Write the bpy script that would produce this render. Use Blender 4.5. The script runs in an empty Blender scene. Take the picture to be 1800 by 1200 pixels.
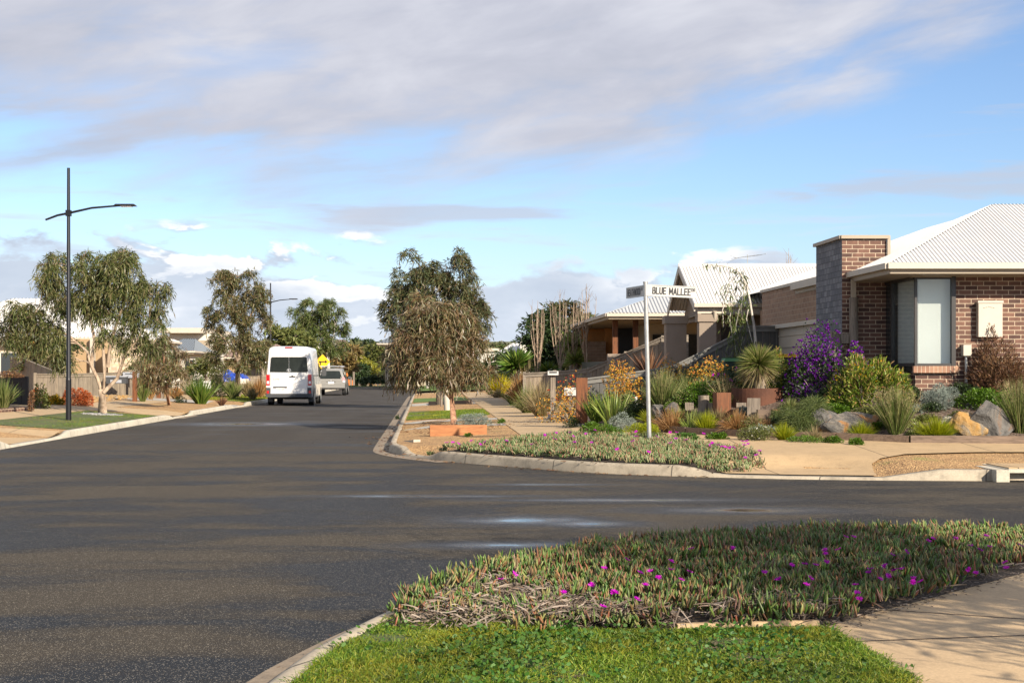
import bpy, math, random
import numpy as np
from mathutils import Vector, geometry, Matrix

random.seed(7)
RNG = np.random.default_rng(7)
SC = bpy.context.scene
COL = SC.collection
F = 2400.0
CAMH = 1.5
HZ = 655.0

# ------------------------------------------------------------------ terrain
def lerp(a, b, t): return a + (b - a) * t
def sstep(a, b, x):
    t = max(0.0, min(1.0, (x - a) / (b - a)))
    return t * t * (3 - 2 * t)

def kl(y): return -10.0 - 0.0575 * (y - 26.7)
def kr(y): return -2.42 - 0.0646 * (y - 26.7)
KR_PTS = [(kr(88) + 1.6, 89.2), (kr(88) + .6, 88.9), (kr(88) + .1, 88.2), (kr(86), 86), (kr(60), 60), (kr(40), 40), (kr(30), 30), (-2.42, 26.7), (-2.3, 25.6), (-1.93, 24.5),
          (-1.38, 23.5), (-.75, 22.6), (-.13, 21.95), (.5, 21.15), (1.17, 20.45), (2.05, 19.95), (2.93, 19.57),
          (4.1, 19.2), (5.3, 19.02), (7.1, 18.9), (12, 18.85), (44, 18.8)]
KN_PTS = [(-2.1, -12), (-1.44, 2), (-1.22, 5), (-1.05, 6.6), (-.94, 7.1), (-.76, 7.8), (-.57, 8.3), (-.28, 8.93),
          (.1, 9.65), (.6, 10.25), (1.3, 10.9), (2.3, 11.25), (3.4, 11.42), (5, 11.5), (9, 11.5), (44, 11.5)]
def xg(y): return 1.6 - 0.062 * (y - 29)
YGX = [-5, 1.5, 3.37, 4.6, 6.77, 8.7, 44]
YGY = [31, 30.6, 26.3, 24.7, 23.25, 23.05, 22.95]
def yg(x): return float(np.interp(x, YGX, YGY))
SIDEX = [p[0] for p in KR_PTS[7:]]
SIDEY = [p[1] for p in KR_PTS[7:]]
def yside(x): return float(np.interp(x, SIDEX, SIDEY))
def ynear(x): return float(np.interp(x, [p[0] for p in KN_PTS], [p[1] for p in KN_PTS]))
DIPS = [(-1.8, 24.1, 1.0), (4.15, 19.4, 1.75), (kr(33.5), 33.5, 1.1), (kr(37.5), 37.5, 1.1), (kr(58), 58, 2.6),
        (kl(46), 46, 2.2), (kl(60), 60, 2.4), (kl(29.3), 29.3, 2.4)]
def parcel(x, y):
    if y > 131: return 'F'
    if x < kl(y): return 'L'
    if y > 98.5 and x > kr(y): return 'R2'
    if 26.7 < y < 89 and x > kr(y): return 'R'
    if y <= 26.7 and x > -2.42 and y > yside(x): return 'R'
    if x > -1.05 and y < ynear(x): return 'N'
    if y <= 6.6 and x > float(np.interp(y, [p[1] for p in KN_PTS[:4]], [p[0] for p in KN_PTS[:4]])): return 'N'
    return ''
def HP(p, x, y):
    if p == 'L':
        d = kl(y) - x
        h = .14 + .05 * max(0, min(d, 6.2)) + (.03 * min(12, max(0, d - 6.2)))
    elif p == 'R':
        dk = min(x - kr(y), 99 if x < -2.42 else y - yside(x)) if y < 40 else x - kr(y)
        h = .14 + .035 * max(0, min(dk, 4.6))
        e = min(x - xg(y), y - yg(x))
        if e > 0: h += .27 * min(e, 3.1) * sstep(0, .5, e)
        h = min(h, 1.13)
    elif p == 'N': h = .14
    elif p == 'R2': h = .14 + .03 * max(0, min(x - kr(y), 6))
    elif p == 'F': h = .14 + .035 * max(0, y - 142)
    else: return 0.0
    if p in 'LR':
        f = 0
        for (dx, dy, r) in DIPS:
            q = math.hypot(x - dx, y - dy)
            f = max(f, 1 - sstep(r - .6, r, q))
        if f: h = lerp(h, min(h, .03 + .04 * max(0, (kl(y) - x) if p == 'L' else 0)), f)
    return h
def H(x, y): return HP(parcel(x, y), x, y)

def W(px, py, d): return Vector(((px - 900) / F * d, d, CAMH - (py - HZ) / F * d))
def G(px, py, d0=4.0, d1=240.0):
    """point where the line of sight through a photo pixel meets the terrain"""
    d = d0
    u = (px - 900) / F; v = (py - HZ) / F
    while d < d1:
        if CAMH - v * d <= H(u * d, d): break
        d += max(.02, d * .0015)
    return Vector((u * d, d, H(u * d, d)))
def GD(px, d):
    x = (px - 900) / F * d
    return Vector((x, d, H(x, d)))

# ------------------------------------------------------------------ objects
def tag(o, label=None, cat=None, group=None, kind=None):
    if label: o['label'] = label
    if cat: o['category'] = cat
    if group: o['group'] = group
    if kind: o['kind'] = kind
    return o
LABELS = set()
def thing(name, label, cat, loc=(0, 0, 0), group=None, kind=None):
    o = bpy.data.objects.new(name, None); COL.objects.link(o)
    o.location = loc; o.empty_display_size = .2
    return tag(o, label, cat, group, kind)

class MB:
    def __init__(s): s.V = []; s.Fq = []; s.M = []; s.S = []; s.n = 0
    def add(s, verts, faces, mi=0, smooth=False):
        s.V.extend([tuple(v) for v in verts]); b = s.n; s.n += len(verts)
        for f in faces:
            s.Fq.append(tuple(b + i for i in f)); s.M.append(mi); s.S.append(smooth)
    def box(s, c, size, rz=0, mi=0, taper=1.0, rot=None):
        hx, hy, hz = size[0] / 2, size[1] / 2, size[2] / 2
        vs = []
        R = rot or Matrix.Rotation(rz, 3, 'Z')
        for dz in (-1, 1):
            t = taper if dz > 0 else 1
            for dx, dy in ((-1, -1), (1, -1), (1, 1), (-1, 1)):
                vs.append(R @ Vector((dx * hx * t, dy * hy * t, dz * hz)) + Vector(c))
        s.add(vs, [(0, 3, 2, 1), (4, 5, 6, 7), (0, 1, 5, 4), (1, 2, 6, 5), (2, 3, 7, 6), (3, 0, 4, 7)], mi)
    def slab(s, a, b, z0, z1, th, mi=0, z0b=None, z1b=None):
        """vertical slab from plan point a to b, heights may differ at the ends"""
        a = Vector(a[:2]); b = Vector(b[:2]); d = (b - a)
        if d.length < 1e-5: return
        n = Vector((-d.y, d.x)).normalized() * th / 2
        z0b = z0 if z0b is None else z0b; z1b = z1 if z1b is None else z1b
        v = [(a.x - n.x, a.y - n.y, z0), (b.x - n.x, b.y - n.y, z0b), (b.x + n.x, b.y + n.y, z0b), (a.x + n.x, a.y + n.y, z0),
             (a.x - n.x, a.y - n.y, z1), (b.x - n.x, b.y - n.y, z1b), (b.x + n.x, b.y + n.y, z1b), (a.x + n.x, a.y + n.y, z1)]
        s.add(v, [(0, 3, 2, 1), (4, 5, 6, 7), (0, 1, 5, 4), (1, 2, 6, 5), (2, 3, 7, 6), (3, 0, 4, 7)], mi)
    def prism(s, poly, off, mi=0):
        """planar polygon (3D points) extruded by vector off"""
        n = len(poly); o = Vector(off)
        v = [Vector(p) for p in poly]; v += [p + o for p in v]
        s.add(v, [tuple(range(n - 1, -1, -1)), tuple(range(n, 2 * n))] + [(i, (i + 1) % n, n + (i + 1) % n, n + i) for i in range(n)], mi)
    def quad(s, a, b, c, d, mi=0): s.add([a, b, c, d], [(0, 1, 2, 3)], mi)
    def tube(s, pts, rad, sides=6, mi=0, cap=True):
        pts = [Vector(p) for p in pts]; n = len(pts)
        rings = []
        up = Vector((.13, .21, 1)).normalized()
        for i in range(n):
            t = (pts[min(i + 1, n - 1)] - pts[max(i - 1, 0)])
            t = t.normalized() if t.length > 1e-9 else Vector((0, 0, 1))
            a = t.cross(up if abs(t.dot(up)) < .95 else Vector((1, 0, 0))).normalized(); b = t.cross(a)
            r = rad[i] if hasattr(rad, '__len__') else rad
            rings += [pts[i] + (a * math.cos(k * 2 * math.pi / sides) + b * math.sin(k * 2 * math.pi / sides)) * r for k in range(sides)]
        fs = []
        for i in range(n - 1):
            for k in range(sides):
                k2 = (k + 1) % sides
                fs.append((i * sides + k, i * sides + k2, (i + 1) * sides + k2, (i + 1) * sides + k))
        s.add(rings, fs, mi, True)
        if cap:
            s.add(rings[:sides], [tuple(range(sides - 1, -1, -1))], mi); s.add(rings[-sides:], [tuple(range(sides))], mi)
    def build(s, name, mats, parent=None, loc=None):
        me = bpy.data.meshes.new(name)
        off = Vector(parent.matrix_basis.translation) if parent else Vector(loc or (0, 0, 0))
        if parent and parent.parent: off = off + parent.parent.location
        me.from_pydata([(v[0] - off.x, v[1] - off.y, v[2] - off.z) for v in s.V], [], s.Fq)
        for m in (mats if isinstance(mats, (list, tuple)) else [mats]): me.materials.append(m)
        me.polygons.foreach_set('material_index', s.M); me.polygons.foreach_set('use_smooth', s.S)
        me.update()
        o = bpy.data.objects.new(name, me); COL.objects.link(o)
        if parent: o.parent = parent
        else: o.location = off
        return o

def np_mesh(name, V, Q, mats, parent=None, loc=None, MI=None, smooth=False):
    """V (n,3), Q (m,4) quads"""
    me = bpy.data.meshes.new(name)
    off = np.array(parent.location if parent else (loc or (0, 0, 0)), float)
    if parent and parent.parent: off = off + np.array(parent.parent.location)
    V = (V - off).astype(np.float32); Q = Q.astype(np.int32)
    k = Q.shape[1]
    me.vertices.add(len(V)); me.vertices.foreach_set('co', V.ravel())
    me.loops.add(Q.size); me.loops.foreach_set('vertex_index', Q.ravel())
    me.polygons.add(len(Q)); me.polygons.foreach_set('loop_start', np.arange(0, Q.size, k, dtype=np.int32))
    for m in (mats if isinstance(mats, (list, tuple)) else [mats]): me.materials.append(m)
    if MI is not None: me.polygons.foreach_set('material_index', MI.astype(np.int32))
    if smooth: me.polygons.foreach_set('use_smooth', np.ones(len(Q), bool))
    me.update(calc_edges=True); me.validate()
    o = bpy.data.objects.new(name, me); COL.objects.link(o)
    if parent: o.parent = parent
    elif loc is not None: o.location = loc
    return o

def nrm(a): return a / np.maximum(np.linalg.norm(a, axis=-1, keepdims=True), 1e-9)
def strips(P, D, L, Wd, droop=0.0, prof=(.5, 1, .08), rng=RNG, fold=0.0):
    """curved leaf / blade ribbons"""
    n = len(P); k = len(prof)
    L = np.broadcast_to(L, n).astype(float); Wd = np.broadcast_to(Wd, n).astype(float); dr = np.broadcast_to(droop, n).astype(float)
    D = nrm(D); r = rng.normal(size=(n, 3)); S = nrm(np.cross(D, r))
    ts = np.linspace(0, 1, k)
    V = np.empty((n, k, 2, 3))
    for i, t in enumerate(ts):
        c = P + D * (L * t)[:, None]; c[:, 2] -= dr * L * t * t
        w = (Wd * prof[i] * .5)[:, None]
        V[:, i, 0] = c - S * w; V[:, i, 1] = c + S * w
    V = V.reshape(-1, 3)
    b = np.arange(n)[:, None] * (2 * k)
    Q = np.concatenate([b + np.array([[2 * i, 2 * i + 1, 2 * i + 3, 2 * i + 2]]) for i in range(k - 1)], 0)
    return V, Q
def fingers(P, D, L, Wd, curve, rng=RNG, prof=(.6, 1.0, .85, .12)):
    """fat three sided succulent leaves"""
    n = len(P); k = len(prof); s = 3
    D = nrm(D); A = nrm(np.cross(D, rng.normal(size=(n, 3)))); B = np.cross(D, A)
    V = np.empty((n, k, s, 3))
    for i, t in enumerate(np.linspace(0, 1, k)):
        c = P + D * (L * t)[:, None]; c[:, 2] += curve * L * t * t
        for j in range(s):
            a = j * 2 * math.pi / s
            V[:, i, j] = c + (A * math.cos(a) + B * math.sin(a)) * (Wd * prof[i] * .5)[:, None]
    V = V.reshape(-1, 3); b = np.arange(n)[:, None] * (k * s)
    Q = []
    for i in range(k - 1):
        for j in range(s):
            j2 = (j + 1) % s
            Q.append(b + np.array([[i * s + j, i * s + j2, (i + 1) * s + j2, (i + 1) * s + j]]))
    return V, np.concatenate(Q, 0)
def cat(parts):
    Vs = []; Qs = []; Ms = []; n = 0
    for i, (V, Q) in enumerate(parts):
        Vs.append(V); Qs.append(Q + n); Ms.append(np.full(len(Q), i)); n += len(V)
    return np.concatenate(Vs), np.concatenate(Qs), np.concatenate(Ms)
def np_tube(pts, rad, sides=5):
    m = MB(); m.tube(pts, rad, sides, cap=False)
    return np.array(m.V, float), np.array(m.Fq, int)

def drape(name, poly, mat, off=0.004, step=.6, label=None, kind='structure', par=None, zf=None):
    """polygon in plan laid on the terrain as a sheet"""
    from mathutils import geometry as g
    xs = [p[0] for p in poly]; ys = [p[1] for p in poly]
    pts = []
    n = len(poly)
    for i in range(n):
        a = Vector(poly[i][:2]); b = Vector(poly[(i + 1) % n][:2]); k = max(1, int((b - a).length / step))
        k = min(k, 400)
        for j in range(k): pts.append(a.lerp(b, j / k))
    nb = len(pts)
    edges = [(i, (i + 1) % nb) for i in range(nb)]
    poly2 = np.array([(p.x, p.y) for p in pts])
    def inside(x, y):
        c = False; j = nb - 1
        x1 = poly2[:, 0]; y1 = poly2[:, 1]; x2 = np.roll(x1, 1); y2 = np.roll(y1, 1)
        with np.errstate(divide='ignore', invalid='ignore'):
            t = ((y1 > y) != (y2 > y)) & (x < (x2 - x1) * (y - y1) / (y2 - y1) + x1)
        return int(t.sum()) % 2 == 1
    nx = int((max(xs) - min(xs)) / step); ny = int((max(ys) - min(ys)) / step)
    for i in range(1, nx):
        for j in range(1, ny):
            x = min(xs) + i * step; y = min(ys) + (j + .37 * (i % 2)) * step
            if inside(x, y): pts.append(Vector((x, y)))
    vo, eo, fo, *_ = g.delaunay_2d_cdt([Vector((p.x, p.y)) for p in pts], edges, [], 1, 1e-4)
    m = MB()
    V = []
    for v in vo:
        if zf: z = zf(v.x, v.y)
        else: z = HP(par, v.x, v.y) if par else H(v.x, v.y)
        V.append((v.x, v.y, z + off))
    fs = []
    for f in fo:
        a, b, c = [Vector(V[i]) for i in f[:3]]
        fs.append(f if (b - a).cross(c - a).z > 0 else f[::-1])
    m.add(V, fs, 0, True)
    o = m.build(name, mat)
    tag(o, label, None, None, kind)
    return o

def resample(pts, step):
    out = []
    for i in range(len(pts) - 1):
        a = Vector(pts[i]); b = Vector(pts[i + 1]); k = max(1, int((b - a).length / step))
        for j in range(k): out.append(a.lerp(b, j / k))
    out.append(Vector(pts[-1])); return out
def smooth_poly(pts, it=2):
    p = [Vector(q) for q in pts]
    for _ in range(it):
        q = [p[0]]
        for i in range(len(p) - 1): q += [p[i].lerp(p[i + 1], .25), p[i].lerp(p[i + 1], .75)]
        q.append(p[-1]); p = q
    return p
def offset(pts, d):
    o = []
    for i in range(len(pts)):
        t = (pts[min(i + 1, len(pts) - 1)] - pts[max(i - 1, 0)]).normalized()
        o.append(pts[i] + Vector((t.y, -t.x)) * -d)
    return o

# ------------------------------------------------------------------ materials
def newmat(name):
    m = bpy.data.materials.new(name); m.use_nodes = True
    nt = m.node_tree; bs = nt.nodes['Principled BSDF']
    return m, nt, bs
def N(nt, t, **kw):
    n = nt.nodes.new(t)
    for k, v in kw.items():
        if k.startswith('i_'):
            key = k[2:]; key = int(key) if key.isdigit() else key.replace('_', ' ')
            n.inputs[key].default_value = v
        else: setattr(n, k, v)
    return n
def ramp(nt, fac, stops, interp='LINEAR'):
    r = nt.nodes.new('ShaderNodeValToRGB'); cr = r.color_ramp; cr.interpolation = interp
    while len(cr.elements) < len(stops): cr.elements.new(.5)
    for e, (p, c) in zip(cr.elements, stops): e.position = p; e.color = (*c, 1) if len(c) == 3 else c
    nt.links.new(fac, r.inputs[0]); return r.outputs[0]
def math_(nt, op, a, b=None, clamp=False, c=None):
    n = nt.nodes.new('ShaderNodeMath'); n.operation = op; n.use_clamp = clamp
    for i, v in enumerate((a, b, c)):
        if v is None: continue
        if isinstance(v, (int, float)): n.inputs[i].default_value = v
        else: nt.links.new(v, n.inputs[i])
    return n.outputs[0]
def mix(nt, fac, a, b, mode='MIX'):
    n = nt.nodes.new('ShaderNodeMix'); n.data_type = 'RGBA'; n.blend_type = mode
    for k, v in ((0, fac), (6, a), (7, b)):
        if isinstance(v, (int, float)): n.inputs[k].default_value = v
        elif isinstance(v, (tuple, list)): n.inputs[k].default_value = (*v[:3], 1)
        else: nt.links.new(v, n.inputs[k])
    return n.outputs[2]
def noise(nt, vec, scale, detail=4, rough=.5, dist=0):
    n = N(nt, 'ShaderNodeTexNoise'); n.inputs['Scale'].default_value = scale; n.inputs['Detail'].default_value = detail
    n.inputs['Roughness'].default_value = rough; n.inputs['Distortion'].default_value = dist
    if vec: nt.links.new(vec, n.inputs['Vector'])
    return n.outputs[0]
def ocoord(nt, scale=None, world=False):
    tc = N(nt, 'ShaderNodeNewGeometry').outputs['Position'] if world else N(nt, 'ShaderNodeTexCoord').outputs['Object']
    if scale is None: return tc
    mp = N(nt, 'ShaderNodeMapping'); mp.inputs['Scale'].default_value = scale
    nt.links.new(tc, mp.inputs['Vector']); return mp.outputs[0]
def bump(nt, bs, h, strength=.3, dist=.01):
    b = N(nt, 'ShaderNodeBump'); b.inputs['Strength'].default_value = strength; b.inputs['Distance'].default_value = dist
    nt.links.new(h, b.inputs['Height']); nt.links.new(b.outputs[0], bs.inputs['Normal'])
MC = {}
def plain(name, col, rough=.6, metal=0, var=.12, scale=6, bmp=.0, world=False, spec=None, coat=0):
    if name in MC: return MC[name]
    m, nt, bs = newmat(name); c = ocoord(nt, world=world)
    n = noise(nt, c, scale, 6, .6)
    lo = tuple(x * (1 - var) for x in col); hi = tuple(min(1, x * (1 + var)) for x in col)
    nt.links.new(ramp(nt, n, [(.3, lo), (.7, hi)]), bs.inputs['Base Color'])
    bs.inputs['Roughness'].default_value = rough; bs.inputs['Metallic'].default_value = metal
    if spec is not None: bs.inputs['Specular IOR Level'].default_value = spec
    if coat: bs.inputs['Coat Weight'].default_value = coat
    if bmp: bump(nt, bs, noise(nt, c, scale * 8, 4), bmp, .01)
    MC[name] = m; return m
def leafmat(name, cols, trans=.3, rough=.5, spec=.35):
    if name in MC: return MC[name]
    m, nt, bs = newmat(name)
    g = N(nt, 'ShaderNodeNewGeometry').outputs['Random Per Island']
    k = len(cols)
    st = [(i / max(1, k - 1), c) for i, c in enumerate(cols)]
    col = ramp(nt, g, st)
    # slow drift of tone through the plant
    nz = noise(nt, ocoord(nt), 1.3, 2)
    hs = N(nt, 'ShaderNodeHueSaturation')
    nt.links.new(col, hs.inputs['Color']); nt.links.new(math_(nt, 'MULTIPLY_ADD', nz, .9, c=.36), hs.inputs['Value'])
    nt.links.new(math_(nt, 'MULTIPLY_ADD', nz, .04, c=.48), hs.inputs['Hue']); hs.inputs['Saturation'].default_value = 1.1; trans = trans * .7
    nt.links.new(hs.outputs[0], bs.inputs['Base Color'])
    bs.inputs['Roughness'].default_value = rough; bs.inputs['Specular IOR Level'].default_value = spec
    if trans:
        tr = N(nt, 'ShaderNodeBsdfTranslucent'); nt.links.new(hs.outputs[0], tr.inputs[0])
        mx = N(nt, 'ShaderNodeMixShader'); mx.inputs[0].default_value = trans
        nt.links.new(bs.outputs[0], mx.inputs[1]); nt.links.new(tr.outputs[0], mx.inputs[2])
        nt.links.new(mx.outputs[0], nt.nodes['Material Output'].inputs[0])
    MC[name] = m; return m
def bark(name, c1, c2, sc=5):
    if name in MC: return MC[name]
    m, nt, bs = newmat(name); c = ocoord(nt, (1, 1, .3))
    n = noise(nt, c, sc * 2, 5, .6, .6)
    nt.links.new(ramp(nt, n, [(.38, c1), (.62, c2)]), bs.inputs['Base Color'])
    bs.inputs['Roughness'].default_value = .85; bump(nt, bs, noise(nt, c, sc * 8, 5), .5, .02)
    MC[name] = m; return m
def wood(name, c1, c2, rough=.75, axis='z'):
    if name in MC: return MC[name]
    m, nt, bs = newmat(name)
    sc = {'z': (14, 14, .9), 'x': (.9, 14, 14), 'y': (14, .9, 14)}[axis]
    c = ocoord(nt, sc); n = noise(nt, c, 2.2, 6, .65, .8)
    n2 = noise(nt, ocoord(nt), 1.1, 3)
    a = ramp(nt, n, [(.3, c1), (.55, c2), (.75, tuple(x * 1.25 for x in c2))])
    isl = N(nt, 'ShaderNodeNewGeometry').outputs['Random Per Island']
    hs = N(nt, 'ShaderNodeHueSaturation'); nt.links.new(a, hs.inputs['Color'])
    nt.links.new(math_(nt, 'ADD', math_(nt, 'MULTIPLY', isl, .35), math_(nt, 'MULTIPLY_ADD', n2, .5, c=.55)), hs.inputs['Value'])
    nt.links.new(hs.outputs[0], bs.inputs['Base Color'])
    bs.inputs['Roughness'].default_value = rough; bump(nt, bs, n, .4, .006)
    MC[name] = m; return m
def brick(name, cA, cB, mortar, bw=.24, rh=.086, ms=.011, sq=.55, rough=.85):
    m, nt, bs = newmat(name)
    g = N(nt, 'ShaderNodeNewGeometry').outputs['Position']
    sp = N(nt, 'ShaderNodeSeparateXYZ'); nt.links.new(g, sp.inputs[0])
    cb = N(nt, 'ShaderNodeCombineXYZ'); nt.links.new(math_(nt, 'ADD', sp.outputs[0], sp.outputs[1]), cb.inputs[0]); nt.links.new(sp.outputs[2], cb.inputs[1])
    bt = N(nt, 'ShaderNodeTexBrick'); nt.links.new(cb.outputs[0], bt.inputs['Vector'])
    bt.inputs['Scale'].default_value = 1; bt.inputs['Brick Width'].default_value = bw; bt.inputs['Row Height'].default_value = rh
    bt.inputs['Mortar Size'].default_value = ms * .55; bt.inputs['Mortar Smooth'].default_value = .2; bt.inputs['Bias'].default_value = -.1
    bt.inputs['Color1'].default_value = (*cA, 1); bt.inputs['Color2'].default_value = (*cB, 1); bt.inputs['Mortar'].default_value = (*mortar, 1)
    nz = noise(nt, g, 9, 6, .65); hs = N(nt, 'ShaderNodeHueSaturation'); nt.links.new(bt.outputs[0], hs.inputs['Color'])
    nt.links.new(math_(nt, 'MULTIPLY_ADD', nz, 1.0, c=.5), hs.inputs['Value']); nt.links.new(hs.outputs[0], bs.inputs['Base Color'])
    bs.inputs['Roughness'].default_value = rough
    b = math_(nt, 'SUBTRACT', math_(nt, 'MULTIPLY', nz, .25), bt.outputs['Fac']); bump(nt, bs, b, .6, .008)
    return m
# ------------------------------------------------------------------ surface materials
def concrete(name, col, joints=None, jdir=(0, 1), stain=.25, dirt=.5):
    m, nt, bs = newmat(name); c = ocoord(nt)
    n1 = noise(nt, c, .9, 6, .7, .6); n2 = noise(nt, c, 60, 3, .6); n3 = noise(nt, c, 5, 6, .7)
    a = ramp(nt, n1, [(.3, tuple(x * (1 - stain) for x in col)), (.7, tuple(x * 1.1 for x in col))])
    a = mix(nt, .5, a, ramp(nt, n2, [(.3, tuple(x * .7 for x in col)), (.7, tuple(x * 1.2 for x in col))]))
    a = mix(nt, ramp(nt, n3, [(.5, (0, 0, 0)), (.75, (dirt,) * 3)]), a, tuple(x * .42 for x in col))
    if joints:
        sp = N(nt, 'ShaderNodeSeparateXYZ'); nt.links.new(c, sp.inputs[0])
        u = math_(nt, 'ADD', math_(nt, 'MULTIPLY', sp.outputs[0], jdir[0] / joints), math_(nt, 'MULTIPLY', sp.outputs[1], jdir[1] / joints))
        fr = math_(nt, 'FRACT', u); ln = math_(nt, 'LESS_THAN', fr, .014 / joints * 1.5)
        a = mix(nt, ln, a, tuple(x * .22 for x in col))
    nt.links.new(a, bs.inputs['Base Color']); bs.inputs['Roughness'].default_value = .82
    bump(nt, bs, noise(nt, c, 90, 3), .25, .004)
    return m
M = {}
M['path'] = concrete('path_concrete', (.42, .30, .165), 1.5, (0.06, 1))
M['path_side'] = concrete('side_path_concrete', (.43, .30, .16), 1.9, (1, .0))
M['path_near'] = concrete('near_path_concrete', (.47, .335, .19))
M['kerb'] = concrete('kerb_concrete', (.40, .34, .25), 2.4, (1, -.6), .6, .95)
M['kerb_pale'] = concrete('pale_kerb_concrete', (.52, .47, .37), 2.4, (.3, 1), .5, .9)
M['gutter'] = concrete('gutter_concrete', (.25, .195, .135), 2.4, (1, -.6), .6, .95)
M['slab'] = concrete('grey_slab_concrete', (.36, .335, .29))

def m_asphalt():
    m, nt, bs = newmat('asphalt'); c = ocoord(nt)
    big = noise(nt, ocoord(nt, (.3, .62, 1)), .9, 5, .55, .9)
    med = noise(nt, ocoord(nt, (.4, 1.0, 1)), 1.1, 5, .6, .5)
    damp_shade = math_(nt, 'ADD', math_(nt, 'MULTIPLY', big, .65), math_(nt, 'MULTIPLY', med, .35))  # damp patches, with cloud shade put into the same dark tone
    sp = N(nt, 'ShaderNodeSeparateXYZ'); nt.links.new(c, sp.inputs[0])
    # the near carriageway holds more damp and painted cloud shade than the far street
    far = ramp(nt, math_(nt, 'MULTIPLY', sp.outputs[1], 1 / 60.), [(.35, (0, 0, 0)), (.6, (1, 1, 1))])
    dm = ramp(nt, math_(nt, 'SUBTRACT', damp_shade, math_(nt, 'MULTIPLY', far, -.08)), [(.45, (1, 1, 1)), (.565, (0, 0, 0))])
    # shallow puddles in the hollows of the junction
    dn = N(nt, 'ShaderNodeTexNoise'); dn.inputs['Scale'].default_value = 2.2; dn.inputs['Detail'].default_value = 4; nt.links.new(c, dn.inputs['Vector'])
    pud = None
    for (px, py, rx, ry) in ((-1.1, 16.62, 1.25, .17), (.12, 13.9, .75, .42), (.75, 13.6, .5, .3), (.45, 18.35, .8, .14), (-.1, 11.9, .7, .22), (2.6, 14.9, 1.1, .35), (-7.9, 40.0, 1.8, 1.2), (1.4, 16.1, 1.4, .2)):
        mp = N(nt, 'ShaderNodeMapping'); mp.inputs['Location'].default_value = (-px / rx, -py / ry, 0); mp.inputs['Scale'].default_value = (1 / rx, 1 / ry, 0)
        nt.links.new(c, mp.inputs['Vector'])
        ln = N(nt, 'ShaderNodeVectorMath'); ln.operation = 'LENGTH'; nt.links.new(mp.outputs[0], ln.inputs[0])
        d = math_(nt, 'SUBTRACT', math_(nt, 'ADD', 1.5, 0), math_(nt, 'ADD', ln.outputs['Value'], math_(nt, 'MULTIPLY', dn.outputs[0], 1.0)))
        pud = d if pud is None else math_(nt, 'MAXIMUM', pud, d)
    wet = ramp(nt, pud, [(.02, (0, 0, 0)), (.8, (1, 1, 1))])
    halo = ramp(nt, math_(nt, 'ADD', pud, 1.0), [(.15, (0, 0, 0)), (.95, (1, 1, 1))])
    dm = math_(nt, 'MAXIMUM', dm, halo, True)
    sp1 = noise(nt, c, 190, 2, .75); sp2 = N(nt, 'ShaderNodeTexVoronoi'); sp2.inputs['Scale'].default_value = 170; nt.links.new(c, sp2.inputs['Vector'])
    dry = ramp(nt, sp1, [(.3, (.020, .017, .0135)), (.5, (.050, .043, .034)), (.62, (.110, .094, .073)), (.78, (.34, .29, .23))])
    wet_shade = ramp(nt, sp1, [(.3, (.006, .006, .006)), (.55, (.012, .0118, .0116)), (.7, (.026, .025, .024)), (.82, (.10, .095, .088))])
    col = mix(nt, dm, dry, wet_shade)
    chips = ramp(nt, sp2.outputs['Color'], [(.80, (0, 0, 0)), (.84, (1, 1, 1))])
    col = mix(nt, math_(nt, 'MULTIPLY', chips, .55), col, (.42, .37, .29))
    farcol = mix(nt, ramp(nt, noise(nt, ocoord(nt, (1.4, .22, 1)), .8, 5), [(.35, (0, 0, 0)), (.7, (1, 1, 1))]), (.044, .040, .037), (.066, .061, .055))
    col = mix(nt, math_(nt, 'MULTIPLY', far, .75), col, farcol)
    nt.links.new(col, bs.inputs['Base Color'])
    r = math_(nt, 'SUBTRACT', math_(nt, 'SUBTRACT', .85, math_(nt, 'MULTIPLY', dm, .32)), math_(nt, 'MULTIPLY', wet, .46), True)
    nt.links.new(r, bs.inputs['Roughness']); nt.links.new(math_(nt, 'ADD', math_(nt, 'MULTIPLY_ADD', dm, .10, c=.10), math_(nt, 'MULTIPLY', halo, .25)), bs.inputs['Specular IOR Level'])
    b = N(nt, 'ShaderNodeBump'); b.inputs['Distance'].default_value = .006
    nt.links.new(math_(nt, 'SUBTRACT', .75, math_(nt, 'MULTIPLY', wet, .72)), b.inputs['Strength'])
    nt.links.new(math_(nt, 'ADD', sp1, math_(nt, 'MULTIPLY', sp2.outputs['Distance'], .9)), b.inputs['Height']); nt.links.new(b.outputs[0], bs.inputs['Normal'])
    return m
M['asphalt'] = m_asphalt()

def granular(name, cols, sc=45, patch=None, pscale=.8, b=.8, thr=(.52, .66)):
    m, nt, bs = newmat(name); c = ocoord(nt)
    v = N(nt, 'ShaderNodeTexVoronoi'); v.inputs['Scale'].default_value = sc; nt.links.new(c, v.inputs['Vector'])
    sp = N(nt, 'ShaderNodeSeparateColor'); nt.links.new(v.outputs['Color'], sp.inputs[0])
    k = len(cols); col = ramp(nt, sp.outputs[0], [(i / (k - 1), cc) for i, cc in enumerate(cols)])
    hs = N(nt, 'ShaderNodeHueSaturation'); nt.links.new(col, hs.inputs['Color'])
    nt.links.new(math_(nt, 'MULTIPLY_ADD', noise(nt, c, 1.7, 5), .8, c=.6), hs.inputs['Value']); col = hs.outputs[0]
    if patch: col = mix(nt, ramp(nt, noise(nt, c, pscale, 6, .65), [(thr[0], (0, 0, 0)), (thr[1], (1, 1, 1))]), col, patch)
    nt.links.new(col, bs.inputs['Base Color']); bs.inputs['Roughness'].default_value = .9
    bump(nt, bs, math_(nt, 'ADD', v.outputs['Distance'], noise(nt, c, sc * .4, 4)), b, .02)
    return m
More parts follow.
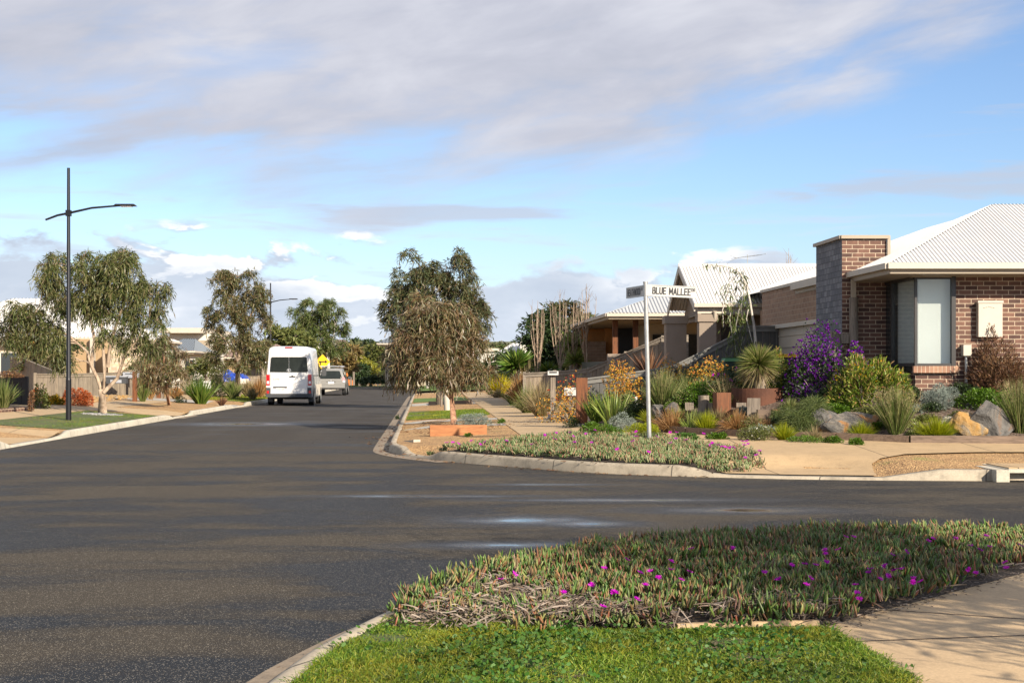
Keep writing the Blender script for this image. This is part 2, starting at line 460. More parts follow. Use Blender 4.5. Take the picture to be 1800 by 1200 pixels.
M['gravel'] = granular('tan_gravel', [(.14, .075, .03), (.32, .18, .075), (.42, .25, .10), (.54, .35, .16)], 42, (.20, .22, .05), .9, .9, (.60, .74))
M['mulch'] = granular('bark_mulch', [(.03, .02, .015), (.07, .045, .03), (.12, .08, .055), (.16, .12, .09)], 32)
M['soil'] = granular('dark_soil', [(.035, .025, .018), (.06, .042, .03), (.09, .065, .045)], 38)
M['grassbase'] = granular('turf_soil', [(.05, .07, .015), (.07, .10, .02), (.09, .12, .03), (.10, .09, .04)], 60, (.12, .08, .045), 2.2)
M['grassfar'] = granular('turf_far', [(.055, .10, .012), (.085, .15, .018), (.12, .19, .025)], 40, (.15, .18, .03), .5)
M['land'] = granular('dry_land', [(.07, .08, .03), (.12, .11, .05), (.10, .12, .04)], 2)
M['pebble'] = granular('grey_pebbles', [(.08, .08, .075), (.2, .195, .185), (.36, .35, .33)], 22)

M['brick1'] = brick('plum_brick', (.068, .034, .026), (.18, .092, .062), (.52, .42, .30))
M['brick2'] = brick('tan_brick', (.25, .155, .10), (.31, .20, .13), (.34, .26, .19), .24, .12, .014)
M['slate'] = brick('slate_cladding', (.11, .115, .13), (.19, .195, .21), (.055, .055, .06), .19, .12, .012)
M['soldier'] = brick('sill_brick', (.26, .14, .09), (.36, .21, .13), (.5, .41, .3), .08, .24, .010)
M['stonewall'] = brick('pale_stone', (.55, .43, .28), (.36, .28, .2), (.5, .45, .38), .33, .2, .02)
M['roof'] = plain('white_metal_roof', (.56, .545, .52), .42, 0, .06, .7, spec=.5)
M['roofgrey'] = plain('grey_metal_roof', (.42, .43, .43), .45, 0, .06, .8)
M['roofdark'] = plain('dark_metal_roof', (.12, .14, .16), .45, 0, .06, .8)
M['rooftile'] = plain('terracotta_roof', (.19, .13, .11), .8, 0, .2, 4)
M['trim'] = plain('cream_trim', (.33, .27, .195), .55, 0, .05, 2)
M['trimlight'] = plain('pale_trim', (.47, .415, .335), .55, 0, .05, 2)
M['render'] = plain('taupe_render', (.25, .20, .155), .85, 0, .08, 2, .15)
M['cream'] = plain('cream_render', (.42, .35, .24), .8, 0, .06, 1.5, .1)
M['white'] = plain('white_render', (.56, .53, .46), .75, 0, .05, 1.5)
M['apricot'] = plain('apricot_render', (.34, .235, .13), .8, 0, .06, 1.5)
M['darkframe'] = plain('dark_window_frame', (.035, .032, .03), .4)
M['meterbox'] = plain('meter_box_paint', (.47, .42, .345), .5, 0, .05, 2)
M['blind'] = plain('roller_blind', (.80, .80, .77), .8, 0, .03, 2)
M['black'] = plain('black_powdercoat', (.012, .012, .014), .38, .3, .1, 3)
M['galv'] = plain('galvanised_steel', (.42, .42, .40), .38, .55, .15, 9)
M['silver'] = plain('brushed_metal', (.55, .56, .58), .35, .6, .1, 5)
M['corten'] = plain('rusted_steel', (.085, .030, .014), .8, .1, .35, 3, .3)
M['fence'] = wood('weathered_palings', (.12, .092, .066), (.25, .20, .145))
M['fencecap'] = wood('weathered_fence_rail', (.11, .09, .07), (.22, .185, .145), axis='x')
M['fencegrey'] = wood('grey_painted_palings', (.055, .055, .052), (.082, .080, .075))
M['greycap'] = plain('grey_painted_capping', (.17, .165, .15), .7, 0, .15, 5)
M['fenceL'] = wood('west_weathered_palings', (.10, .08, .058), (.22, .18, .13))  # the left fences' own weathered timber colour
M['oldwood'] = wood('silvered_timber', (.06, .048, .035), (.21, .17, .13))
M['redwood'] = wood('red_brown_timber', (.028, .010, .004), (.155, .052, .015))
M['orangewood'] = wood('orange_timber', (.24, .085, .028), (.34, .14, .05), axis='x')
M['sleeper'] = wood('dark_sleeper', (.07, .045, .03), (.16, .11, .075), axis='x')
M['cladding'] = plain('orange_cladding', (.55, .22, .05), .55, 0, .15, 3)
M['vanpaint'] = plain('white_vehicle_paint', (.64, .63, .61), .28, 0, .03, 1.2, coat=.5)
M['suvpaint'] = plain('champagne_vehicle_paint', (.27, .262, .24), .35, .25, .04, 1.2, coat=.4)
M['dirtpaint'] = plain('dusty_lower_paint', (.62, .55, .44), .55, 0, .12, 3)
M['plastic'] = plain('dark_grey_plastic', (.045, .047, .05), .6, 0, .08, 4)
M['tyre'] = plain('tyre_rubber', (.02, .02, .021), .85, 0, .2, 9)
M['redlens'] = plain('red_lens', (.45, .008, .012), .2, 0, .05, 8, coat=.6)
M['clearlens'] = plain('clear_lens', (.75, .72, .7), .2, 0, .05, 8, coat=.6)
M['plate'] = plain('number_plate', (.75, .76, .76), .5)
M['signwhite'] = plain('white_sign_face', (.47, .46, .43), .5, 0, .06, 12)
M['signblack'] = plain('black_sign_lettering', (.012, .012, .014), .5)
M['yellow'] = plain('yellow_sign_face', (.80, .45, .01), .45, 0, .05, 6)
M['bingreen'] = plain('green_bin_lid', (.04, .15, .045), .5)
M['binyellow'] = plain('yellow_bin_lid', (.62, .36, .015), .5)
M['binbody'] = plain('dark_green_bin', (.012, .03, .02), .5)
M['tarp'] = plain('blue_tarpaulin', (.012, .05, .32), .4, 0, .2, 4)
M['orange'] = plain('orange_panel', (.6, .16, .03), .6)

def glassmat(name, tint=(.03, .035, .035), rough=.03):
    m, nt, bs = newmat(name)
    bs.inputs['Base Color'].default_value = (*tint, 1); bs.inputs['Roughness'].default_value = rough
    bs.inputs['Specular IOR Level'].default_value = .7; bs.inputs['IOR'].default_value = 1.5
    nz = noise(nt, ocoord(nt), 1.5, 2); bump(nt, bs, nz, .03, .02)
    return m
M['glass'] = glassmat('dark_glass')
M['carglass'] = plain('tinted_vehicle_glass', (.018, .022, .020), .12, 0, .3, 1.5, spec=.3)
def clearglass():
    m, nt, bs = newmat('window_pane'); nt.nodes.remove(bs)
    t = N(nt, 'ShaderNodeBsdfTransparent'); t.inputs[0].default_value = (.95, .97, .96, 1)
    g = N(nt, 'ShaderNodeBsdfGlossy'); g.inputs['Roughness'].default_value = .02; g.inputs[0].default_value = (.9, .95, .95, 1)
    fr = N(nt, 'ShaderNodeFresnel'); fr.inputs[0].default_value = 1.6
    mx = N(nt, 'ShaderNodeMixShader'); nt.links.new(math_(nt, 'MULTIPLY_ADD', fr.outputs[0], .45, c=.04), mx.inputs[0])
    nt.links.new(t.outputs[0], mx.inputs[1]); nt.links.new(g.outputs[0], mx.inputs[2])
    nt.links.new(mx.outputs[0], nt.nodes['Material Output'].inputs[0]); return m
M['pane'] = clearglass()

def rockmat(name, c1, c2, c3):
    m, nt, bs = newmat(name); c = ocoord(nt)
    n = noise(nt, c, 2.4, 6, .6, 1.2); n2 = noise(nt, c, 9, 6, .7)
    a = ramp(nt, n, [(.38, c1), (.5, c2), (.58, c3), (.68, c1)]); a = mix(nt, .5, a, ramp(nt, n2, [(.3, (.2,) * 3), (.75, (1,) * 3)]), 'MULTIPLY')
    nt.links.new(a, bs.inputs['Base Color']); bs.inputs['Roughness'].default_value = .8; bump(nt, bs, n2, .8, .05); return m
M['rock'] = rockmat('slaty_rock', (.115, .108, .095), (.21, .185, .15), (.42, .20, .06))
M['rockgrey'] = rockmat('grey_rock', (.085, .080, .072), (.155, .145, .13), (.19, .13, .09))
M['rockorange'] = rockmat('ochre_rock', (.42, .23, .06), (.38, .25, .11), (.20, .18, .15))

# foliage
LM = {
 'gum': leafmat('gum_leaves', [(.04, .058, .018), (.08, .105, .034), (.14, .155, .055), (.22, .21, .10), (.13, .10, .05)], .3, .45),
 'gumred': leafmat('reddish_gum_leaves', [(.06, .085, .03), (.12, .135, .05), (.25, .20, .11), (.20, .115, .06), (.10, .06, .03), (.42, .34, .22), (.13, .13, .055), (.17, .10, .05)], .35, .4, .5),
 'gumolive': leafmat('olive_red_gum_leaves', [(.05, .07, .025), (.10, .11, .04), (.17, .16, .075), (.16, .10, .05), (.07, .09, .03), (.28, .22, .13)], .25, .45),
 'gumdark': leafmat('dark_gum_leaves', [(.05, .065, .03), (.08, .10, .045), (.13, .13, .06), (.16, .11, .06)], .25, .45),
 'gumgreen': leafmat('green_gum_leaves', [(.06, .09, .028), (.09, .125, .038), (.13, .16, .055), (.16, .15, .07)], .3, .45),
 'olive': leafmat('olive_leaves', [(.08, .10, .03), (.13, .15, .045), (.18, .18, .06)], .25, .6),
 'yellowgreen': leafmat('yellow_green_leaves', [(.14, .16, .03), (.24, .24, .045), (.36, .31, .06), (.17, .20, .05)], .3),
 'brownbush': leafmat('brown_bush_leaves', [(.13, .10, .045), (.22, .16, .07), (.30, .21, .09), (.12, .12, .04)], .25),
 'pine': leafmat('pine_needles', [(.022, .045, .014), (.04, .07, .02), (.06, .09, .025)], .1),
 'dark': leafmat('dark_evergreen_leaves', [(.02, .035, .012), (.035, .06, .02), (.06, .09, .03)], .15),
 'silver': leafmat('silver_leaves', [(.16, .19, .16), (.27, .31, .27), (.38, .42, .37)], .15, .8, .1),
 'leuca': leafmat('leucadendron_leaves', [(.06, .11, .018), (.11, .18, .028), (.20, .26, .045), (.29, .29, .07), (.38, .22, .12)], .3),
 'green': leafmat('fresh_green_leaves', [(.05, .11, .015), (.09, .17, .02), (.14, .23, .04)], .3),
 'buff': leafmat('buff_grass', [(.30, .22, .12), (.42, .33, .19), (.24, .22, .10), (.50, .41, .26)], .3, .7),
 'grasstree': leafmat('grass_tree_needles', [(.07, .11, .02), (.14, .19, .04), (.24, .25, .08), (.36, .30, .16)], .2, .6),
 'clumpgrass': leafmat('clump_grass', [(.04, .10, .012), (.08, .16, .02), (.14, .23, .03), (.26, .28, .07)], .3, .5),
 'mop': leafmat('weeping_fine_leaves', [(.05, .08, .02), (.09, .12, .035), (.15, .17, .06)], .15, .6),
 'copper': leafmat('copper_grass', [(.26, .13, .05), (.40, .23, .10), (.48, .32, .17)], .3, .7),
 'lime': leafmat('lime_grass', [(.17, .22, .02), (.28, .32, .03), (.40, .40, .05)], .35, .6),
 'tuss': leafmat('tussock_grass', [(.08, .13, .03), (.14, .20, .05), (.28, .26, .12), (.20, .24, .09)], .3, .6),
 'strap': leafmat('strap_leaves', [(.05, .10, .02), (.10, .17, .035), (.22, .27, .07)], .25, .4),
 'straplight': leafmat('pale_strap_leaves', [(.16, .24, .05), (.28, .35, .10), (.40, .42, .18)], .3, .45),
 'phormium': leafmat('bronze_strap_leaves', [(.12, .06, .045), (.20, .11, .07), (.30, .18, .11)], .2, .45),
 'purple': leafmat('purple_bracts', [(.10, .01, .19), (.17, .02, .30), (.26, .04, .42)], .3, .6),
 'magenta': leafmat('magenta_petals', [(.50, .015, .42), (.65, .03, .60), (.58, .05, .48)], .3, .5),
 'orangeflower': leafmat('orange_flowers', [(.62, .20, .08), (.75, .40, .09), (.80, .58, .12), (.74, .50, .20), (.60, .14, .09)], .35, .6),
 'redflower': leafmat('red_flowers', [(.50, .05, .05), (.62, .12, .06), (.60, .18, .10)], .35, .6),
 'yellowflower': leafmat('yellow_flowers', [(.62, .42, .03), (.72, .34, .03), (.60, .50, .06)], .35, .6),
 'redshrub': leafmat('rusty_red_leaves', [(.32, .07, .035), (.45, .13, .06), (.50, .21, .10)], .25, .6),
 'darkred': leafmat('dark_red_leaves', [(.09, .04, .03), (.17, .09, .05), (.24, .14, .07), (.07, .05, .03)], .2, .6),
 'turf': leafmat('turf_blades', [(.055, .11, .014), (.10, .175, .025), (.17, .25, .04), (.31, .33, .07)], .3, .5),
 'turfyellow': leafmat('mossy_blades', [(.19, .22, .03), (.32, .30, .05), (.12, .18, .025)], .3, .6),
 'weed': leafmat('clover_leaves', [(.04, .11, .02), (.07, .15, .03), (.11, .19, .05)], .2, .55),
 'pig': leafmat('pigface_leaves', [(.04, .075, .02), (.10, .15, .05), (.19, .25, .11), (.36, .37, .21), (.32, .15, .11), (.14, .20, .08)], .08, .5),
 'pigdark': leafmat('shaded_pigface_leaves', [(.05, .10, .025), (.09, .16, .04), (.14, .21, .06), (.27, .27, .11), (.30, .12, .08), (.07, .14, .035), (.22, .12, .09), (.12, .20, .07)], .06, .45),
 'deadpig': leafmat('dead_stems', [(.10, .075, .055), (.20, .16, .125), (.36, .30, .25), (.13, .08, .055)], .0, .8),
 'twig': leafmat('bare_twigs', [(.20, .14, .10), (.30, .22, .17)], .0, .8),
 'whiteflower': leafmat('cream_flowers', [(.6, .57, .45), (.7, .68, .58)], .2, .7),
}
BK = {
 'gum': bark('gum_bark', (.22, .15, .10), (.40, .31, .22)),
 'red': bark('red_gum_bark', (.20, .09, .05), (.38, .22, .13)),
 'grey': bark('grey_bark', (.15, .12, .09), (.27, .22, .17)),
 'dark': bark('dark_bark', (.05, .04, .03), (.11, .085, .06)),
 'pale': bark('pale_bark', (.38, .34, .29), (.58, .54, .47)),
}
# ------------------------------------------------------------------ ground and roads
def circ(pts): return [(p[0], p[1]) for p in pts]
KLp = [Vector((kl(y), y)) for y in np.arange(-12, 131.2, 1.0)]
KRs = resample(smooth_poly(KR_PTS, 2), .5)
KNs = resample(smooth_poly(KN_PTS, 2), .25)[::-1]
def flat(name, poly, mat, z, kind='structure'):
    m = MB(); m.add([(x, y, z) for x, y in poly], [tuple(range(len(poly)))]); return tag(m.build(name, mat), kind=kind)
flat('ground', [(-900, -60), (900, -60), (900, 1500), (-900, 1500)], M['land'], -.08)
flat('road', [(-60, -14), (60, -14), (60, 135), (-60, 135)], M['asphalt'], 0)

# land parcels (the earth behind each kerb)
drape('verge_west', [(kl(y) - .12, y) for y in np.arange(-12, 131.1, 2)] + [(-60, 131), (-60, -12)], M['gravel'], 0, 1.1, par='L')
ko = offset(KRs, .13)
drape('verge_east', [(p.x, p.y) for p in ko if p.x < 16] + [(16, 89.2)], M['gravel'], 0, .42, par='R')
drape('verge_side', [(16, 19.0), (44, 18.95), (44, 89.2), (16, 89.2)], M['gravel'], 0, 2, par='R')
kn = offset(KNs, .13)
flatN = [(p.x, p.y) for p in kn if p.y > -11.9]
drape('verge_near', flatN + [(44, -11.9)], M['soil'], 0, 1.5, par='N')
drape('verge_far_east', [(kr(98.6) + .1, 98.6), (kr(130.8) + .1, 130.8), (50, 130.8), (50, 98.6)], M['land'], 0, 4, par='R2')
drape('far_hill', [(-260, 131.2), (-60, 131.2), (60, 131.2), (260, 131.2), (300, 520), (-300, 520)], M['land'], 0, 12, par='F')

# kerbs : face, rounded shoulder and top, following the drops at the crossings
def kerb(name, pts, hf, mat, gutter=None, gmat=None):
    m = MB(); prof = [(0, 0, 0), (.025, .75, 0), (.045, .95, 0), (.07, 1, 0), (.15, 1.0, .004), (.155, .6, 0)]
    offs = [offset(pts, o) for o, _, _ in prof]; V = []
    for i in range(len(pts)):
        q = offs[4][i]; h = max(.022, hf(q.x, q.y))
        for k, (o, f, e) in enumerate(prof): V.append((offs[k][i].x, offs[k][i].y, -.01 if k == 0 else h * f + e + .008))
    n = len(prof); fs = []
    for i in range(len(pts) - 1):
        for k in range(n - 1): fs.append((i * n + k, (i + 1) * n + k, (i + 1) * n + k + 1, i * n + k + 1))
    m.add(V, fs, 0, True); m.build(name, mat)['kind'] = 'structure'
    if gutter:
        g0 = offset(pts, -gutter); g1 = offset(pts, .01); m = MB(); V = []
        for a, b in zip(g0, g1): V += [(a.x, a.y, .007), (b.x, b.y, .004)]
        m.add(V, [(2 * i, 2 * i + 2, 2 * i + 3, 2 * i + 1) for i in range(len(pts) - 1)]); m.build(name.replace('kerb', 'gutter'), gmat)['kind'] = 'structure'
def neg(pts): return pts
KLr = [Vector((p.x, p.y)) for p in reversed(resample([Vector((kl(y), y)) for y in (-12, 25, 35, 50, 66, 80, 131)], .6))]
kerb('kerb_west', KLr[::-1] if False else [Vector(p) for p in KLr[::-1]], lambda x, y: HP('L', x, y), M['kerb_pale']) if False else None
def kerb_west():
    pts = KLr[::-1]
    m = MB(); V = []; prof = [(0, 0, 0), (.025, .75, 0), (.045, .95, 0), (.07, 1, 0), (.15, 1.0, .004), (.155, .6, 0)]
    for p in pts:
        h = max(.022, HP('L', p.x - .15, p.y))
        for k, (o, f, e) in enumerate(prof): V.append((p.x - o, p.y, -.01 if k == 0 else h * f + e + .008))
    n = len(prof); fs = []
    for i in range(len(pts) - 1):
        for k in range(n - 1): fs.append((i * n + k, i * n + k + 1, (i + 1) * n + k + 1, (i + 1) * n + k))
    m.add(V, fs, 0, True); m.build('kerb_west', M['kerb_pale'])['kind'] = 'structure'
kerb_west()
i_main = [i for i, p in enumerate(KRs) if p.y > 23.6]
kerb('kerb_east', KRs, lambda x, y: HP('R', x, y), M['kerb'])
g0 = [p for p in KRs if p.y > 22.9 and p.y < 88]
def gut(name, pts, w0, mat, z=.006):
    a = offset(pts, -w0); b = offset(pts, .01); m = MB(); V = []
    for p, q in zip(a, b): V += [(p.x, p.y, z), (q.x, q.y, z)]
    m.add(V, [(2 * i, 2 * i + 2, 2 * i + 3, 2 * i + 1) for i in range(len(pts) - 1)]); m.build(name, mat)['kind'] = 'structure'
gut('gutter_east', g0, .30, M['gutter'])
kerb('kerb_near', KNs, lambda x, y: HP('N', x, y), M['kerb'])
gut('gutter_near', [p for p in KNs if p.x < .6], .24, M['gutter'])
m = MB(); m.box((-6.5, 131.1, .07), (110, .16, .14)); m.build('kerb_far', M['kerb_pale'])['kind'] = 'structure'
# gutter across the western driveways
for y0, y1 in ((44.6, 47.6), (58.2, 62)):
    m = MB(); m.add([(kl(y0) + .3, y0, .006), (kl(y1) + .3, y1, .006), (kl(y1) - .02, y1, .006), (kl(y0) - .02, y0, .006)], [(0, 1, 2, 3)])
    m.build('gutter_west', M['gutter'])['kind'] = 'structure'

# east side: footpath, side path with driveway, crossings, lawns
def xl(y): return .3 - .058 * (y - 25.6)
YS = list(np.arange(26.2, 86.1, 2.0))
drape('footpath_east', [(xl(y), y) for y in YS] + [(xg(y) - .02, y) for y in YS[::-1] if y > 30] + [(1.5, 30.4)], M['path'], .010, .5)
drape('footpath_side', [(xl(26.2), 26.18), (1.5, 30.38), (3.37, 26.28), (4.6, 24.68), (6.77, 23.22), (8.7, 23.02), (40, 22.93), (40, 21.4), (7.3, 21.5), (6.1, 21.2),
      (5.35, 20.3), (5.15, 19.25), (4.1, 19.4), (3.1, 19.72), (2.6, 20.6), (1.2, 22.8), (.45, 25.2)], M['path_side'], .024, .25)
def strip_R(name, y0, y1, mat, off=.006, x0=.17):
    ys = np.linspace(y0, y1, 5)
    return drape(name, [(kr(y) + x0, y) for y in ys] + [(xl(y) - .01, y) for y in ys[::-1]], mat, off, .6)
strip_R('crossing_east', 32.9, 34.2, M['slab']); strip_R('crossing_east', 36.9, 38.3, M['slab'])
strip_R('driveway_east', 55.8, 60.4, M['slab'])
lawnR = [(kr(y) + .2, y) for y in (38.9, 43, 47)] + [(xl(y) - .05, y) for y in (47, 44, 41.5)] + [(xl(39) - .5, 39.2)]
drape('lawn_east', lawnR, M['grassbase'], .012, .6)
drape('lawn_east', [(kr(y) + .2, y) for y in (61.5, 66, 71)] + [(xl(y) - .1, y) for y in (71, 66, 62.5)], M['grassfar'], .012, .8)
drape('lawn_far_east', [(kr(y) + .25, y) for y in (99.2, 110, 130)] + [(kr(y) + 9, y) for y in (130, 110, 101)], M['grassfar'], .03, 2, par='R2')
drape('lawn_far', [(-60, 131.4), (40, 131.4), (40, 139), (-60, 139)], M['grassfar'], .03, 3, par='F')
# garden bed behind the timber edging
GX = [1.6, 3.37, 4.6, 6.77, 8.7, 14, 24]
bed = [(x, yg(x) + .06) for x in GX] + [(24, 26.3), (8.1, 26.3), (7.2, 34.5), (1.35, 34.5)]
drape('garden_soil', bed, M['mulch'], .025, .3)

# west side
def strip_L(name, y0, y1, a, b, mat, off=.006, step=.7):
    ys = np.linspace(y0, y1, max(3, int((y1 - y0) / 2)))
    return drape(name, [(kl(y) - a, y) for y in ys] + [(kl(y) - b, y) for y in ys[::-1]], mat, off, step)
strip_L('footpath_west', 8, 130, 2.75, 4.35, M['path'], .008, 1)
L1 = [(kl(y) - .18, y) for y in (32.4, 34, 38, 42.8)] + [(kl(y) - 2.7, y) for y in (44.0, 38, 33)]
drape('lawn_west', L1, M['grassbase'], .012, .6)
L0 = [(kl(y) - .18, y) for y in (20, 24, 27.2)] + [(kl(y) - 2.7, y) for y in (26.5, 20)]
drape('lawn_west', L0, M['grassbase'], .012, .8)
strip_L('driveway_west', 28, 31.6, .17, 2.74, M['path_side'], .009)
strip_L('driveway_west', 44.4, 47.8, .17, 9, M['path'], .012)
strip_L('driveway_west', 58.3, 61.8, .17, 12, M['slab'], .012)
L3 = [(kl(y) - .2, y) for y in (63, 70, 78)] + [(kl(y) - 2.6, y) for y in (78, 70, 64)]
drape('lawn_west', L3, M['grassfar'], .012, .8)
strip_L('garden_soil_west', 33, 44, 4.6, 6.5, M['mulch'], .01)

# near corner: path, lawn soil, bed soil
PNP = [G(*p) for p in ((1453, 1104), (1535, 1078), (1640, 1052), (1800, 1008))]
near_path = [(p.x, p.y) for p in PNP] + [(9, 10.4), (12, 10.6), (12, 1.0), (2.2, 1.0)] + [(2.0, 5.0)] + [(G(1600, 1199).x, G(1600, 1199).y)]
drape('footpath_near', near_path, M['path_near'], .006, .5)
lawnN = [(p.x, p.y) for p in offset(KNs, .145)[::-1] if 4.9 < p.y < 8.05] + [(G(px, py).x, G(px, py).y) for px, py in ((960, 1110), (1453, 1106), (1520, 1150), (1598, 1199))] + [(1.95, 5.0)]
drape('lawn_near', lawnN, M['grassbase'], .004, .3)
# thin joints in the near path
m = MB()
for a, b in (((1545, 1073), (1830, 1092)), ((1490, 1130), (1830, 1118))):
    A = G(*a); B = G(*b); m.slab((A.x, A.y), (B.x, B.y), .144, .1485, .012)
m.build('path_joint', M['soil'])['kind'] = 'structure'
# edging strip between lawn and bed
A, B = G(1190, 1108), G(1440, 1102)
m = MB(); m.slab((A.x, A.y + .02), (B.x, B.y + .02), .12, .172, .035)
tag(m.build('garden_edging', M['path_near'], None), 'thin pale concrete edging strip between the near lawn and the flowering groundcover', 'edging')
# ------------------------------------------------------------------ buildings
def SKF(x0, y0):
    def f(a, b, z): return Vector((x0 + a - .0646 * b, y0 + b, z))
    return f
def corr_face(mb, e0, e1, up, vmax, pitch=.1, amp=None, mi=0):
    amp = amp or pitch * .26
    """ribbed sheet; e0->e1 eave line, up = unit slope direction, vmax(t) = length of the sheet at eave fraction t"""
    e0 = Vector(e0); e1 = Vector(e1); up = Vector(up).normalized(); Lh = (e1 - e0).length
    nrm_ = (e1 - e0).normalized().cross(up).normalized()
    if nrm_.z < 0: nrm_ = -nrm_
    n = max(2, int(Lh / pitch * 4)); V = []
    pr = [0, 1, 1, 0]
    for i in range(n + 1):
        t = i / n; h = amp * pr[i % 4]
        a = e0.lerp(e1, t) + nrm_ * h; V += [a, a + up * max(.001, vmax(t))]
    mb.add(V, [(2 * i, 2 * i + 2, 2 * i + 3, 2 * i + 1) for i in range(n)], mi)
def hip_roof(name, P, z0, hgt, ridge, mat, parent, pitch=.1, ax='x', both=True, soffit=True, fascia=None, cap=.09):
    """P: four plan corners (front-left, front-right, back-right, back-left); ridge = (inset left, inset right) fractions along x
    or front/back along y when ax='y'"""
    A, B, C_, D_ = [Vector((p[0], p[1], z0)) for p in P]
    if ax == 'x':
        m0 = A.lerp(D_, .5); m1 = B.lerp(C_, .5); r0 = m0.lerp(m1, ridge[0]) + Vector((0, 0, hgt)); r1 = m0.lerp(m1, 1 - ridge[1]) + Vector((0, 0, hgt))
        faces = [(A, B, r1, r0), (C_, D_, r0, r1), (D_, A, r0, r0), (B, C_, r1, r1)]
    else:
        m0 = A.lerp(B, .5); m1 = D_.lerp(C_, .5); r0 = m0.lerp(m1, ridge[0]) + Vector((0, 0, hgt)); r1 = m0.lerp(m1, 1 - ridge[1]) + Vector((0, 0, hgt))
        faces = [(A, B, r0, r0), (C_, D_, r1, r1), (D_, A, r0, r1), (B, C_, r1, r0)]
    mb = MB()
    for e0, e1, q1, q0 in faces:
        ax_ = (e1 - e0).normalized(); Lh = (e1 - e0).length
        up = (q0 - e0) - ax_ * (q0 - e0).dot(ax_); sl = up.length; up = up.normalized()
        t0 = (q0 - e0).dot(ax_) / Lh; t1 = (q1 - e0).dot(ax_) / Lh
        def vm(t, t0=t0, t1=t1, sl=sl):
            v = 1.0
            if t0 > 1e-4: v = min(v, t / t0)
            if t1 < 1 - 1e-4: v = min(v, (1 - t) / (1 - t1))
            return v * sl
        corr_face(mb, e0, e1, up, vm, pitch)
    o = mb.build(name, mat, parent)
    # ridge and hip capping
    c = MB(); up_ = Vector((0, 0, .02))
    lines = [(r0, r1)]
    lines += [(A, r0), (D_, r0), (B, r1), (C_, r1)] if ax == 'x' else [(A, r0), (B, r0), (D_, r1), (C_, r1)]
    for a, b in lines:
        if (a - b).length > .1: c.tube([a + up_, b + up_], cap, 6)
    cc = c.build('ridge_cap', mat, None); cc.parent = o
    return o
def eaves(P, z, parent, w=.5, inset=.0, fasc=.17, mat='trim', gutter=True):
    """fascia, gutter round the roof outline and a soffit lining below"""
    m = MB(); n = len(P)
    for i in range(n):
        a = Vector(P[i][:2]); b = Vector(P[(i + 1) % n][:2]); m.slab(a, b, z - fasc, z - .03, .03)
    m.build('fascia', M[mat], parent)
    if gutter:
        g = MB(); cx = sum(p[0] for p in P) / n; cy = sum(p[1] for p in P) / n
        for i in range(n):
            a = Vector((P[i][0], P[i][1], 0)); b = Vector((P[(i + 1) % n][0], P[(i + 1) % n][1], 0))
            t = (b - a).normalized(); o_ = Vector((t.y, -t.x, 0)) * .065
            a2 = a - t * .06; b2 = b + t * .06
            g.slab(a2 + o_, b2 + o_, z - .085, z + .025, .10)
        g.build('gutter', M[mat + 'light' if mat == 'trim' else mat], parent)
    s = MB(); s.prism([Vector((p[0], p[1], z - .18)) for p in P], (0, 0, .008)); s.build('soffit', M['trim'], parent)

# --- corner house ---------------------------------------------------------------
h1 = thing('brick_house', 'plum brick corner house with white corrugated hip roof, stone clad pillar and tall corner window', 'house', (7.7, 26.4, 1.0))
f1 = SKF(7.75, 26.4)
zf = .95
wl = MB()
x_win0, x_win1 = 7.79, 8.52
def wbox(m, x0, x1, y0, y1, z0, z1, mi=0): m.box(((x0 + x1) / 2, (y0 + y1) / 2, (z0 + z1) / 2), (x1 - x0, y1 - y0, z1 - z0), 0, mi)
wbox(wl, 8.56, 21, 26.4, 26.64, .75, 3.40)            # front wall right of the window
wbox(wl, 7.80, 8.56, 26.4, 26.62, .75, 1.50)          # below the window
wbox(wl, 7.55, 7.79, 28.3, 32.2, .75, 3.4)
# wall in the recess behind the verandah
wbox(wl, 6.95, 7.62, 28.32, 28.5, .75, 3.4)
wbox(wl, 7.66, 7.8, 26.62, 27.6, .75, 1.5)
wbox(wl, 20.8, 21, 26.64, 36, .75, 3.4)
wl.build('wall', M['brick1'], h1)
m = MB(); wbox(m, 7.74, 8.6, 26.31, 26.42, 1.50, 1.63); m.build('window_sill', M['soldier'], h1)
m = MB(); wbox(m, 7.72, 8.55, 26.36, 26.5, 3.34, 3.42); m.build('window_head', M['trim'], h1)
win = MB()
for (a, b, c, d, e, f) in ((8.49, 8.57, 26.36, 26.46, 1.63, 3.36), (7.78, 7.83, 26.38, 26.43, 1.63, 3.36), (7.78, 8.5, 26.37, 26.45, 1.63, 1.68), (7.78, 8.5, 26.37, 26.45, 3.31, 3.36)):
    wbox(win, a, b, c, d, e, f)
for b in (1.22, 1.75):
    p = f1(0.0, b, 2.5); win.box((p.x + .03, p.y, 2.5), (.07, .07, 1.74))
for z in (1.66, 3.33):
    win.slab(f1(.04, .03, 0), f1(.04, 1.9, 0), z - .03, z + .03, .06)
wo = win.build('window', M['darkframe'], h1)
pn = MB(); wbox(pn, 7.82, 8.49, 26.405, 26.413, 1.68, 3.31); pn.slab(f1(.055, .04, 0), f1(.055, 1.2, 0), 1.69, 3.30, .008)
po = pn.build('pane', M['pane'], None); po.parent = wo; 
for v in po.data.vertices: v.co -= h1.location
bl = MB(); wbox(bl, 7.9, 8.56, 26.56, 26.57, 1.5, 3.38); bl.slab(f1(.13, .12, 0), f1(.13, 1.2, 0), 1.66, 3.32, .01)
bo = bl.build('blind', M['blind'], None); bo.parent = wo
for v in bo.data.vertices: v.co -= h1.location
dk = MB(); dk.slab(f1(.05, 1.25, 0), f1(.05, 1.9, 0), 1.0, 3.3, .02); dk.build('side_door', M['glass'], h1)
# interior box so the window is not see-through
m = MB(); wbox(m, 8.0, 9.6, 28.2, 28.22, .9, 3.4); wbox(m, 7.9, 9.6, 26.7, 28.2, 3.38, 3.4); m.build('inner_wall', M['blind'], h1)
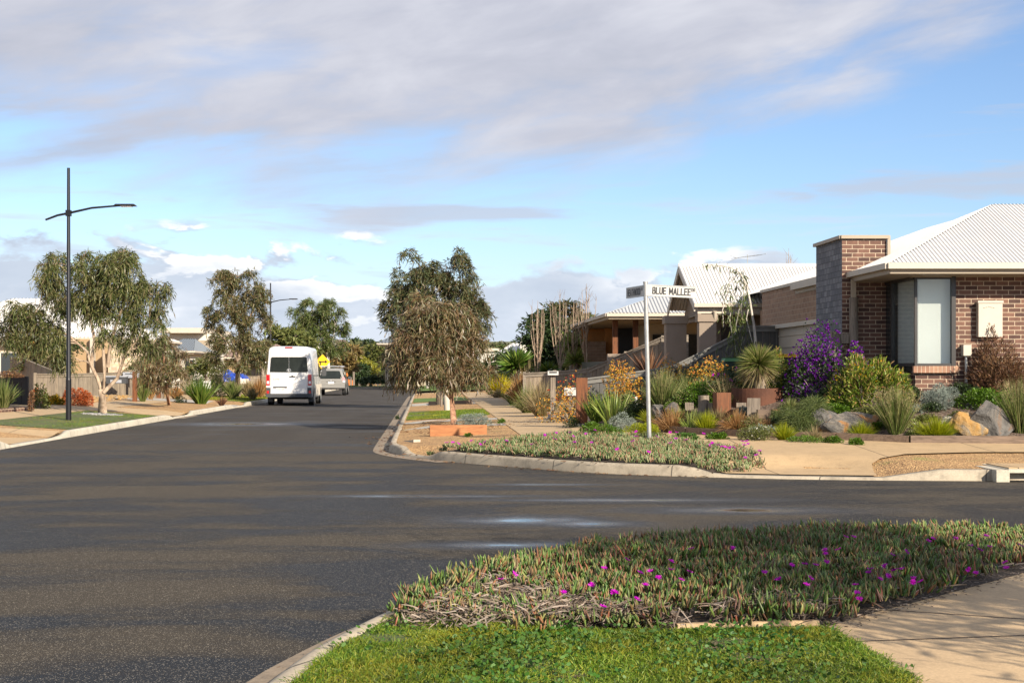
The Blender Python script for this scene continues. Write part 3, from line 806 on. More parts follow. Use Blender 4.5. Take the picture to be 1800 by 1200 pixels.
# pillar : slate on the street face, brick on the front
pl_ = MB(); P0 = (6.78, 28.05)
q = SKF(*P0)
w_, dp = .92, 1.85
V = [q(0, 0, .75), q(w_, 0, .75), q(w_, dp, .75), q(0, dp, .75), q(0, 0, 4.27), q(w_, 0, 4.27), q(w_, dp, 4.27), q(0, dp, 4.27)]
pl_.add(V, [(0, 1, 5, 4), (1, 2, 6, 5), (2, 3, 7, 6)], 0); pl_.add([V[0], V[4], V[7], V[3]], [(0, 1, 2, 3)], 1); pl_.add(V[4:], [(0, 1, 2, 3)], 0)
pl_.build('pillar', [M['brick1'], M['slate']], h1)
m = MB()
for (a0, b0, a1, b1) in ((-.03, -.03, w_ + .03, -.03), (-.03, -.03, -.03, dp + .03), (w_ + .03, -.03, w_ + .03, dp + .03)):
    m.slab(q(a0, b0, 0), q(a1, b1, 0), 4.25, 4.32, .07)
m.prism([q(-.03, -.03, 4.285), q(w_ + .03, -.03, 4.285), q(w_ + .03, dp, 4.285), q(-.03, dp, 4.285)], (0, 0, .03))
a = q(w_ + .03, -.03, 0); m.box((a.x, a.y, 4.09), (.06, .05, .38))
m.build('pillar_capping', M['trim'], h1)
# main hip roof
R1 = [(7.13, 25.75), (22, 25.75), (21.6, 32.33), (6.72, 32.33)]
hip_roof('roof', R1, 3.56, 1.51, (.222, .2), M['roof'], h1, .078)
eaves(R1, 3.54, h1)
# rear roofs
R2 = [(7.4, 31.0), (16.5, 31.0), (15.9, 41.0), (6.75, 41.0)]
hip_roof('rear_roof', R2, 3.75, 1.75, (.45, .3), M['roof'], h1, .09, ax='y')
R3 = [(11.4, 30.4), (21.4, 30.4), (21.1, 37.6), (11.0, 37.6)]
hip_roof('rear_roof', R3, 4.0, 1.5, (.3, .3), M['roof'], h1, .09)
# side parapet wall of the garage with roller door
g = SKF(6.98, 30.0)
m = MB(); m.slab(g(0, 0, 0), g(0, 5.6, 0), 2.64, 3.58, .2); m.slab(g(0, 0, 0), g(0, .35, 0), .7, 2.64, .2); m.slab(g(0, 5.0, 0), g(0, 5.6, 0), .7, 2.64, .2)
m.build('garage_wall', M['brick2'], h1)
m = MB(); m.slab(g(-.0, .35, 0), g(.0, 5.0, 0), .9, 2.62, .05)
for k in range(6): m.slab(g(-.035, .36, 0), g(-.035, 4.98, 0), 1.0 + k * .28, 1.02 + k * .28, .02)
m.build('garage_door', M['trimlight'], h1)
m = MB(); m.slab(g(0, -.05, 0), g(0, 5.65, 0), 3.58, 3.65, .28); m.slab(g(-.11, .3, 0), g(-.11, 5.05, 0), 2.60, 2.70, .06); m.box(g(0.1, -.08, 3.5), (.3, .12, .3)); m.build('wall_capping', M['trimlight'], h1)
m = MB(); p = g(.16, -.1, 0); m.tube([(p.x, p.y, .8), (p.x, p.y, 3.4)], .05, 8); m.build('downpipe', M['trimlight'], h1)
# verandah post with metal bracket
pp = (6.99, 27.95)
m = MB(); m.box((pp[0], pp[1], 3.2), (.10, .06, .42)); m.build('post_bracket', M['trim'], h1)
m = MB(); m.tube([(pp[0], pp[1], .85), (pp[0] + .01, pp[1], 1.8), (pp[0], pp[1], 3.04)], [.10, .095, .09], 12); m.build('verandah_post', M['oldwood'], h1)
m = MB(); m.tube([(6.62, 28.0, .8), (6.62, 28.0, 2.35)], [.1, .09], 10); m.box((6.8, 28.0, 2.2), (.34, .06, .2)); m.build('gate_post', M['oldwood'], h1)
# meter box with gas meter
mb_ = MB()
def wc(px, py, d): return W(px, py, d)
a = wc(1719, 592, 26.3); b = wc(1761, 530, 26.3)
wbox(mb_, a.x, b.x, 26.26, 26.4, a.z, b.z); o = mb_.build('meter_box', M['meterbox'], h1)
m = MB(); wbox(m, a.x - .015, b.x + .015, 26.245, 26.26, b.z - .03, b.z + .015)
for k in range(5): wbox(m, a.x + .1 + k * .045, a.x + .13 + k * .045, 26.25, 26.262, b.z - .1 - .012 * abs(k - 2), b.z - .088 - .012 * abs(k - 2))
m.build('meter_hood', M['meterbox'], h1)
a = wc(1692, 625, 26.3); b = wc(1706, 606, 26.3)
m = MB(); wbox(m, a.x, b.x, 26.24, 26.4, a.z, b.z); m.build('gas_meter', M['meterbox'], h1)
m = MB(); x = (a.x + b.x) / 2; m.tube([(x, 26.33, a.z), (x, 26.33, 1.25), (x + .03, 26.3, 1.15)], .028, 8); m.build('conduit', M['galv'], h1)

# --- tv antenna on the neighbour -------------------------------------------------
# --- gabled neighbour --------------------------------------------------------------
h2 = thing('gabled_house', 'taupe rendered house with white ribbed gable roof and timber posted verandah behind the paling fences', 'house', (6.2, 44, 1.0))
gA = Vector((5.33, 40, 3.5)); gB = Vector((5.04, 44.4, 3.5))
ap = Vector((5.14, 42.2, 4.80)); 
ridR = Vector((14, 42.2, 4.80)); 
m = MB()
def slope_face(m, e0, e1, r0, r1, pitch=.1):
    ax_ = (e1 - e0).normalized(); up = (r0 - e0) - ax_ * (r0 - e0).dot(ax_)
    # parallelogram: shear handled by offsetting the eave ends
    Lh = (e1 - e0).length; n = int(Lh / pitch * 4); nn = ax_.cross(up).normalized(); nn = nn if nn.z > 0 else -nn
    V = []
    for i in range(n + 1):
        t = i / n; h = .028 * [0, 1, 1, 0][i % 4]
        V += [e0.lerp(e1, t) + nn * h, r0.lerp(r1, t) + nn * h]
    m.add(V, [(2 * i, 2 * i + 2, 2 * i + 3, 2 * i + 1) for i in range(n)])
slope_face(m, gA, Vector((14, 40, 3.5)), ap, ridR); slope_face(m, Vector((14, 44.4, 3.5)), gB, ridR, ap)
ro = m.build('roof', M['roof'], h2)
c = MB(); c.tube([ap, ridR], .08, 6); cc = c.build('ridge_cap', M['roof'], None); cc.parent = ro
for v in cc.data.vertices: v.co -= h2.location
# barge boards and gable wall set back
m = MB()
for e in (gA, gB):
    dn = Vector((0, 0, -.2)); a = e; b = ap
    m.add([a, b, b + dn, a + dn, a + Vector((.04, 0, 0)), b + Vector((.04, 0, 0)), b + dn + Vector((.04, 0, 0)), a + dn + Vector((.04, 0, 0))], [(0, 1, 2, 3), (4, 7, 6, 5), (0, 3, 7, 4), (0, 4, 5, 1), (1, 5, 6, 2), (2, 6, 7, 3)])
m.build('barge_board', M['trimlight'], h2)
m = MB(); off = Vector((.55, 0, -.06))
m.prism([gA + off + Vector((0, .2, 0)), ap + off + Vector((0, 0, -.08)), gB + off + Vector((0, -.2, 0)), gB + off + Vector((0, -.2, -.35)), gA + off + Vector((0, .2, -.35))], (.12, 0, 0))
m.build('gable_wall', M['render'], h2)
m = MB(); m.slab((5.33, 39.95), (8.3, 39.95), 3.42, 3.53, .14); m.slab((5.45, 40.1), (8.3, 40.1), 3.2, 3.42, .05); m.build('fascia', M['trimlight'], h2)
m = MB(); wbox(m, 5.55, 13.9, 40.05, 44.2, 3.22, 3.24); m.build('soffit', M['trim'], h2)
# porch columns
m = MB()
for (x, y, w) in ((5.02, 42.0, .62), (5.75, 40.35, .5)):
    wbox(m, x - w / 2, x + w / 2, y - w / 2, y + w / 2, .9, 3.0); wbox(m, x - w / 2 - .05, x + w / 2 + .05, y - w / 2 - .05, y + w / 2 + .05, 3.0, 3.24)
m.build('porch_column', M['render'], h2)
m = MB(); m.tube([(5.95, 40.02, 3.3), (5.95, 40.12, 3.0), (5.95, 40.3, 2.85), (5.95, 40.3, 1.0)], .055, 8); m.build('downpipe', M['trimlight'], h2)
m = MB(); wbox(m, 6.1, 13.5, 41.8, 44.0, .9, 3.22); m.build('wall', M['render'], h2)
m = MB(); wbox(m, 6.4, 7.6, 41.77, 41.8, 1.2, 2.9); m.build('window', M['glass'], h2)
m = MB(); wbox(m, 7.2, 13, 36.2, 39.6, .9, 3.3); m.build('garage_wing', M['brick2'], h2)
# verandah wing with hip roof
R4 = [(3.25, 46.0), (13.0, 46.0), (12.2, 57.0), (2.55, 57.0)]
hip_roof('wing_roof', R4, 3.5, 1.65, (.5, .4), M['roofgrey'], h2, .12, ax='x')
eaves(R4, 3.48, h2)
m = MB(); wbox(m, 4.9, 12.5, 50, 56.4, .9, 3.3); m.build('wing_wall', M['cream'], h2)
m = MB(); wbox(m, 5.15, 6.0, 49.96, 50.02, 2.05, 2.9); wbox(m, 6.4, 7.5, 49.96, 50.02, 1.2, 2.9); m.build('window', M['glass'], h2)
m = MB(); wbox(m, 2.85, 3.75, 54.6, 56.6, .8, 2.75); m.build('brick_wall', M['brick2'], h2)
m = MB(); wbox(m, 2.85, 4.9, 56.0, 56.5, 2.0, 3.3); wbox(m, 3.76, 4.25, 55.3, 55.5, 1.4, 3.3); m.build('timber_cladding', M['cladding'], h2)
m = MB(); wbox(m, 4.26, 4.9, 55.3, 55.5, .9, 3.3); m.build('dark_wall', M['darkframe'], h2)  # plain dark wall filling the rest beside the cladding
for (x, y) in ((3.55, 47.0), (4.25, 47.0), (5.5, 46.6)):
    m = MB(); wbox(m, x - .09, x + .09, y - .09, y + .09, 1.9, 3.3); m.build('timber_post', M['redwood'], h2)
for (x, y) in ((3.55, 47.0), (4.25, 47.0)):
    m = MB(); wbox(m, x - .27, x + .27, y - .27, y + .27, .8, 2.15); m.build('post_base', M['render'], h2)
m = MB(); m.slab((2.7, 52), (3.3, 47.2), .8, 1.9, .08); m.build('dark_balustrade', M['black'], h2)

def antenna():
    b = W(1314, 468, 42.2); t = thing('tv_antenna', 'thin metal television antenna on the white ribbed roof', 'antenna', (b.x, b.y, 4.8))
    m = MB(); m.tube([(b.x, b.y, 4.78), (b.x, b.y, 5.15)], .012, 5); m.build('mast', M['galv'], t)
    m = MB(); c0 = Vector((b.x - .45, b.y - .2, 5.02)); c1 = Vector((b.x + .45, b.y + .2, 5.16)); m.tube([c0, c1], .010, 4)
    for k in range(9):
        p = c0.lerp(c1, k / 8); L = .18 + .16 * (k / 8)
        m.tube([p + Vector((-L * .3, L, .0)), p + Vector((L * .3, -L, 0))], .006, 4)
    for s in (-1, 1): m.tube([c0 + Vector((.1, 0, 0)), c0 + Vector((-.12, .03, .09 * s))], .006, 4)
    m.build('aerial', M['galv'], t)
antenna()

# --- houses across the street ------------------------------------------------------
def gable_roofed(name, label, c, size, z0, zw, rise, wallm, roofm, over=.5, wins=(), ax='x', pitch=.15, hip=(.3, .3), door=None):
    x, y = c; w, d = size
    t = thing(name, label, 'house', (x, y, z0))
    m = MB(); m.box((x, y, (z0 + zw) / 2), (w, d, zw - z0)); m.build('wall', wallm, t)
    P = [(x - w / 2 - over, y - d / 2 - over), (x + w / 2 + over, y - d / 2 - over), (x + w / 2 + over, y + d / 2 + over), (x - w / 2 - over, y + d / 2 + over)]
    if rise: hip_roof('roof', P, zw, rise, hip, roofm, t, pitch, ax)
    eaves(P, zw - .01, t, mat='trim')
    for (a0, a1, b0, b1, face) in wins:
        m = MB(); n = MB()
        if face == 'f':
            wbox(m, x + a0, x + a1, y - d / 2 - .05, y - d / 2 + .02, b0, b1); wbox(n, x + a0 + .06, x + a1 - .06, y - d / 2 - .06, y - d / 2 - .045, b0 + .06, b1 - .06)
        else:
            wbox(m, x + w / 2 - .02, x + w / 2 + .05, y + a0, y + a1, b0, b1); wbox(n, x + w / 2 + .045, x + w / 2 + .06, y + a0 + .06, y + a1 - .06, b0 + .06, b1 - .06)
        f = m.build('window', M['white'], t); g_ = n.build('pane', M['glass'], None); g_.parent = f
        for v in g_.data.vertices: v.co -= t.location
    return t
hl1 = gable_roofed('white_roofed_house', 'cream house with white metal hip roof and dark carport behind the large left gum tree', (-26.2, 76), (11.5, 9), .7, 3.3, 2.3, M['cream'], M['roof'],
    .7, [(-4.5, -3.0, 1.2, 2.6, 'f'), (-.6, .4, 1.3, 2.6, 'f'), (3.4, 4.6, 1.3, 2.7, 'f')], 'x', .2, (.38, .42))
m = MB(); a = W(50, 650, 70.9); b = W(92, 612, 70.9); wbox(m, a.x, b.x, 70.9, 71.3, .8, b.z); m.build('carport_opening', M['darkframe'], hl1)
m = MB(); wbox(m, a.x - .2, b.x + .3, 70.8, 71.25, b.z, b.z + .35); m.build('timber_beam', M['cladding'], hl1)
a = W(150, 660, 69.5); b = W(182, 575, 69.5)
m = MB(); a = W(190, 668, 68); b = W(262, 598, 68); wbox(m, a.x, b.x, 68, 69, .6, b.z); m.build('stone_wall', M['stonewall'], hl1)
m = MB(); a = W(120, 660, 70); b = W(192, 575, 70); wbox(m, a.x, b.x, 70, 71, .6, b.z - .6); m.build('front_wall', M['apricot'], hl1)
for px in (84, 112, 158):
    m = MB(); a = W(px, 600, 69.6); wbox(m, a.x, a.x + .22, 69.6, 69.82, .7, 3.3); m.build('porch_post', M['trimlight'], hl1)
hl2 = thing('modern_house', 'cream two level house with flat parapet roof left of the tall gum tree', 'house', W(335, 660, 96))
a = W(298, 650, 96); b = W(375, 582, 96)
m = MB(); wbox(m, a.x, b.x, 96, 104, .4, b.z - .15); m.build('wall', M['white'], hl2)
m = MB(); wbox(m, a.x - .5, b.x - .5, 95, 104.5, b.z - .15, b.z + .2); m.build('roof_slab', M['trimlight'], hl2)
m = MB(); a2 = W(337, 0, 95.9); b2 = W(368, 0, 95.9); wbox(m, a2.x, b2.x, 95.9, 96, W(0, 612, 95.9).z, W(0, 598, 95.9).z); m.build('recess', M['trim'], hl2)
m = MB(); a2 = W(328, 0, 95.5); b2 = W(341, 0, 95.5); wbox(m, a2.x, b2.x, 95.8, 96, W(0, 634, 95).z, W(0, 621, 95).z); m.build('window', M['glass'], hl2)
a = W(285, 0, 88); b = W(340, 0, 88)
hl2b = gable_roofed('grey_roofed_house', 'low cream house with slate grey hip roof in front of the flat roofed house', ((a.x + b.x) / 2, 91), (b.x - a.x - 1, 5), .4, W(0, 617, 88).z, .85, M['white'], M['roofdark'], .5, [(.3, 1.0, 1.2, 2.4, 'f')])
a = W(412, 0, 100); b = W(475, 0, 100)
gable_roofed('apricot_house', 'apricot rendered house with terracotta tiled roof behind the paling fence', ((a.x + b.x) / 2, 104), (b.x - a.x + 1.5, 8), .4, W(0, 628, 100).z, 1.0, M['apricot'], M['rooftile'], .6, [(1.2, 2.2, 1.4, 2.2, 'f')], 'x', .3)
a = W(674, 0, 122); b = W(740, 0, 122)
tw = gable_roofed('beige_house', 'tall beige house with dark roof at the street end behind the weeping tree', ((a.x + b.x) / 2, 127), (b.x - a.x, 7), .3, W(0, 603, 122).z, .9, M['cream'], M['roofdark'], .6, [(-1.6, -.4, 1.0, 2.6, 'f')], 'x', .3)
m = MB(); a = W(681, 0, 121.8); b = W(700, 0, 121.8); wbox(m, a.x, b.x, 121.7, 123.4, .3, W(0, 635, 121).z); m.build('stone_base', M['slate'], tw)
a = W(885, 0, 105); b = W(960, 0, 105)
wh = gable_roofed('white_house', 'white house with skillion roof half hidden behind bare trees at the far right', ((a.x + b.x) / 2, 110), (b.x - a.x, 7), .5, W(0, 622, 105).z, .9, M['white'], M['roof'], .6, [(-.5, .6, 1.0, 2.2, 'f')], 'x', .3)
m = MB(); a = W(915, 0, 104); b = W(932, 0, 104); wbox(m, a.x, b.x, 106, 108, 1.5, W(0, 592, 104).z); m.build('tower', M['white'], wh)
a = W(840, 0, 140); b = W(872, 0, 140)
m = MB(); fl = thing('flat_white_house', 'small white flat roofed house among the trees left of the spiky yucca', 'house', ((a.x + b.x) / 2, 143, 1))
wbox(m, a.x, b.x, 142, 146, .2, W(0, 617, 140).z); m.build('wall', M['white'], fl)
m = MB(); wbox(m, a.x - .3, b.x + .3, 141.7, 146, W(0, 617, 140).z, W(0, 615, 140).z + .2); m.build('roof_slab', M['trimlight'], fl)
a = W(580, 0, 165); b = W(604, 0, 165)
gable_roofed('brown_roofed_house', 'brown roofed house glimpsed on the rise above the parked silver car', ((a.x + b.x) / 2, 168), (b.x - a.x, 5), 1.0, W(0, 609, 165).z, .9, M['apricot'], M['rooftile'], .5, [])
# the near corner's shade comes from an unseen tree added further down
# ------------------------------------------------------------------ fences
def fence(label, segs, mp, mr, name='paling_fence', th=.022, bw=.145, cap=True, posts=True, side=-1, caph=.05):
    """segs: list of (x,y,zbot,ztop) nodes"""
    t = thing(name, label, 'fence', (segs[0][0], segs[0][1], segs[0][2]))
    pm = MB(); rm = MB()
    for (a, b) in zip(segs, segs[1:]):
        A = Vector(a[:2]); B = Vector(b[:2]); L = (B - A).length; n = max(1, round(L / bw))
        for i in range(n):
            t0 = i / n + .02 / n; t1 = (i + 1) / n - .04 / n
            z1a = lerp(a[3], b[3], t0); z1b = lerp(a[3], b[3], t1); z0 = lerp(a[2], b[2], i / n)
            o_ = random.uniform(-.004, .004); d = (B - A).normalized(); nn = Vector((-d.y, d.x)) * o_
            pm.slab(A.lerp(B, t0) + nn, A.lerp(B, t1) + nn, z0, z1a - .02, th, 0, z0, z1b - .02)
        if cap:
            d = (B - A).normalized(); nn = Vector((-d.y, d.x)) * side * .02
            rm.slab(A + nn, B + nn, a[3] - .03, a[3] + .012, .11, 0, b[3] - .03, b[3] + .012)
            rm.slab(A + nn * 1.2, B + nn * 1.2, a[3] - .14, a[3] - .035, .035, 0, b[3] - .14, b[3] - .035)
    pm.build('palings', mp, t)
    if cap: rm.build('rail', mr, t)
    if posts:
        for a in segs:
            m = MB(); m.box((a[0], a[1] + .01, (a[2] + a[3]) / 2 + .02), (.11, .11, a[3] - a[2] + .06)); m.build('post', mr, t)
    return t
def fn(px, py, d, zb=None):
    p = W(px, py, d); return (p.x, p.y, (H(p.x, p.y) - .05) if zb is None else zb, p.z)
fence('weathered brown paling fence that steps up the slope beside the verandah house', [fn(922, 656, 47.7), fn(975, 653, 47.5), fn(1035, 648, 47.2), fn(1100, 620, 46.6), fn(1165, 592, 46), fn(1207, 591, 46)], M['fence'], M['fencecap'])
fence('dark grey painted board fence rising to the brick corner house', [fn(1015, 667, 34.4), fn(1080, 659, 34.3), fn(1140, 650, 34.2), fn(1183, 643, 34.1), fn(1235, 617, 34), fn(1292, 588, 34), fn(1292.5, 573, 34), fn(1365, 573, 34.2), fn(1432, 573, 34.4)], M['fencegrey'], M['greycap'], bw=.17, posts=False)
m = MB(); p = W(1408, 575, 34.1); m.box((p.x, p.y, (p.z + .8) / 2), (.1, .1, p.z - .8))
tag(m.build('fence_post', M['trimlight'], None, (p.x, p.y, .8)), 'pale timber post standing in the dark grey fence next to the slate pillar', 'post')
def fl_(px, py, d, g=None):
    p = W(px, py, d); return (p.x, p.y, H(p.x, p.y) - .03, p.z)
fence('sunlit weathered paling fence behind the big left gum tree', [fl_(62, 657, 57), fl_(100, 657, 58.5), fl_(160, 656, 61), fl_(233, 654, 63.6)], M['fenceL'], M['fenceL'], bw=.12)
fence('sloping paling return fence rising left behind the yellow bushes', [fl_(104, 656, 60), fl_(40, 630, 66), fl_(18, 628, 68)], M['fenceL'], M['fenceL'], bw=.12, posts=False)
fence('low grey paling fence between the two left street trees', [fl_(318, 662, 78), fl_(337, 660, 78.5)], M['fenceL'], M['fenceL'])
fence('long sunlit paling fence behind the white van', [fl_(372, 659, 84), fl_(405, 660, 85), fl_(430, 661, 86), fl_(455, 661, 87), fl_(480, 661, 88), fl_(520, 660, 92)], M['fenceL'], M['fenceL'])
fence('taller back paling fence beyond the blue tarpaulin', [fl_(425, 645, 93), fl_(450, 643, 94), fl_(478, 643, 95)], M['fenceL'], M['fenceL'])
# black panel fence at the left edge
fence('black metal panel fence beside the reddish shrub at the left edge', [fl_(-60, 666, 46.5), fl_(-5, 665, 46.3), fl_(47, 664, 46)], M['black'], M['black'], name='metal_fence', bw=.2)
t = thing('low_wall', 'low rusty brick garden kerb under the black panel fence', 'wall', G(0, 722))
m = MB(); a = G(-40, 727); b = G(47, 722); m.slab((a.x, a.y), (b.x, b.y), a.z - .05, a.z + .12, .15, 0, b.z - .05, b.z + .12); m.build('course', M['brick1'], t)

# ------------------------------------------------------------------ street furniture
def street_lamp(px, d, z0, label, armlen, ph=7.0, lean=0):
    x = (px - 900) / F * d; t = thing('street_lamp', label, 'street lamp', (x, d, z0), 'black street lamps on the west side')
    m = MB(); m.tube([(x, d, z0 - .05), (x, d, z0 + 1.1)], .075, 12); m.tube([(x, d, z0 + 1.1), (x, d, z0 + 1.16), (x, d, ph)], [.075, .062, .04], 12); m.build('pole', M['black'], t)
    m = MB(); za = ph - 1.22
    m.tube([(x - .62, d, za - .18), (x - .3, d, za - .06), (x, d, za), (x + armlen * .35, d, za + .14), (x + armlen * .75, d, za + .2)], [.028, .032, .035, .03, .026], 8)
    m.box((x, d, za), (.13, .13, .16)); m.build('arm', M['black'], t)
    m = MB(); m.box((x + armlen * .86, d, za + .215), (.62 * armlen / 1.8, .2, .055), taper=.8); m.build('lamp_head', M['black'], t)
    m = MB(); m.box((x + armlen * .88, d, za + .18), (.3, .14, .02)); m.build('lens', M['clearlens'], t)
street_lamp(120.5, 36.9, H((120.5 - 900) / F * 36.9, 36.9), 'near black street lamp with curved arm on the left lawn', 1.78, 7.03)
street_lamp(475.5, 86, .3, 'far black street lamp rising behind the white van', 1.68, 7.15)

# text helper ---------------------------------------------------------------
def text_mesh(name, body, size, mat, parent, org, xdir, ydir, depth=.002, squash=.72, bold=.012, space=1.0, align='LEFT'):
    cu = bpy.data.curves.new(name, 'FONT'); cu.body = body; cu.size = size; cu.extrude = depth; cu.offset = bold * size
    cu.space_character = space; cu.align_x = align
    ob = bpy.data.objects.new(name, cu); COL.objects.link(ob)
    dg = bpy.context.evaluated_depsgraph_get(); dg.update()
    me = bpy.data.meshes.new_from_object(ob.evaluated_get(dg)); bpy.data.objects.remove(ob)
    X = Vector(xdir).normalized(); Y = Vector(ydir).normalized(); Z = X.cross(Y)
    base = Vector(parent.location) if parent else Vector()
    if parent and parent.parent: base = base + parent.parent.location
    for v in me.vertices:
        v.co = Vector(org) + X * v.co.x * squash + Y * v.co.y + Z * v.co.z - base
    me.materials.clear(); me.materials.append(mat)
    o = bpy.data.objects.new(name, me); COL.objects.link(o); o.parent = parent
    return o

GL = {'L': (.5, [[(0, 1), (0, 0), (.5, 0)]]), 'E': (.5, [[(.5, 1), (0, 1), (0, 0), (.5, 0)], [(0, .52), (.42, .52)]]),
 'U': (.54, [[(0, 1), (0, .2), (.1, .04), (.27, 0), (.44, .04), (.54, .2), (.54, 1)]]), 'B': (.52, [[(0, .52), (.34, .52), (.47, .62), (.47, .9), (.34, 1), (0, 1), (0, 0), (.36, 0), (.52, .12), (.52, .4), (.34, .52)]]),
 'M': (.68, [[(0, 0), (0, 1), (.34, .3), (.68, 1), (.68, 0)]]), 'A': (.6, [[(0, 0), (.3, 1), (.6, 0)], [(.11, .3), (.49, .3)]]), 'D': (.52, [[(0, 0), (0, 1), (.32, 1), (.52, .8), (.52, .2), (.32, 0), (0, 0)]]),
 'R': (.54, [[(0, 0), (0, 1), (.36, 1), (.52, .88), (.52, .62), (.36, .5), (0, .5)], [(.3, .5), (.54, 0)]]), 'H': (.52, [[(0, 0), (0, 1)], [(.52, 0), (.52, 1)], [(0, .5), (.52, .5)]]),
 'T': (.56, [[(0, 1), (.56, 1)], [(.28, 1), (.28, 0)]]), 'W': (.74, [[(0, 1), (.18, 0), (.37, .8), (.56, 0), (.74, 1)]]), 'V': (.6, [[(0, 1), (.3, 0), (.6, 1)]]),
 'O': (.54, [[(.27, 0), (.08, .06), (0, .25), (0, .75), (.08, .94), (.27, 1), (.46, .94), (.54, .75), (.54, .25), (.46, .06), (.27, 0)]]), ' ': (.28, [])}
def stroke_text(name, body, hgt, mat, parent, org, xdir, ydir, wf=.8, th=.15, gap=.30, total=None):
    X = Vector(xdir).normalized(); Y = Vector(ydir); Y = (Y - X * Y.dot(X)).normalized(); Z = X.cross(Y); m = MB(); adv = 0; tot = sum(GL[c][0] + gap for c in body) - gap
    if total: wf = total / (tot * hgt)
    def P(x, y, z): return Vector(org) + X * x * hgt * wf + Y * y * hgt + Z * z
    lay = 0
    for c in body:
        w, st_ = GL[c]
        for ln in st_:
            for (a, b) in zip(ln, ln[1:]):
                a = Vector(((adv + a[0]) * wf, a[1])); b = Vector(((adv + b[0]) * wf, b[1])); d = (b - a).normalized(); n = Vector((-d.y, d.x)) * th / 2; a = a - d * th / 2; b = b + d * th / 2
                lay = (lay + 1) % 5; z = .0006 + lay * .00025
                m.add([P(q.x / wf, q.y, z) for q in (a - n, b - n, b + n, a + n)], [(0, 1, 2, 3)])
        adv += w + gap
    return_ = m.build(name, mat, parent) if not parent or not parent.parent else None
    if return_ is None:
        return_ = m.build(name, mat, None); return_.parent = parent
        for v in return_.data.vertices: v.co -= parent.parent.location
    return return_

# --- street name sign ------------------------------------------------------
sb = W(1142, 786, 23.6); st = thing('street_sign', 'white street name sign on a tall galvanised pole in the flowering groundcover', 'street sign', (sb.x, sb.y, H(sb.x, sb.y)))
tp = W(1134.5, 497, 23.6)
m = MB(); m.tube([(sb.x, sb.y, .1), (tp.x, tp.y, tp.z)], .038, 12); m.tube([(tp.x, tp.y, tp.z - .005), (tp.x, tp.y, tp.z + .02)], .042, 12); m.build('pole', M['galv'], st)
def blade(o0, xd, L, hgt, nm, txt, txt2, side):
    xd = Vector(xd).normalized(); nrm_ = Vector((xd.y, -xd.x, 0))
    b = MB(); a = Vector(o0); e = a + xd * L
    b.slab(a, e, a.z - hgt, a.z, .022, 0, e.z - hgt, e.z)
    bo = b.build(nm, M['signwhite'], st)
    k = MB()
    k.slab(a - xd * .01, e, a.z - .004, a.z + .012, .034, 0, e.z - .004, e.z + .012); k.slab(a - xd * .01, e, a.z - hgt - .01, a.z - hgt + .003, .034, 0, e.z - hgt - .01, e.z - hgt + .003)
    ko_ = k.build('blade_edge', M['galv'], None); ko_.parent = bo
    for v in ko_.data.vertices: v.co -= st.location
    if side < 0:   # text reads from the left hand side face
        s0 = e + nrm_ * -.0125 if False else e
    return bo, a, e
bo, a, e = blade((tp.x + .05, tp.y - .01, W(0, 501, 23.6).z), (1, .06, -.045), .83, .178, 'name_blade', '', '', 1)
xd = (e - a).normalized(); nf = Vector((0, -1, 0))
org = a + xd * .075 + Vector((0, -.0145, -.142))
stroke_text('lettering', 'BLUE MALLEE', .105, M['signblack'], bo, org, xd, (0, 0, 1), total=.655, th=.17)
stroke_text('lettering', 'DR', .048, M['signblack'], bo, a + xd * .752 + Vector((0, -.0145, -.075)), xd, (0, 0, 1), total=.062, th=.17)
m = MB(); m.box((a.x - .0, a.y - .018, a.z - .09), (.1, .03, .2)); m.build('clamp', M['signwhite'], st)
far_ = Vector((tp.x - .245, tp.y + .80, W(0, 502, 23.6).z + .0)); near_ = Vector((tp.x - .02, tp.y + .04, W(0, 502, 23.6).z))
bd = (near_ - far_).normalized(); b = MB(); b.slab(far_, near_, far_.z - .17, far_.z, .02)
bo2 = b.build('name_blade', M['signwhite'], st)
k = MB(); k.slab(far_, near_, far_.z - .004, far_.z + .012, .034); k.slab(far_, near_, far_.z - .18, far_.z - .167, .034); k.slab(far_ - bd * .012, far_, far_.z - .18, far_.z + .012, .034)
k2 = k.build('blade_edge', M['galv'], None); k2.parent = bo2
for v in k2.data.vertices: v.co -= st.location
nl = Vector((bd.y, -bd.x, 0)); nl = nl if nl.x < 0 else -nl
stroke_text('lettering', 'HEATHWOOD', .105, M['signblack'], bo2, far_ + bd * .05 + nl * .0125 + Vector((0, 0, -.14)), bd, (0, 0, 1), total=.60, th=.17)
stroke_text('lettering', 'AV', .048, M['signblack'], bo2, far_ + bd * .69 + nl * .0125 + Vector((0, 0, -.075)), bd, (0, 0, 1), total=.06, th=.17)

# --- yellow warning sign ----------------------------------------------------
p = W(567, 636, 100); t = thing('warning_sign', 'yellow diamond warning sign with black arrow behind the parked silver car', 'road sign', (p.x, 100, 0.15))
m = MB(); m.tube([(p.x, 100.05, .1), (p.x, 100.05, p.z + .5)], .035, 8); m.build('pole', M['galv'], t)
m = MB(); r = .56; m.prism([(p.x + r, 100, p.z), (p.x, 100, p.z + r), (p.x - r, 100, p.z), (p.x, 100, p.z - r)], (0, .02, 0)); so = m.build('sign_face', M['yellow'], t)
m = MB(); m.box((p.x - .02, 99.985, p.z + .02), (.5, .01, .08)); m.box((p.x - .16, 99.985, p.z - .1), (.08, .01, .24)); m.prism([(p.x + .2, 99.98, p.z + .14), (p.x + .36, 99.98, p.z + .02), (p.x + .2, 99.98, p.z - .1)], (0, .01, 0))
ao = m.build('arrow', M['signblack'], None); ao.parent = so
for v in ao.data.vertices: v.co -= t.location
# rectangular white sign far
p = GD(1000, 70)
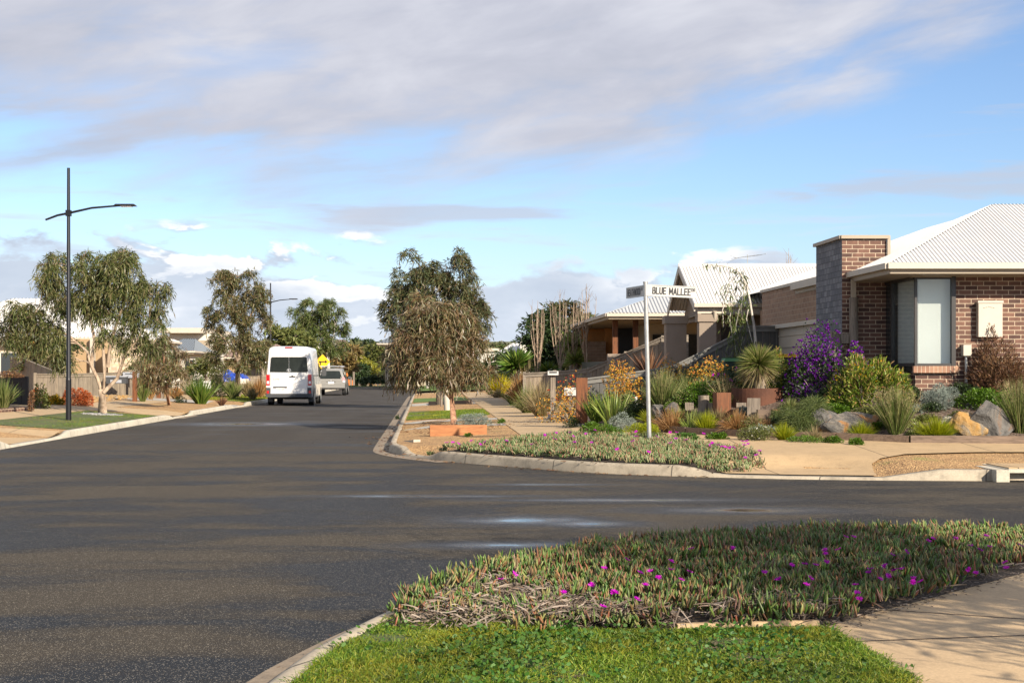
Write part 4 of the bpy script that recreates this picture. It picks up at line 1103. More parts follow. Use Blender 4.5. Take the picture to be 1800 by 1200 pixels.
# --- posts and timber in the east verge --------------------------------------
b = G(787, 722); t = thing('bollard_post', 'white painted metal post standing in the lawn behind the weeping tree', 'post', b)
m = MB(); m.tube([b - Vector((0, 0, .1)), b + Vector((-.05, 0, .7)), b + Vector((-.16, 0, 2.1))], .115, 12); m.build('shaft', M['pale'] if 'pale' in M else M['trimlight'], t); m = MB(); m.tube([b + Vector((-.16, 0, 2.1)), b + Vector((-.162, 0, 2.14))], .12, 12); m.build('cap', M['galv'], t)
b = G(776, 714); m = MB(); m.tube([b - Vector((0, 0, .1)), b + Vector((0, 0, 2.0))], .045, 8)
tag(m.build('timber_stake', M['oldwood'], None, b), 'thin brown stake just left of the white painted post', 'stake')
a = G(755, 767); b = G(855, 763); t = thing('orange_sleeper', 'orange timber sleeper beam lying on the gravel verge', 'timber beam', (a.x, a.y, a.z))
m = MB(); mid = (Vector(a) + Vector(b)) / 2; L = (Vector(b) - Vector(a)).length; an = math.atan2(b.y - a.y, b.x - a.x)
m.box((mid.x, mid.y + .1, mid.z + .1), (L, .2, .23), an); m.build('beam', M['orangewood'], t)
a = G(682, 783); b = G(733, 777); m = MB(); m.slab((a.x, a.y), (b.x, b.y), a.z, a.z + .05, .14, 0, b.z, b.z + .05)
tag(m.build('concrete_strip', M['kerb_pale'], None, a), 'pale concrete strip set in the gravel beside the east kerb', 'edging')
a = G(757, 712); b = G(825, 710)
m = MB(); m.slab((a.x, a.y), (b.x, b.y), a.z - .02, a.z + .16, .2, 0, b.z - .02, b.z + .16)
tag(m.build('sleeper_beam', M['sleeper'], None, a), 'dark timber sleeper beam lying beyond the white painted post', 'timber beam')
# tall timber post at the garden corner
b = G(1023, 751); hp = (751 - 664) / F * b.y
t = thing('timber_post', 'tall square red brown timber post at the garden corner by the footpath', 'post', b)
m = MB(); m.box((b.x, b.y + .1, b.z + hp / 2 - .05), (.25, .22, hp + .1)); m.build('shaft', M['redwood'], t)
m = MB(); m.box((b.x, b.y + .1, b.z + .03), (.36, .36, .12), taper=.85); m.build('footing', M['rockgrey'], t)
# timber edging round the garden
ED = [Vector((x, yg(x))) for x in (2.2, 2.8, 3.37, 4.0, 4.6, 5.7, 6.77, 8.7, 11, 14, 18)]
for i, lab in enumerate(['first short dark sleeper of the curved garden edging, nearest the tall timber post', 'second dark sleeper of the curved garden edging left of the silver bush', 'third dark sleeper of the garden edging behind the street sign pole', 'fourth dark sleeper of the garden edging, below the buff grass tussocks',
        'fifth sleeper of the garden edging below the round timber stumps', 'sixth sleeper of the garden edging below the rusty planter', 'weathered sleeper edging below the orange patched boulder', 'long weathered sleeper edging below the tall green tussock',
        'long weathered sleeper edging below the ochre boulder at the right', 'weathered sleeper edging at the far right below the tall grass']):
    a, b = ED[i], ED[i + 1]; z0 = H(a.x, a.y - .1); z1 = H(b.x, b.y - .1)
    m = MB(); d = (b - a).normalized() * .012; m.slab(a + d, b - d, z0 - .05, z0 + .15 + random.uniform(-.01, .01), .09, 0, z1 - .05, z1 + .15 + random.uniform(-.01, .01))
    tag(m.build('sleeper_edging', M['sleeper'], None, (a.x, a.y, z0)), lab, 'garden edging', 'timber sleepers edging the corner garden')
# round and square stumps
STUMPS = [(1212, 722, 15, 14, 'oldwood', 'small square grey stump at the left end of the stump row'), (1237, 731, 19, 36, 'oldwood', 'tall round grey stump second from the left in the row'),
          (1253, 728, 15, 20, 'oldwood', 'short dark stump between the tall grey stump and the red brown stump'), (1269, 734, 26, 44, 'redwood', 'tallest square red brown stump in the middle of the row'),
          (1303, 726, 17, 18, 'oldwood', 'short grey stump right of the red brown stump'), (1325, 734, 22, 34, 'oldwood', 'pale square grey stump in front of the rusty planter'),
          (1343, 741, 24, 20, 'sleeper', 'low blackened stump in front of the rusty planter'), (1362, 740, 14, 20, 'redwood', 'small brown stump at the right end of the row')]
for (px, py, w, h, mt, lab) in STUMPS:
    b = G(px, py); s = b.y / F; m = MB()
    if h in (36,): m.tube([b - Vector((0, 0, .08)), b + Vector((0, 0, h * s))], w * s / 2, 12)
    else: m.box((b.x, b.y, b.z + h * s / 2 - .04), (w * s, w * s * .9, h * s + .08), random.uniform(-.3, .3))
    tag(m.build('timber_stump', M[mt], None, b), lab, 'stump', 'upright timber stumps in the corner garden')
# rusted steel ring planter
b = G(1337, 712); s = b.y / F; t = thing('planter', 'round rusted steel planter ring holding a spiky grass tree', 'planter', b)
m = MB(); R_ = 46 * s; n = 40; ring = []
for r_, z in ((R_, -.15), (R_, 29 * s), (R_ - .02, 29 * s), (R_ - .02, .1)):
    ring += [(b.x + r_ * math.cos(2 * math.pi * i / n), b.y + .35 + r_ * math.sin(2 * math.pi * i / n), b.z + z) for i in range(n)]
m.add(ring, [(k * n + i, k * n + (i + 1) % n, (k + 1) * n + (i + 1) % n, (k + 1) * n + i) for k in range(3) for i in range(n)], 0, False); m.build('steel_ring', M['corten'], t)
m = MB(); m.add([(b.x + (R_ - .02) * math.cos(2 * math.pi * i / n), b.y + .35 + (R_ - .02) * math.sin(2 * math.pi * i / n), b.z + 22 * s) for i in range(n)], [tuple(range(n))]); m.build('soil', M['mulch'], t)
PLANTER = (b.x, b.y + .35, b.z + 22 * s, s)
# bins
for (px, py, wd, mt, lab) in ((1289, 632, 36, 'bingreen', 'green lidded wheelie bin against the dark grey fence'), (1383, 625, 34, 'binyellow', 'yellow lidded wheelie bin left of the purple bougainvillea')):
    d = 32.6; c = W(px, py, d); s = d / F; w = wd * s; g_ = H(c.x, c.y)
    t = thing('wheelie_bin', lab, 'bin', (c.x, c.y, g_), 'wheelie bins by the grey fence')
    m = MB(); m.add([(c.x - w * .38, c.y - .2, g_ + .02), (c.x + w * .38, c.y - .2, g_ + .02), (c.x + w * .38, c.y + .2, g_ + .02), (c.x - w * .38, c.y + .2, g_ + .02), (c.x - w / 2, c.y - .28, c.z - .05), (c.x + w / 2, c.y - .28, c.z - .05), (c.x + w / 2, c.y + .28, c.z - .05), (c.x - w / 2, c.y + .28, c.z - .05)],
        [(0, 3, 2, 1), (4, 5, 6, 7), (0, 1, 5, 4), (1, 2, 6, 5), (2, 3, 7, 6), (3, 0, 4, 7)]); m.build('body', M['binbody'], t)
    m = MB(); m.box((c.x, c.y, c.z - .01), (w * 1.06, .62, .07), taper=.9); m.box((c.x, c.y + .3, c.z + .02), (w * .9, .05, .05)); m.build('lid', M[mt], t)
    m = MB()
    for sx in (-1, 1): m.tube([(c.x + sx * w * .4, c.y + .25, g_ + .1), (c.x + sx * (w * .4 + .05), c.y + .25, g_ + .1)], .1, 12)
    m.build('wheel', M['tyre'], t)
# mailboxes
def mailbox(px, ptop, pbase_d, label, w=.42, h=.22, postm='oldwood', mt='silver', body2=False):
    d = pbase_d; c = W(px, ptop, d); g_ = H(c.x, c.y); t = thing('letterbox', label, 'letterbox', (c.x, c.y, g_))
    m = MB(); m.box((c.x, c.y, (c.z - h + g_) / 2 - .02), (.12, .12, c.z - h - g_ + .04)); m.build('post', M[postm], t)
    m = MB(); m.box((c.x, c.y, c.z - h / 2), (w, .3, h)); 
    n = 8; V = []
    for s_ in (-.16, .16):
        V += [(c.x - w / 2 + w * i / n, c.y + s_, c.z + .06 * math.sin(math.pi * i / n)) for i in range(n + 1)]
    m.add(V, [(i, i + 1, n + 2 + i, n + 1 + i) for i in range(n)]); m.build('box', M[mt], t)
    m = MB(); m.box((c.x, c.y - .155, c.z - h * .3), (w * .7, .012, .03)); m.build('slot', M['black'], t)
mailbox(972, 652, 33.5, 'white metal letterbox on a slim post beside the footpath grasses', .26, .10, 'oldwood', 'signwhite')
mailbox(231, 654, 62.8, 'silver letterbox on a square timber post at the end of the left paling fence', .7, .26)
a = W(208, 668, 61.5); t = thing('letterbox', 'wide dark letterbox with a pale top fixed to the left paling fence', 'letterbox', (a.x, a.y, a.z - .2))
m = MB(); m.box((a.x, a.y - .2, a.z), (.9, .3, .3)); m.build('box', M['plastic'], t); m = MB(); m.box((a.x, a.y - .2, a.z + .17), (.98, .36, .05)); m.box((a.x, a.y - .37, a.z - .05), (.5, .02, .14)); m.build('lid', M['silver'], t)
# red brown gate post beside it, stone posts farther along
for px, py, top, mt, lab in ((237, 706, 655, 'redwood', 'thin red timber post touching the left fence end post'), (271, 700, 672, 'oldwood', 'short grey timber post behind the small brown tree, leftmost of three'), (279, 700, 676, 'redwood', 'short rusty timber post behind the small brown tree, middle of three'), (284, 700, 668, 'oldwood', 'pale timber post behind the small brown tree, rightmost of three')):
    b = G(px, py); m = MB(); h = (py - top) / F * b.y; m.box((b.x, b.y, b.z + h / 2), (.16, .16, h + .1)); tag(m.build('gate_post', M[mt], None, b), lab, 'post')
b = G(348, 700); t = thing('letterbox', 'small white letterbox among the strappy plants left of the tall gum trunk', 'letterbox', b)
c = W(362, 676, b.y); m = MB(); m.box((c.x, c.y, c.z), (.42, .25, .36)); m.build('box', M['signwhite'], t); m = MB(); m.box((c.x, c.y, (c.z + b.z) / 2 - .1), (.1, .1, c.z - b.z)); m.build('post', M['oldwood'], t)
m = MB(); m.box((c.x, c.y - .13, c.z + .06), (.28, .012, .04)); m.build('slot', M['black'], t)
# white block near the footpath and white board
b = G(969, 736); m = MB(); m.box((b.x, b.y, b.z + .08), (.2, .3, .2)); tag(m.build('marker_block', M['signwhite'], None, b), 'small white block at the edge of the footpath grasses', 'block')
c = W(1003, 688, 33.6); t = thing('notice_board', 'white board leaning behind the red flowering shrub', 'board', (c.x, c.y, c.z - .3)); m = MB(); m.box((c.x, c.y, c.z), (.30, .03, .2)); m.build('panel', M['signwhite'], t)
m = MB(); m.box((c.x, c.y + .03, c.z - .25), (.06, .03, .7)); m.build('stake', M['oldwood'], t)
# garden tap
b = G(1118, 722); t = thing('garden_tap', 'brass garden tap on a short white stake between the shrubs', 'tap', b); m = MB(); m.box((b.x, b.y, b.z + .15), (.05, .05, .34)); m.build('stake', M['signwhite'], t); m = MB(); m.tube([b + Vector((-.12, 0, .26)), b + Vector((.0, 0, .28)), b + Vector((-.05, 0, .36))], .018, 6); m.build('tap', M['bingreen'], t)
# drain pit on the side street
t = thing('stormwater_pit', 'concrete stormwater pit with dark inlet slot at the right edge', 'drain', (7.0, 18.85, 0))
x0 = W(1748, 845, 18.9).x
m = MB(); wbox(m, x0 - .02, x0 + .16, 18.76, 19.9, -.02, .165); wbox(m, x0 + .16, x0 + 1.9, 18.78, 19.9, .125, .175); wbox(m, x0 + .16, x0 + 1.9, 19.25, 19.4, -.02, .12); m.build('frame', M['kerb_pale'], t)
m = MB(); wbox(m, x0 + .2, x0 + 1.9, 18.9, 19.8, .1755, .19); m.build('lid', M['path_side'], t)
m = MB(); wbox(m, x0 + .16, x0 + 1.9, 18.8, 19.24, .0095, .012); m.build('inlet', M['black'], t)
# blue tarpaulin over something behind the fence
t = thing('tarpaulin', 'crumpled blue tarpaulin over a load behind the fence by the tall gum trunk', 'tarpaulin', W(413, 672, 82.5))
m = MB(); V = []; nx, ny = 14, 5
prof = [(392, 652), (398, 650), (405, 655), (412, 656), (420, 656), (426, 659), (431, 661), (434, 668)]
for i in range(nx + 1):
    px = 392 + 43 * i / nx; top = np.interp(px, [p[0] for p in prof], [p[1] for p in prof]) + random.uniform(-.6, .6)
    for j in range(ny + 1):
        py = lerp(top, 671, j / ny); w_ = W(px + random.uniform(-.6, .6), py, 82.5 - .5 * math.sin(math.pi * j / ny * .5) + random.uniform(-.12, .12)); V.append(w_)
nb = len(V)
V += [v + Vector((0, .9, 0)) for v in V]
F_ = [(i * (ny + 1) + j, i * (ny + 1) + j + 1, (i + 1) * (ny + 1) + j + 1, (i + 1) * (ny + 1) + j) for i in range(nx) for j in range(ny)]
F_ += [(i * (ny + 1), (i + 1) * (ny + 1), nb + (i + 1) * (ny + 1), nb + i * (ny + 1)) for i in range(nx)]
m.add(V, F_, 0, False); m.build('sheet', M['tarp'], t)
p = W(430, 670, 81.8); m = MB(); m.box((p.x, p.y, p.z), (.5, .1, .3)); m.build('printed_corner', M['white'], t)
# orange garden panel and pale posts beyond the cars
t = thing('rusty_screen', 'curved orange rusted garden screen right of the parked silver car', 'screen', W(608, 678, 118))
m = MB(); P_ = [(601, 677), (600, 664), (606, 660), (610, 655), (612, 659), (609, 664), (613, 667), (620, 668), (620, 677)]
m.prism([W(a_, b_, 118) for a_, b_ in P_], (0, .15, 0)); m.build('panel', M['orange'], t)
for px, lab in ((617, 'pale timber post right of the orange garden screen'), (622, 'taller pale post beside a shrub at the far end of the street')):
    a = W(px, 677, 117); m = MB(); h = (677 - (663 if px == 617 else 653)) / F * 117; m.box((a.x, 117, a.z + h / 2), (.16, .16, h)); tag(m.build('gate_post', M['oldwood'], None, (a.x, 117, a.z)), lab, 'post')
# thin pole in the far right
b = GD(840, 78); m = MB(); m.tube([b, b + Vector((0, 0, 2.2))], .035, 6); tag(m.build('sign_pole', M['galv'], None, b), 'thin grey pole at the far end of the footpath', 'pole')

# ------------------------------------------------------------------ vehicles
def loft(mb, sections, mi=0, cap0=True, cap1=True):
    """sections: (y, [(x,z)...]) closed rings of equal length"""
    n = len(sections[0][1]); V = []
    for y, r in sections: V += [(x, y, z) for x, z in r]
    fs = [(k * n + i, k * n + (i + 1) % n, (k + 1) * n + (i + 1) % n, (k + 1) * n + i) for k in range(len(sections) - 1) for i in range(n)]
    mb.add(V, fs, mi, True)
    if cap0: mb.add(V[:n], [tuple(range(n - 1, -1, -1))], mi)
    if cap1: mb.add(V[-n:], [tuple(range(n))], mi)
def ring(hb, hm, ht, zb, zm, zt, r):
    """half widths at bottom, belt, top; corner radius r"""
    pts = []
    right = [(hb - .05, zb), (hb, zb + .06), (hm, zm * .6 + zb * .4), (hm, zm), (lerp(hm, ht, .6), lerp(zm, zt - r, .6)), (ht, zt - r)]
    for k in range(1, 6):
        a = k * math.pi / 10; right.append((ht - r + r * math.cos(a), zt - r + r * math.sin(a)))
    right.append((ht * .4, zt + .02))
    return right + [(-x, z) for x, z in reversed(right)]
def place(root, x, y, z, rz):
    root.location = (x, y, z); root.rotation_euler = (0, 0, rz)
def wheel(t, x, y, r, w, hubm='galv'):
    m = MB(); m.tube([(x - w / 2, y, r), (x - w / 2 + .03, y, r), (x + w / 2 - .03, y, r), (x + w / 2, y, r)], [r - .03, r, r, r - .03], 24); wo_ = m.build('wheel', M['tyre'], t)
    s = 1 if x > 0 else -1; m = MB(); m.tube([(x + s * w / 2 - s * .01, y, r), (x + s * (w / 2 + .008), y, r)], r * .6, 16); h = m.build('rim', M[hubm], None); h.parent = wo_
def van():
    t = thing('delivery_van', 'tall white delivery van parked with its rear doors facing us', 'van')
    L = 5.95; b = MB()
    secs = [(0, ring(1.0, 1.0, .90, .48, 1.25, 2.62, .16)), (.06, ring(1.02, 1.03, .93, .42, 1.25, 2.67, .18)), (.5, ring(1.02, 1.04, .94, .34, 1.25, 2.70, .18)), (3.6, ring(1.02, 1.04, .94, .32, 1.25, 2.70, .18)),
            (4.2, ring(1.02, 1.04, .90, .32, 1.22, 2.62, .18)), (4.7, ring(1.02, 1.02, .80, .32, 1.2, 2.25, .15)), (5.25, ring(1.0, .98, .76, .32, 1.0, 1.45, .12)), (5.85, ring(.95, .9, .6, .34, .8, 1.1, .1)), (5.95, ring(.88, .8, .5, .36, .75, .95, .08))]
    loft(b, secs); b.build('body', M['vanpaint'], t)
    m = MB(); 
    for s in (-1, 1): m.add([(s * 1.047, .7, .42), (s * 1.047, 5.2, .42), (s * 1.047, 5.2, .95), (s * 1.047, .7, .95)], [(0, 1, 2, 3) if s > 0 else (3, 2, 1, 0)])
    m.build('lower_side', M['dirtpaint'], t)
    for s in (-1, 1):
        m = MB(); x0, x1 = (.012, .83) if s > 0 else (-.83, -.012); m.box(((x0 + x1) / 2, -.012, 1.52), (x1 - x0, .03, 2.06)); d = m.build('rear_door', M['vanpaint'], t)
        m = MB(); xa, xb = (.012, .855) if s > 0 else (-.855, -.012)
        e_ = xb if s > 0 else xa; i_ = xa if s > 0 else xb; m.prism([(i_, -.03, 1.52), (e_ - s * .04, -.03, 1.53), (e_, -.03, 1.58), (e_ - s * .045, -.03, 2.18), (e_ - s * .09, -.03, 2.22), (i_, -.03, 2.22)], (0, -.012, 0)); w = m.build('door_window', M['carglass'], None); w.parent = d
    m = MB(); m.box((.16, -.05, 1.33), (.24, .05, .035)); m.box((.16, -.06, 1.35), (.07, .03, .05)); m.build('door_handle', M['black'], t)
    m = MB(); m.box((-.40, -.045, .845), (.62, .03, .06)); m.build('plate_recess', M['plastic'], t)
    m = MB(); m.box((-.40, -.036, .74), (.40, .02, .13)); pl = m.build('number_plate', M['plate'], t)
    m = MB()
    for k in range(6): m.box((-.54 + k * .055 + (.02 if k > 2 else 0), -.048, .74), (.03, .006, .07))
    po_ = m.build('plate_marks', M['plastic'], None); po_.parent = pl
    for s in (-1, 1):
        m = MB(); m.box((s * .945, -.015, 1.17), (.16, .06, .50)); tl = m.build('tail_light', M['redlens'], t)
        m = MB(); m.box((s * .945, -.05, 1.06), (.10, .012, .12)); c = m.build('reversing_lens', M['clearlens'], None); c.parent = tl
        m = MB(); m.box((s * .95, -.02, .87), (.14, .05, .09)); m.build('corner_panel', M['vanpaint'], t)
        m = MB(); m.box((s * .93, -.02, .66), (.18, .08, .32)); m.build('bumper_corner', M['plastic'], t)
        m = MB(); m.box((s * .95, -.065, .62), (.10, .02, .13)); m.build('reflector', M['redlens'], t)
        m = MB(); m.box((s * 1.06, .02, 1.98), (.03, .06, .05)); m.build('hinge', M['vanpaint'], t)
        m = MB(); m.tube([(s * 1.0, 4.4, 1.5), (s * 1.2, 4.35, 1.52)], .03, 6); m.box((s * 1.24, 4.35, 1.56), (.20, .1, .42)); m.build('mirror', M['plastic'], t)
        m = MB(); m.add([(s * 1.05, 3.75, 1.3), (s * 1.05, 4.6, 1.3), (s * .96, 4.5, 1.95), (s * .985, 3.75, 1.95)], [(0, 1, 2, 3) if s > 0 else (3, 2, 1, 0)]); m.build('side_window', M['glass'], t)
        m = MB()
        for yy in (2.2, 3.65): m.box((s * 1.043, yy, 1.35), (.012, .018, 1.7))
        m.box((s * 1.05, 2.0, 1.38), (.012, 3.0, .03)); m.build('side_seam', M['plastic'], t)
        wheel(t, s * .93, 1.1, .35, .24); wheel(t, s * .93, 4.75, .35, .24)
        m = MB(); m.box((s * .92, .68, .32), (.22, .02, .3)); m.build('mudflap', M['plastic'], t)
        m = MB()
        for yy in (1.1, 4.75): m.tube([(s * 1.046, yy, .38), (s * 1.052, yy, .38)], .43, 20)
        m.build('wheel_arch', M['black'], t)
    m = MB(); m.box((0, -.05, .47), (2.06, .2, .16)); m.build('bumper', M['plastic'], t)
    m = MB(); m.box((0, 1.5, .36), (1.7, 2.6, .14)); m.build('underbody', M['tyre'], t)
    m = MB(); m.box((0, -.01, 2.66), (.34, .08, .045)); m.build('brake_light', M['redlens'], t)
    m = MB(); m.box((0, -.03, 2.15 - .5), (.01, .01, .01))
    m = MB(); m.add([(-.75, 4.95, 1.5), (.75, 4.95, 1.5), (.72, 4.45, 2.35), (-.72, 4.45, 2.35)], [(0, 1, 2, 3)]); m.build('windscreen', M['glass'], t)
    # round emblem low on the rear glass, badge lettering
    m = MB(); n = 20; r = .095; V = []
    for rr in (r, r - .014):
        V += [(rr * math.cos(2 * math.pi * i / n), -.058, 1.60 + rr * math.sin(2 * math.pi * i / n)) for i in range(n)]
    m.add(V, [(i, (i + 1) % n, n + (i + 1) % n, n + i) for i in range(n)])
    for dx0, z0, dx1, z1 in ((-.055, .05, -.02, -.06), (-.02, -.06, 0, 0), (0, 0, .02, -.06), (.02, -.06, .055, .05), (-.03, .075, 0, .015), (0, .015, .03, .075)):
        m.tube([(dx0, -.058, 1.60 + z0), (dx1, -.058, 1.60 + z1)], .007, 4)
    m.build('emblem', M['silver'], t)
    text_mesh('badge', 'CRAFTER', .085, M['plastic'], t, Vector((-.78, -.03, 1.17)), (1, 0, 0), (0, 0, 1), .002, .95, .01, 1.1)
    return t
vt = van(); place(vt, -10.19, 62.4, .0, math.radians(3.2))

def suv():
    t = thing('parked_suv', 'silver four wheel drive with roof racks parked beyond the white van', 'car')
    b = MB()
    def rg(hb, hm, ht, zb, zm, zt, r=.14): return ring(hb, hm, ht, zb, zm, zt, r)
    secs = [(0, rg(.86, .88, .84, .55, .82, 1.02, .06)), (.05, rg(.9, .92, .86, .46, .9, 1.12, .06)), (.16, rg(.91, .925, .80, .42, 1.0, 1.45, .1)), (.35, rg(.92, .925, .72, .4, 1.02, 1.72, .14)), (.7, rg(.92, .925, .70, .4, 1.02, 1.78, .16)),
            (2.5, rg(.92, .925, .72, .4, 1.02, 1.80, .16)), (3.1, rg(.92, .92, .70, .4, 1.02, 1.62, .14)), (3.6, rg(.92, .91, .78, .4, .98, 1.14, .08)), (4.6, rg(.88, .86, .7, .42, .85, 1.02, .08)), (4.8, rg(.8, .78, .6, .46, .8, .92, .06))]
    loft(b, secs); b.build('body', M['suvpaint'], t)
    m = MB(); m.prism([(-.66, .10, 1.13), (.66, .10, 1.13), (.70, .12, 1.22), (.57, .27, 1.60), (.5, .29, 1.63), (-.5, .29, 1.63), (-.57, .27, 1.60), (-.70, .12, 1.22)], (0, -.12, 0)); m.build('rear_window', M['carglass'], t)
    m = MB(); m.box((0, -.02, .62), (1.84, .16, .24)); m.box((0, -.05, .74), (1.5, .1, .03)); m.build('bumper', M['suvpaint'], t)
    m = MB(); m.box((0, .02, .46), (1.3, .12, .12)); m.box((0, -.06, .42), (.12, .1, .08)); m.build('underbody', M['tyre'], t)
    m = MB(); m.box((.0, .01, .905), (.62, .02, .04)); m.build('plate_recess', M['plastic'], t)
    m = MB(); m.box((0, .0, .84), (.38, .02, .12)); pl = m.build('number_plate', M['plate'], t)
    m = MB(); n = 14; m.add([(.05 * math.cos(2 * math.pi * i / n), .02, 1.0 + .05 * math.sin(2 * math.pi * i / n)) for i in range(n)] + [(.05 * math.cos(2 * math.pi * i / n), -.01, 1.0 + .05 * math.sin(2 * math.pi * i / n)) for i in range(n)], [(i, (i + 1) % n, n + (i + 1) % n, n + i) for i in range(n)] + [tuple(range(n, 2 * n))]); m.build('emblem', M['silver'], t)
    for s in (-1, 1):
        m = MB(); m.prism([(s * .73, .04, .98), (s * .93, .09, 1.0), (s * .9, .13, 1.2), (s * .74, .09, 1.18)], (0, -.06, 0)); tl = m.build('tail_light', M['redlens'], t)
        m = MB(); m.box((s * .85, -.0, .92), (.16, .06, .1)); m.build('indicator', M['clearlens'], t)
        m = MB(); m.tube([(s * .68, .5, 1.86), (s * .68, 2.5, 1.88)], .02, 6); m.build('roof_rail', M['plastic'], t)
        m = MB(); m.tube([(s * .9, 3.0, 1.12), (s * 1.02, 2.98, 1.14)], .025, 6); m.box((s * 1.06, 2.98, 1.16), (.2, .1, .18)); m.build('mirror', M['plastic'], t)
        m = MB(); m.add([(s * .93, .6, 1.1), (s * .93, 3.1, 1.1), (s * .80, 2.7, 1.55), (s * .79, .8, 1.55)], [(0, 1, 2, 3) if s > 0 else (3, 2, 1, 0)]); m.build('side_window', M['glass'], t)
        wheel(t, s * .82, .95, .36, .25); wheel(t, s * .82, 3.85, .36, .25)
        m = MB()
        for yy in (.95, 3.85): m.tube([(s * .925, yy, .42), (s * .932, yy, .42)], .43, 18)
        m.build('wheel_arch', M['black'], t)
    for y in (.8, 1.9):
        m = MB(); m.tube([(-.78, y, 1.93), (.78, y, 1.93)], .03, 6)
        for s in (-1, 1): m.box((s * .68, y, 1.89), (.06, .08, .08))
        m.build('roof_bar', M['silver'], t)
    m = MB(); m.add([(-.7, 3.35, 1.3), (.7, 3.35, 1.3), (.62, 3.0, 1.68), (-.62, 3.0, 1.68)], [(0, 1, 2, 3)]); m.build('windscreen', M['glass'], t)
    return t
sv = suv(); place(sv, -12.0, 90.5, 0, math.radians(3.6))

# ------------------------------------------------------------------ rocks
def rock(label, px, py, w, h, mat, seed, dep=.8, squash=1.0, name='boulder', lean=0, gp=None):
    b = G(px, py); s = b.y / F; rs = random.Random(seed); rn = np.random.default_rng(seed)
    me = bpy.data.meshes.new(name); bm = __import__('bmesh').new()
    import bmesh
    bmesh.ops.create_icosphere(bm, subdivisions=4, radius=1)
    pl = [(Vector(rn.normal(size=3)).normalized(), rn.uniform(.52, .80)) for _ in range(11)]
    hx, hz = w * s / 2, h * s / 2
    for v in bm.verts:
        c = v.co.copy()
        for n_, d in pl:
            q = c.dot(n_)
            if q > d: c -= n_ * (q - d)
        c += Vector(rn.normal(size=3)) * .008
        from mathutils import noise as mn
        c *= 1 + .10 * mn.noise(c * 2.3 + Vector((seed, 0, 0))) + .04 * mn.noise(c * 7 + Vector((0, seed, 0)))
        v.co = Vector((c.x * hx * 1.5 + lean * c.z * hx, c.y * hx * dep * 1.4, c.z * hz * 1.6 + hz * .75))
    bm.to_mesh(me); bm.free(); me.materials.append(mat)
    o = bpy.data.objects.new(name, me); COL.objects.link(o); o.location = b + Vector((0, .12, -.02))
    tag(o, label, 'rock', gp); return o
G1 = 'boulders in the corner garden'
rock('long grey boulder with orange patches left of the tall green tussock', 1497, 760, 92, 40, M['rock'], 11, .6, gp=G1)
rock('grey boulder end partly behind the weeping green mound', 1452, 756, 40, 34, M['rockgrey'], 12, .8, gp=G1)
rock('large leaning grey brown boulder at the right behind the ochre one', 1742, 768, 66, 62, M['rockgrey'], 13, .7, lean=.25, gp=G1)
rock('ochre faced boulder beside the lime tuft at the right', 1712, 770, 54, 46, M['rockorange'], 14, .55, gp=G1)
rock('grey boulder capping the ochre one', 1700, 758, 46, 36, M['rockgrey'], 24, .8, gp=G1)
rock('small grey boulder wedged between the lime tuft and the ochre boulder', 1686, 770, 24, 30, M['rockgrey'], 15, gp=G1)
rock('pale grey boulder behind the copper grass near the sign pole', 1165, 735, 44, 26, M['rockgrey'], 16, gp=G1)
rock('second pale boulder right behind the copper grass', 1187, 732, 26, 22, M['rockgrey'], 17, gp=G1)
rock('flat pale stone at the foot of the tall timber post', 1092, 768, 22, 9, M['rockgrey'], 18, gp=G1)
rock('reddish stone behind the silver bush at the right', 1712, 722, 26, 16, M['rock'], 19, gp=G1)
for i, (px, w, h) in enumerate(((624, 12, 8), (633, 18, 11), (643, 12, 8), (652, 14, 7), (664, 12, 6), (690, 14, 7))):
    p = W(px, 678, 133); me = None
    rock('%s tan rock of the row along the far lawn' % ('first', 'second', 'third', 'fourth', 'fifth', 'last')[i], px, 678.4, w, h, M['rockorange'] if i % 2 else M['rock'], 40 + i, gp='rocks beyond the far lawn')
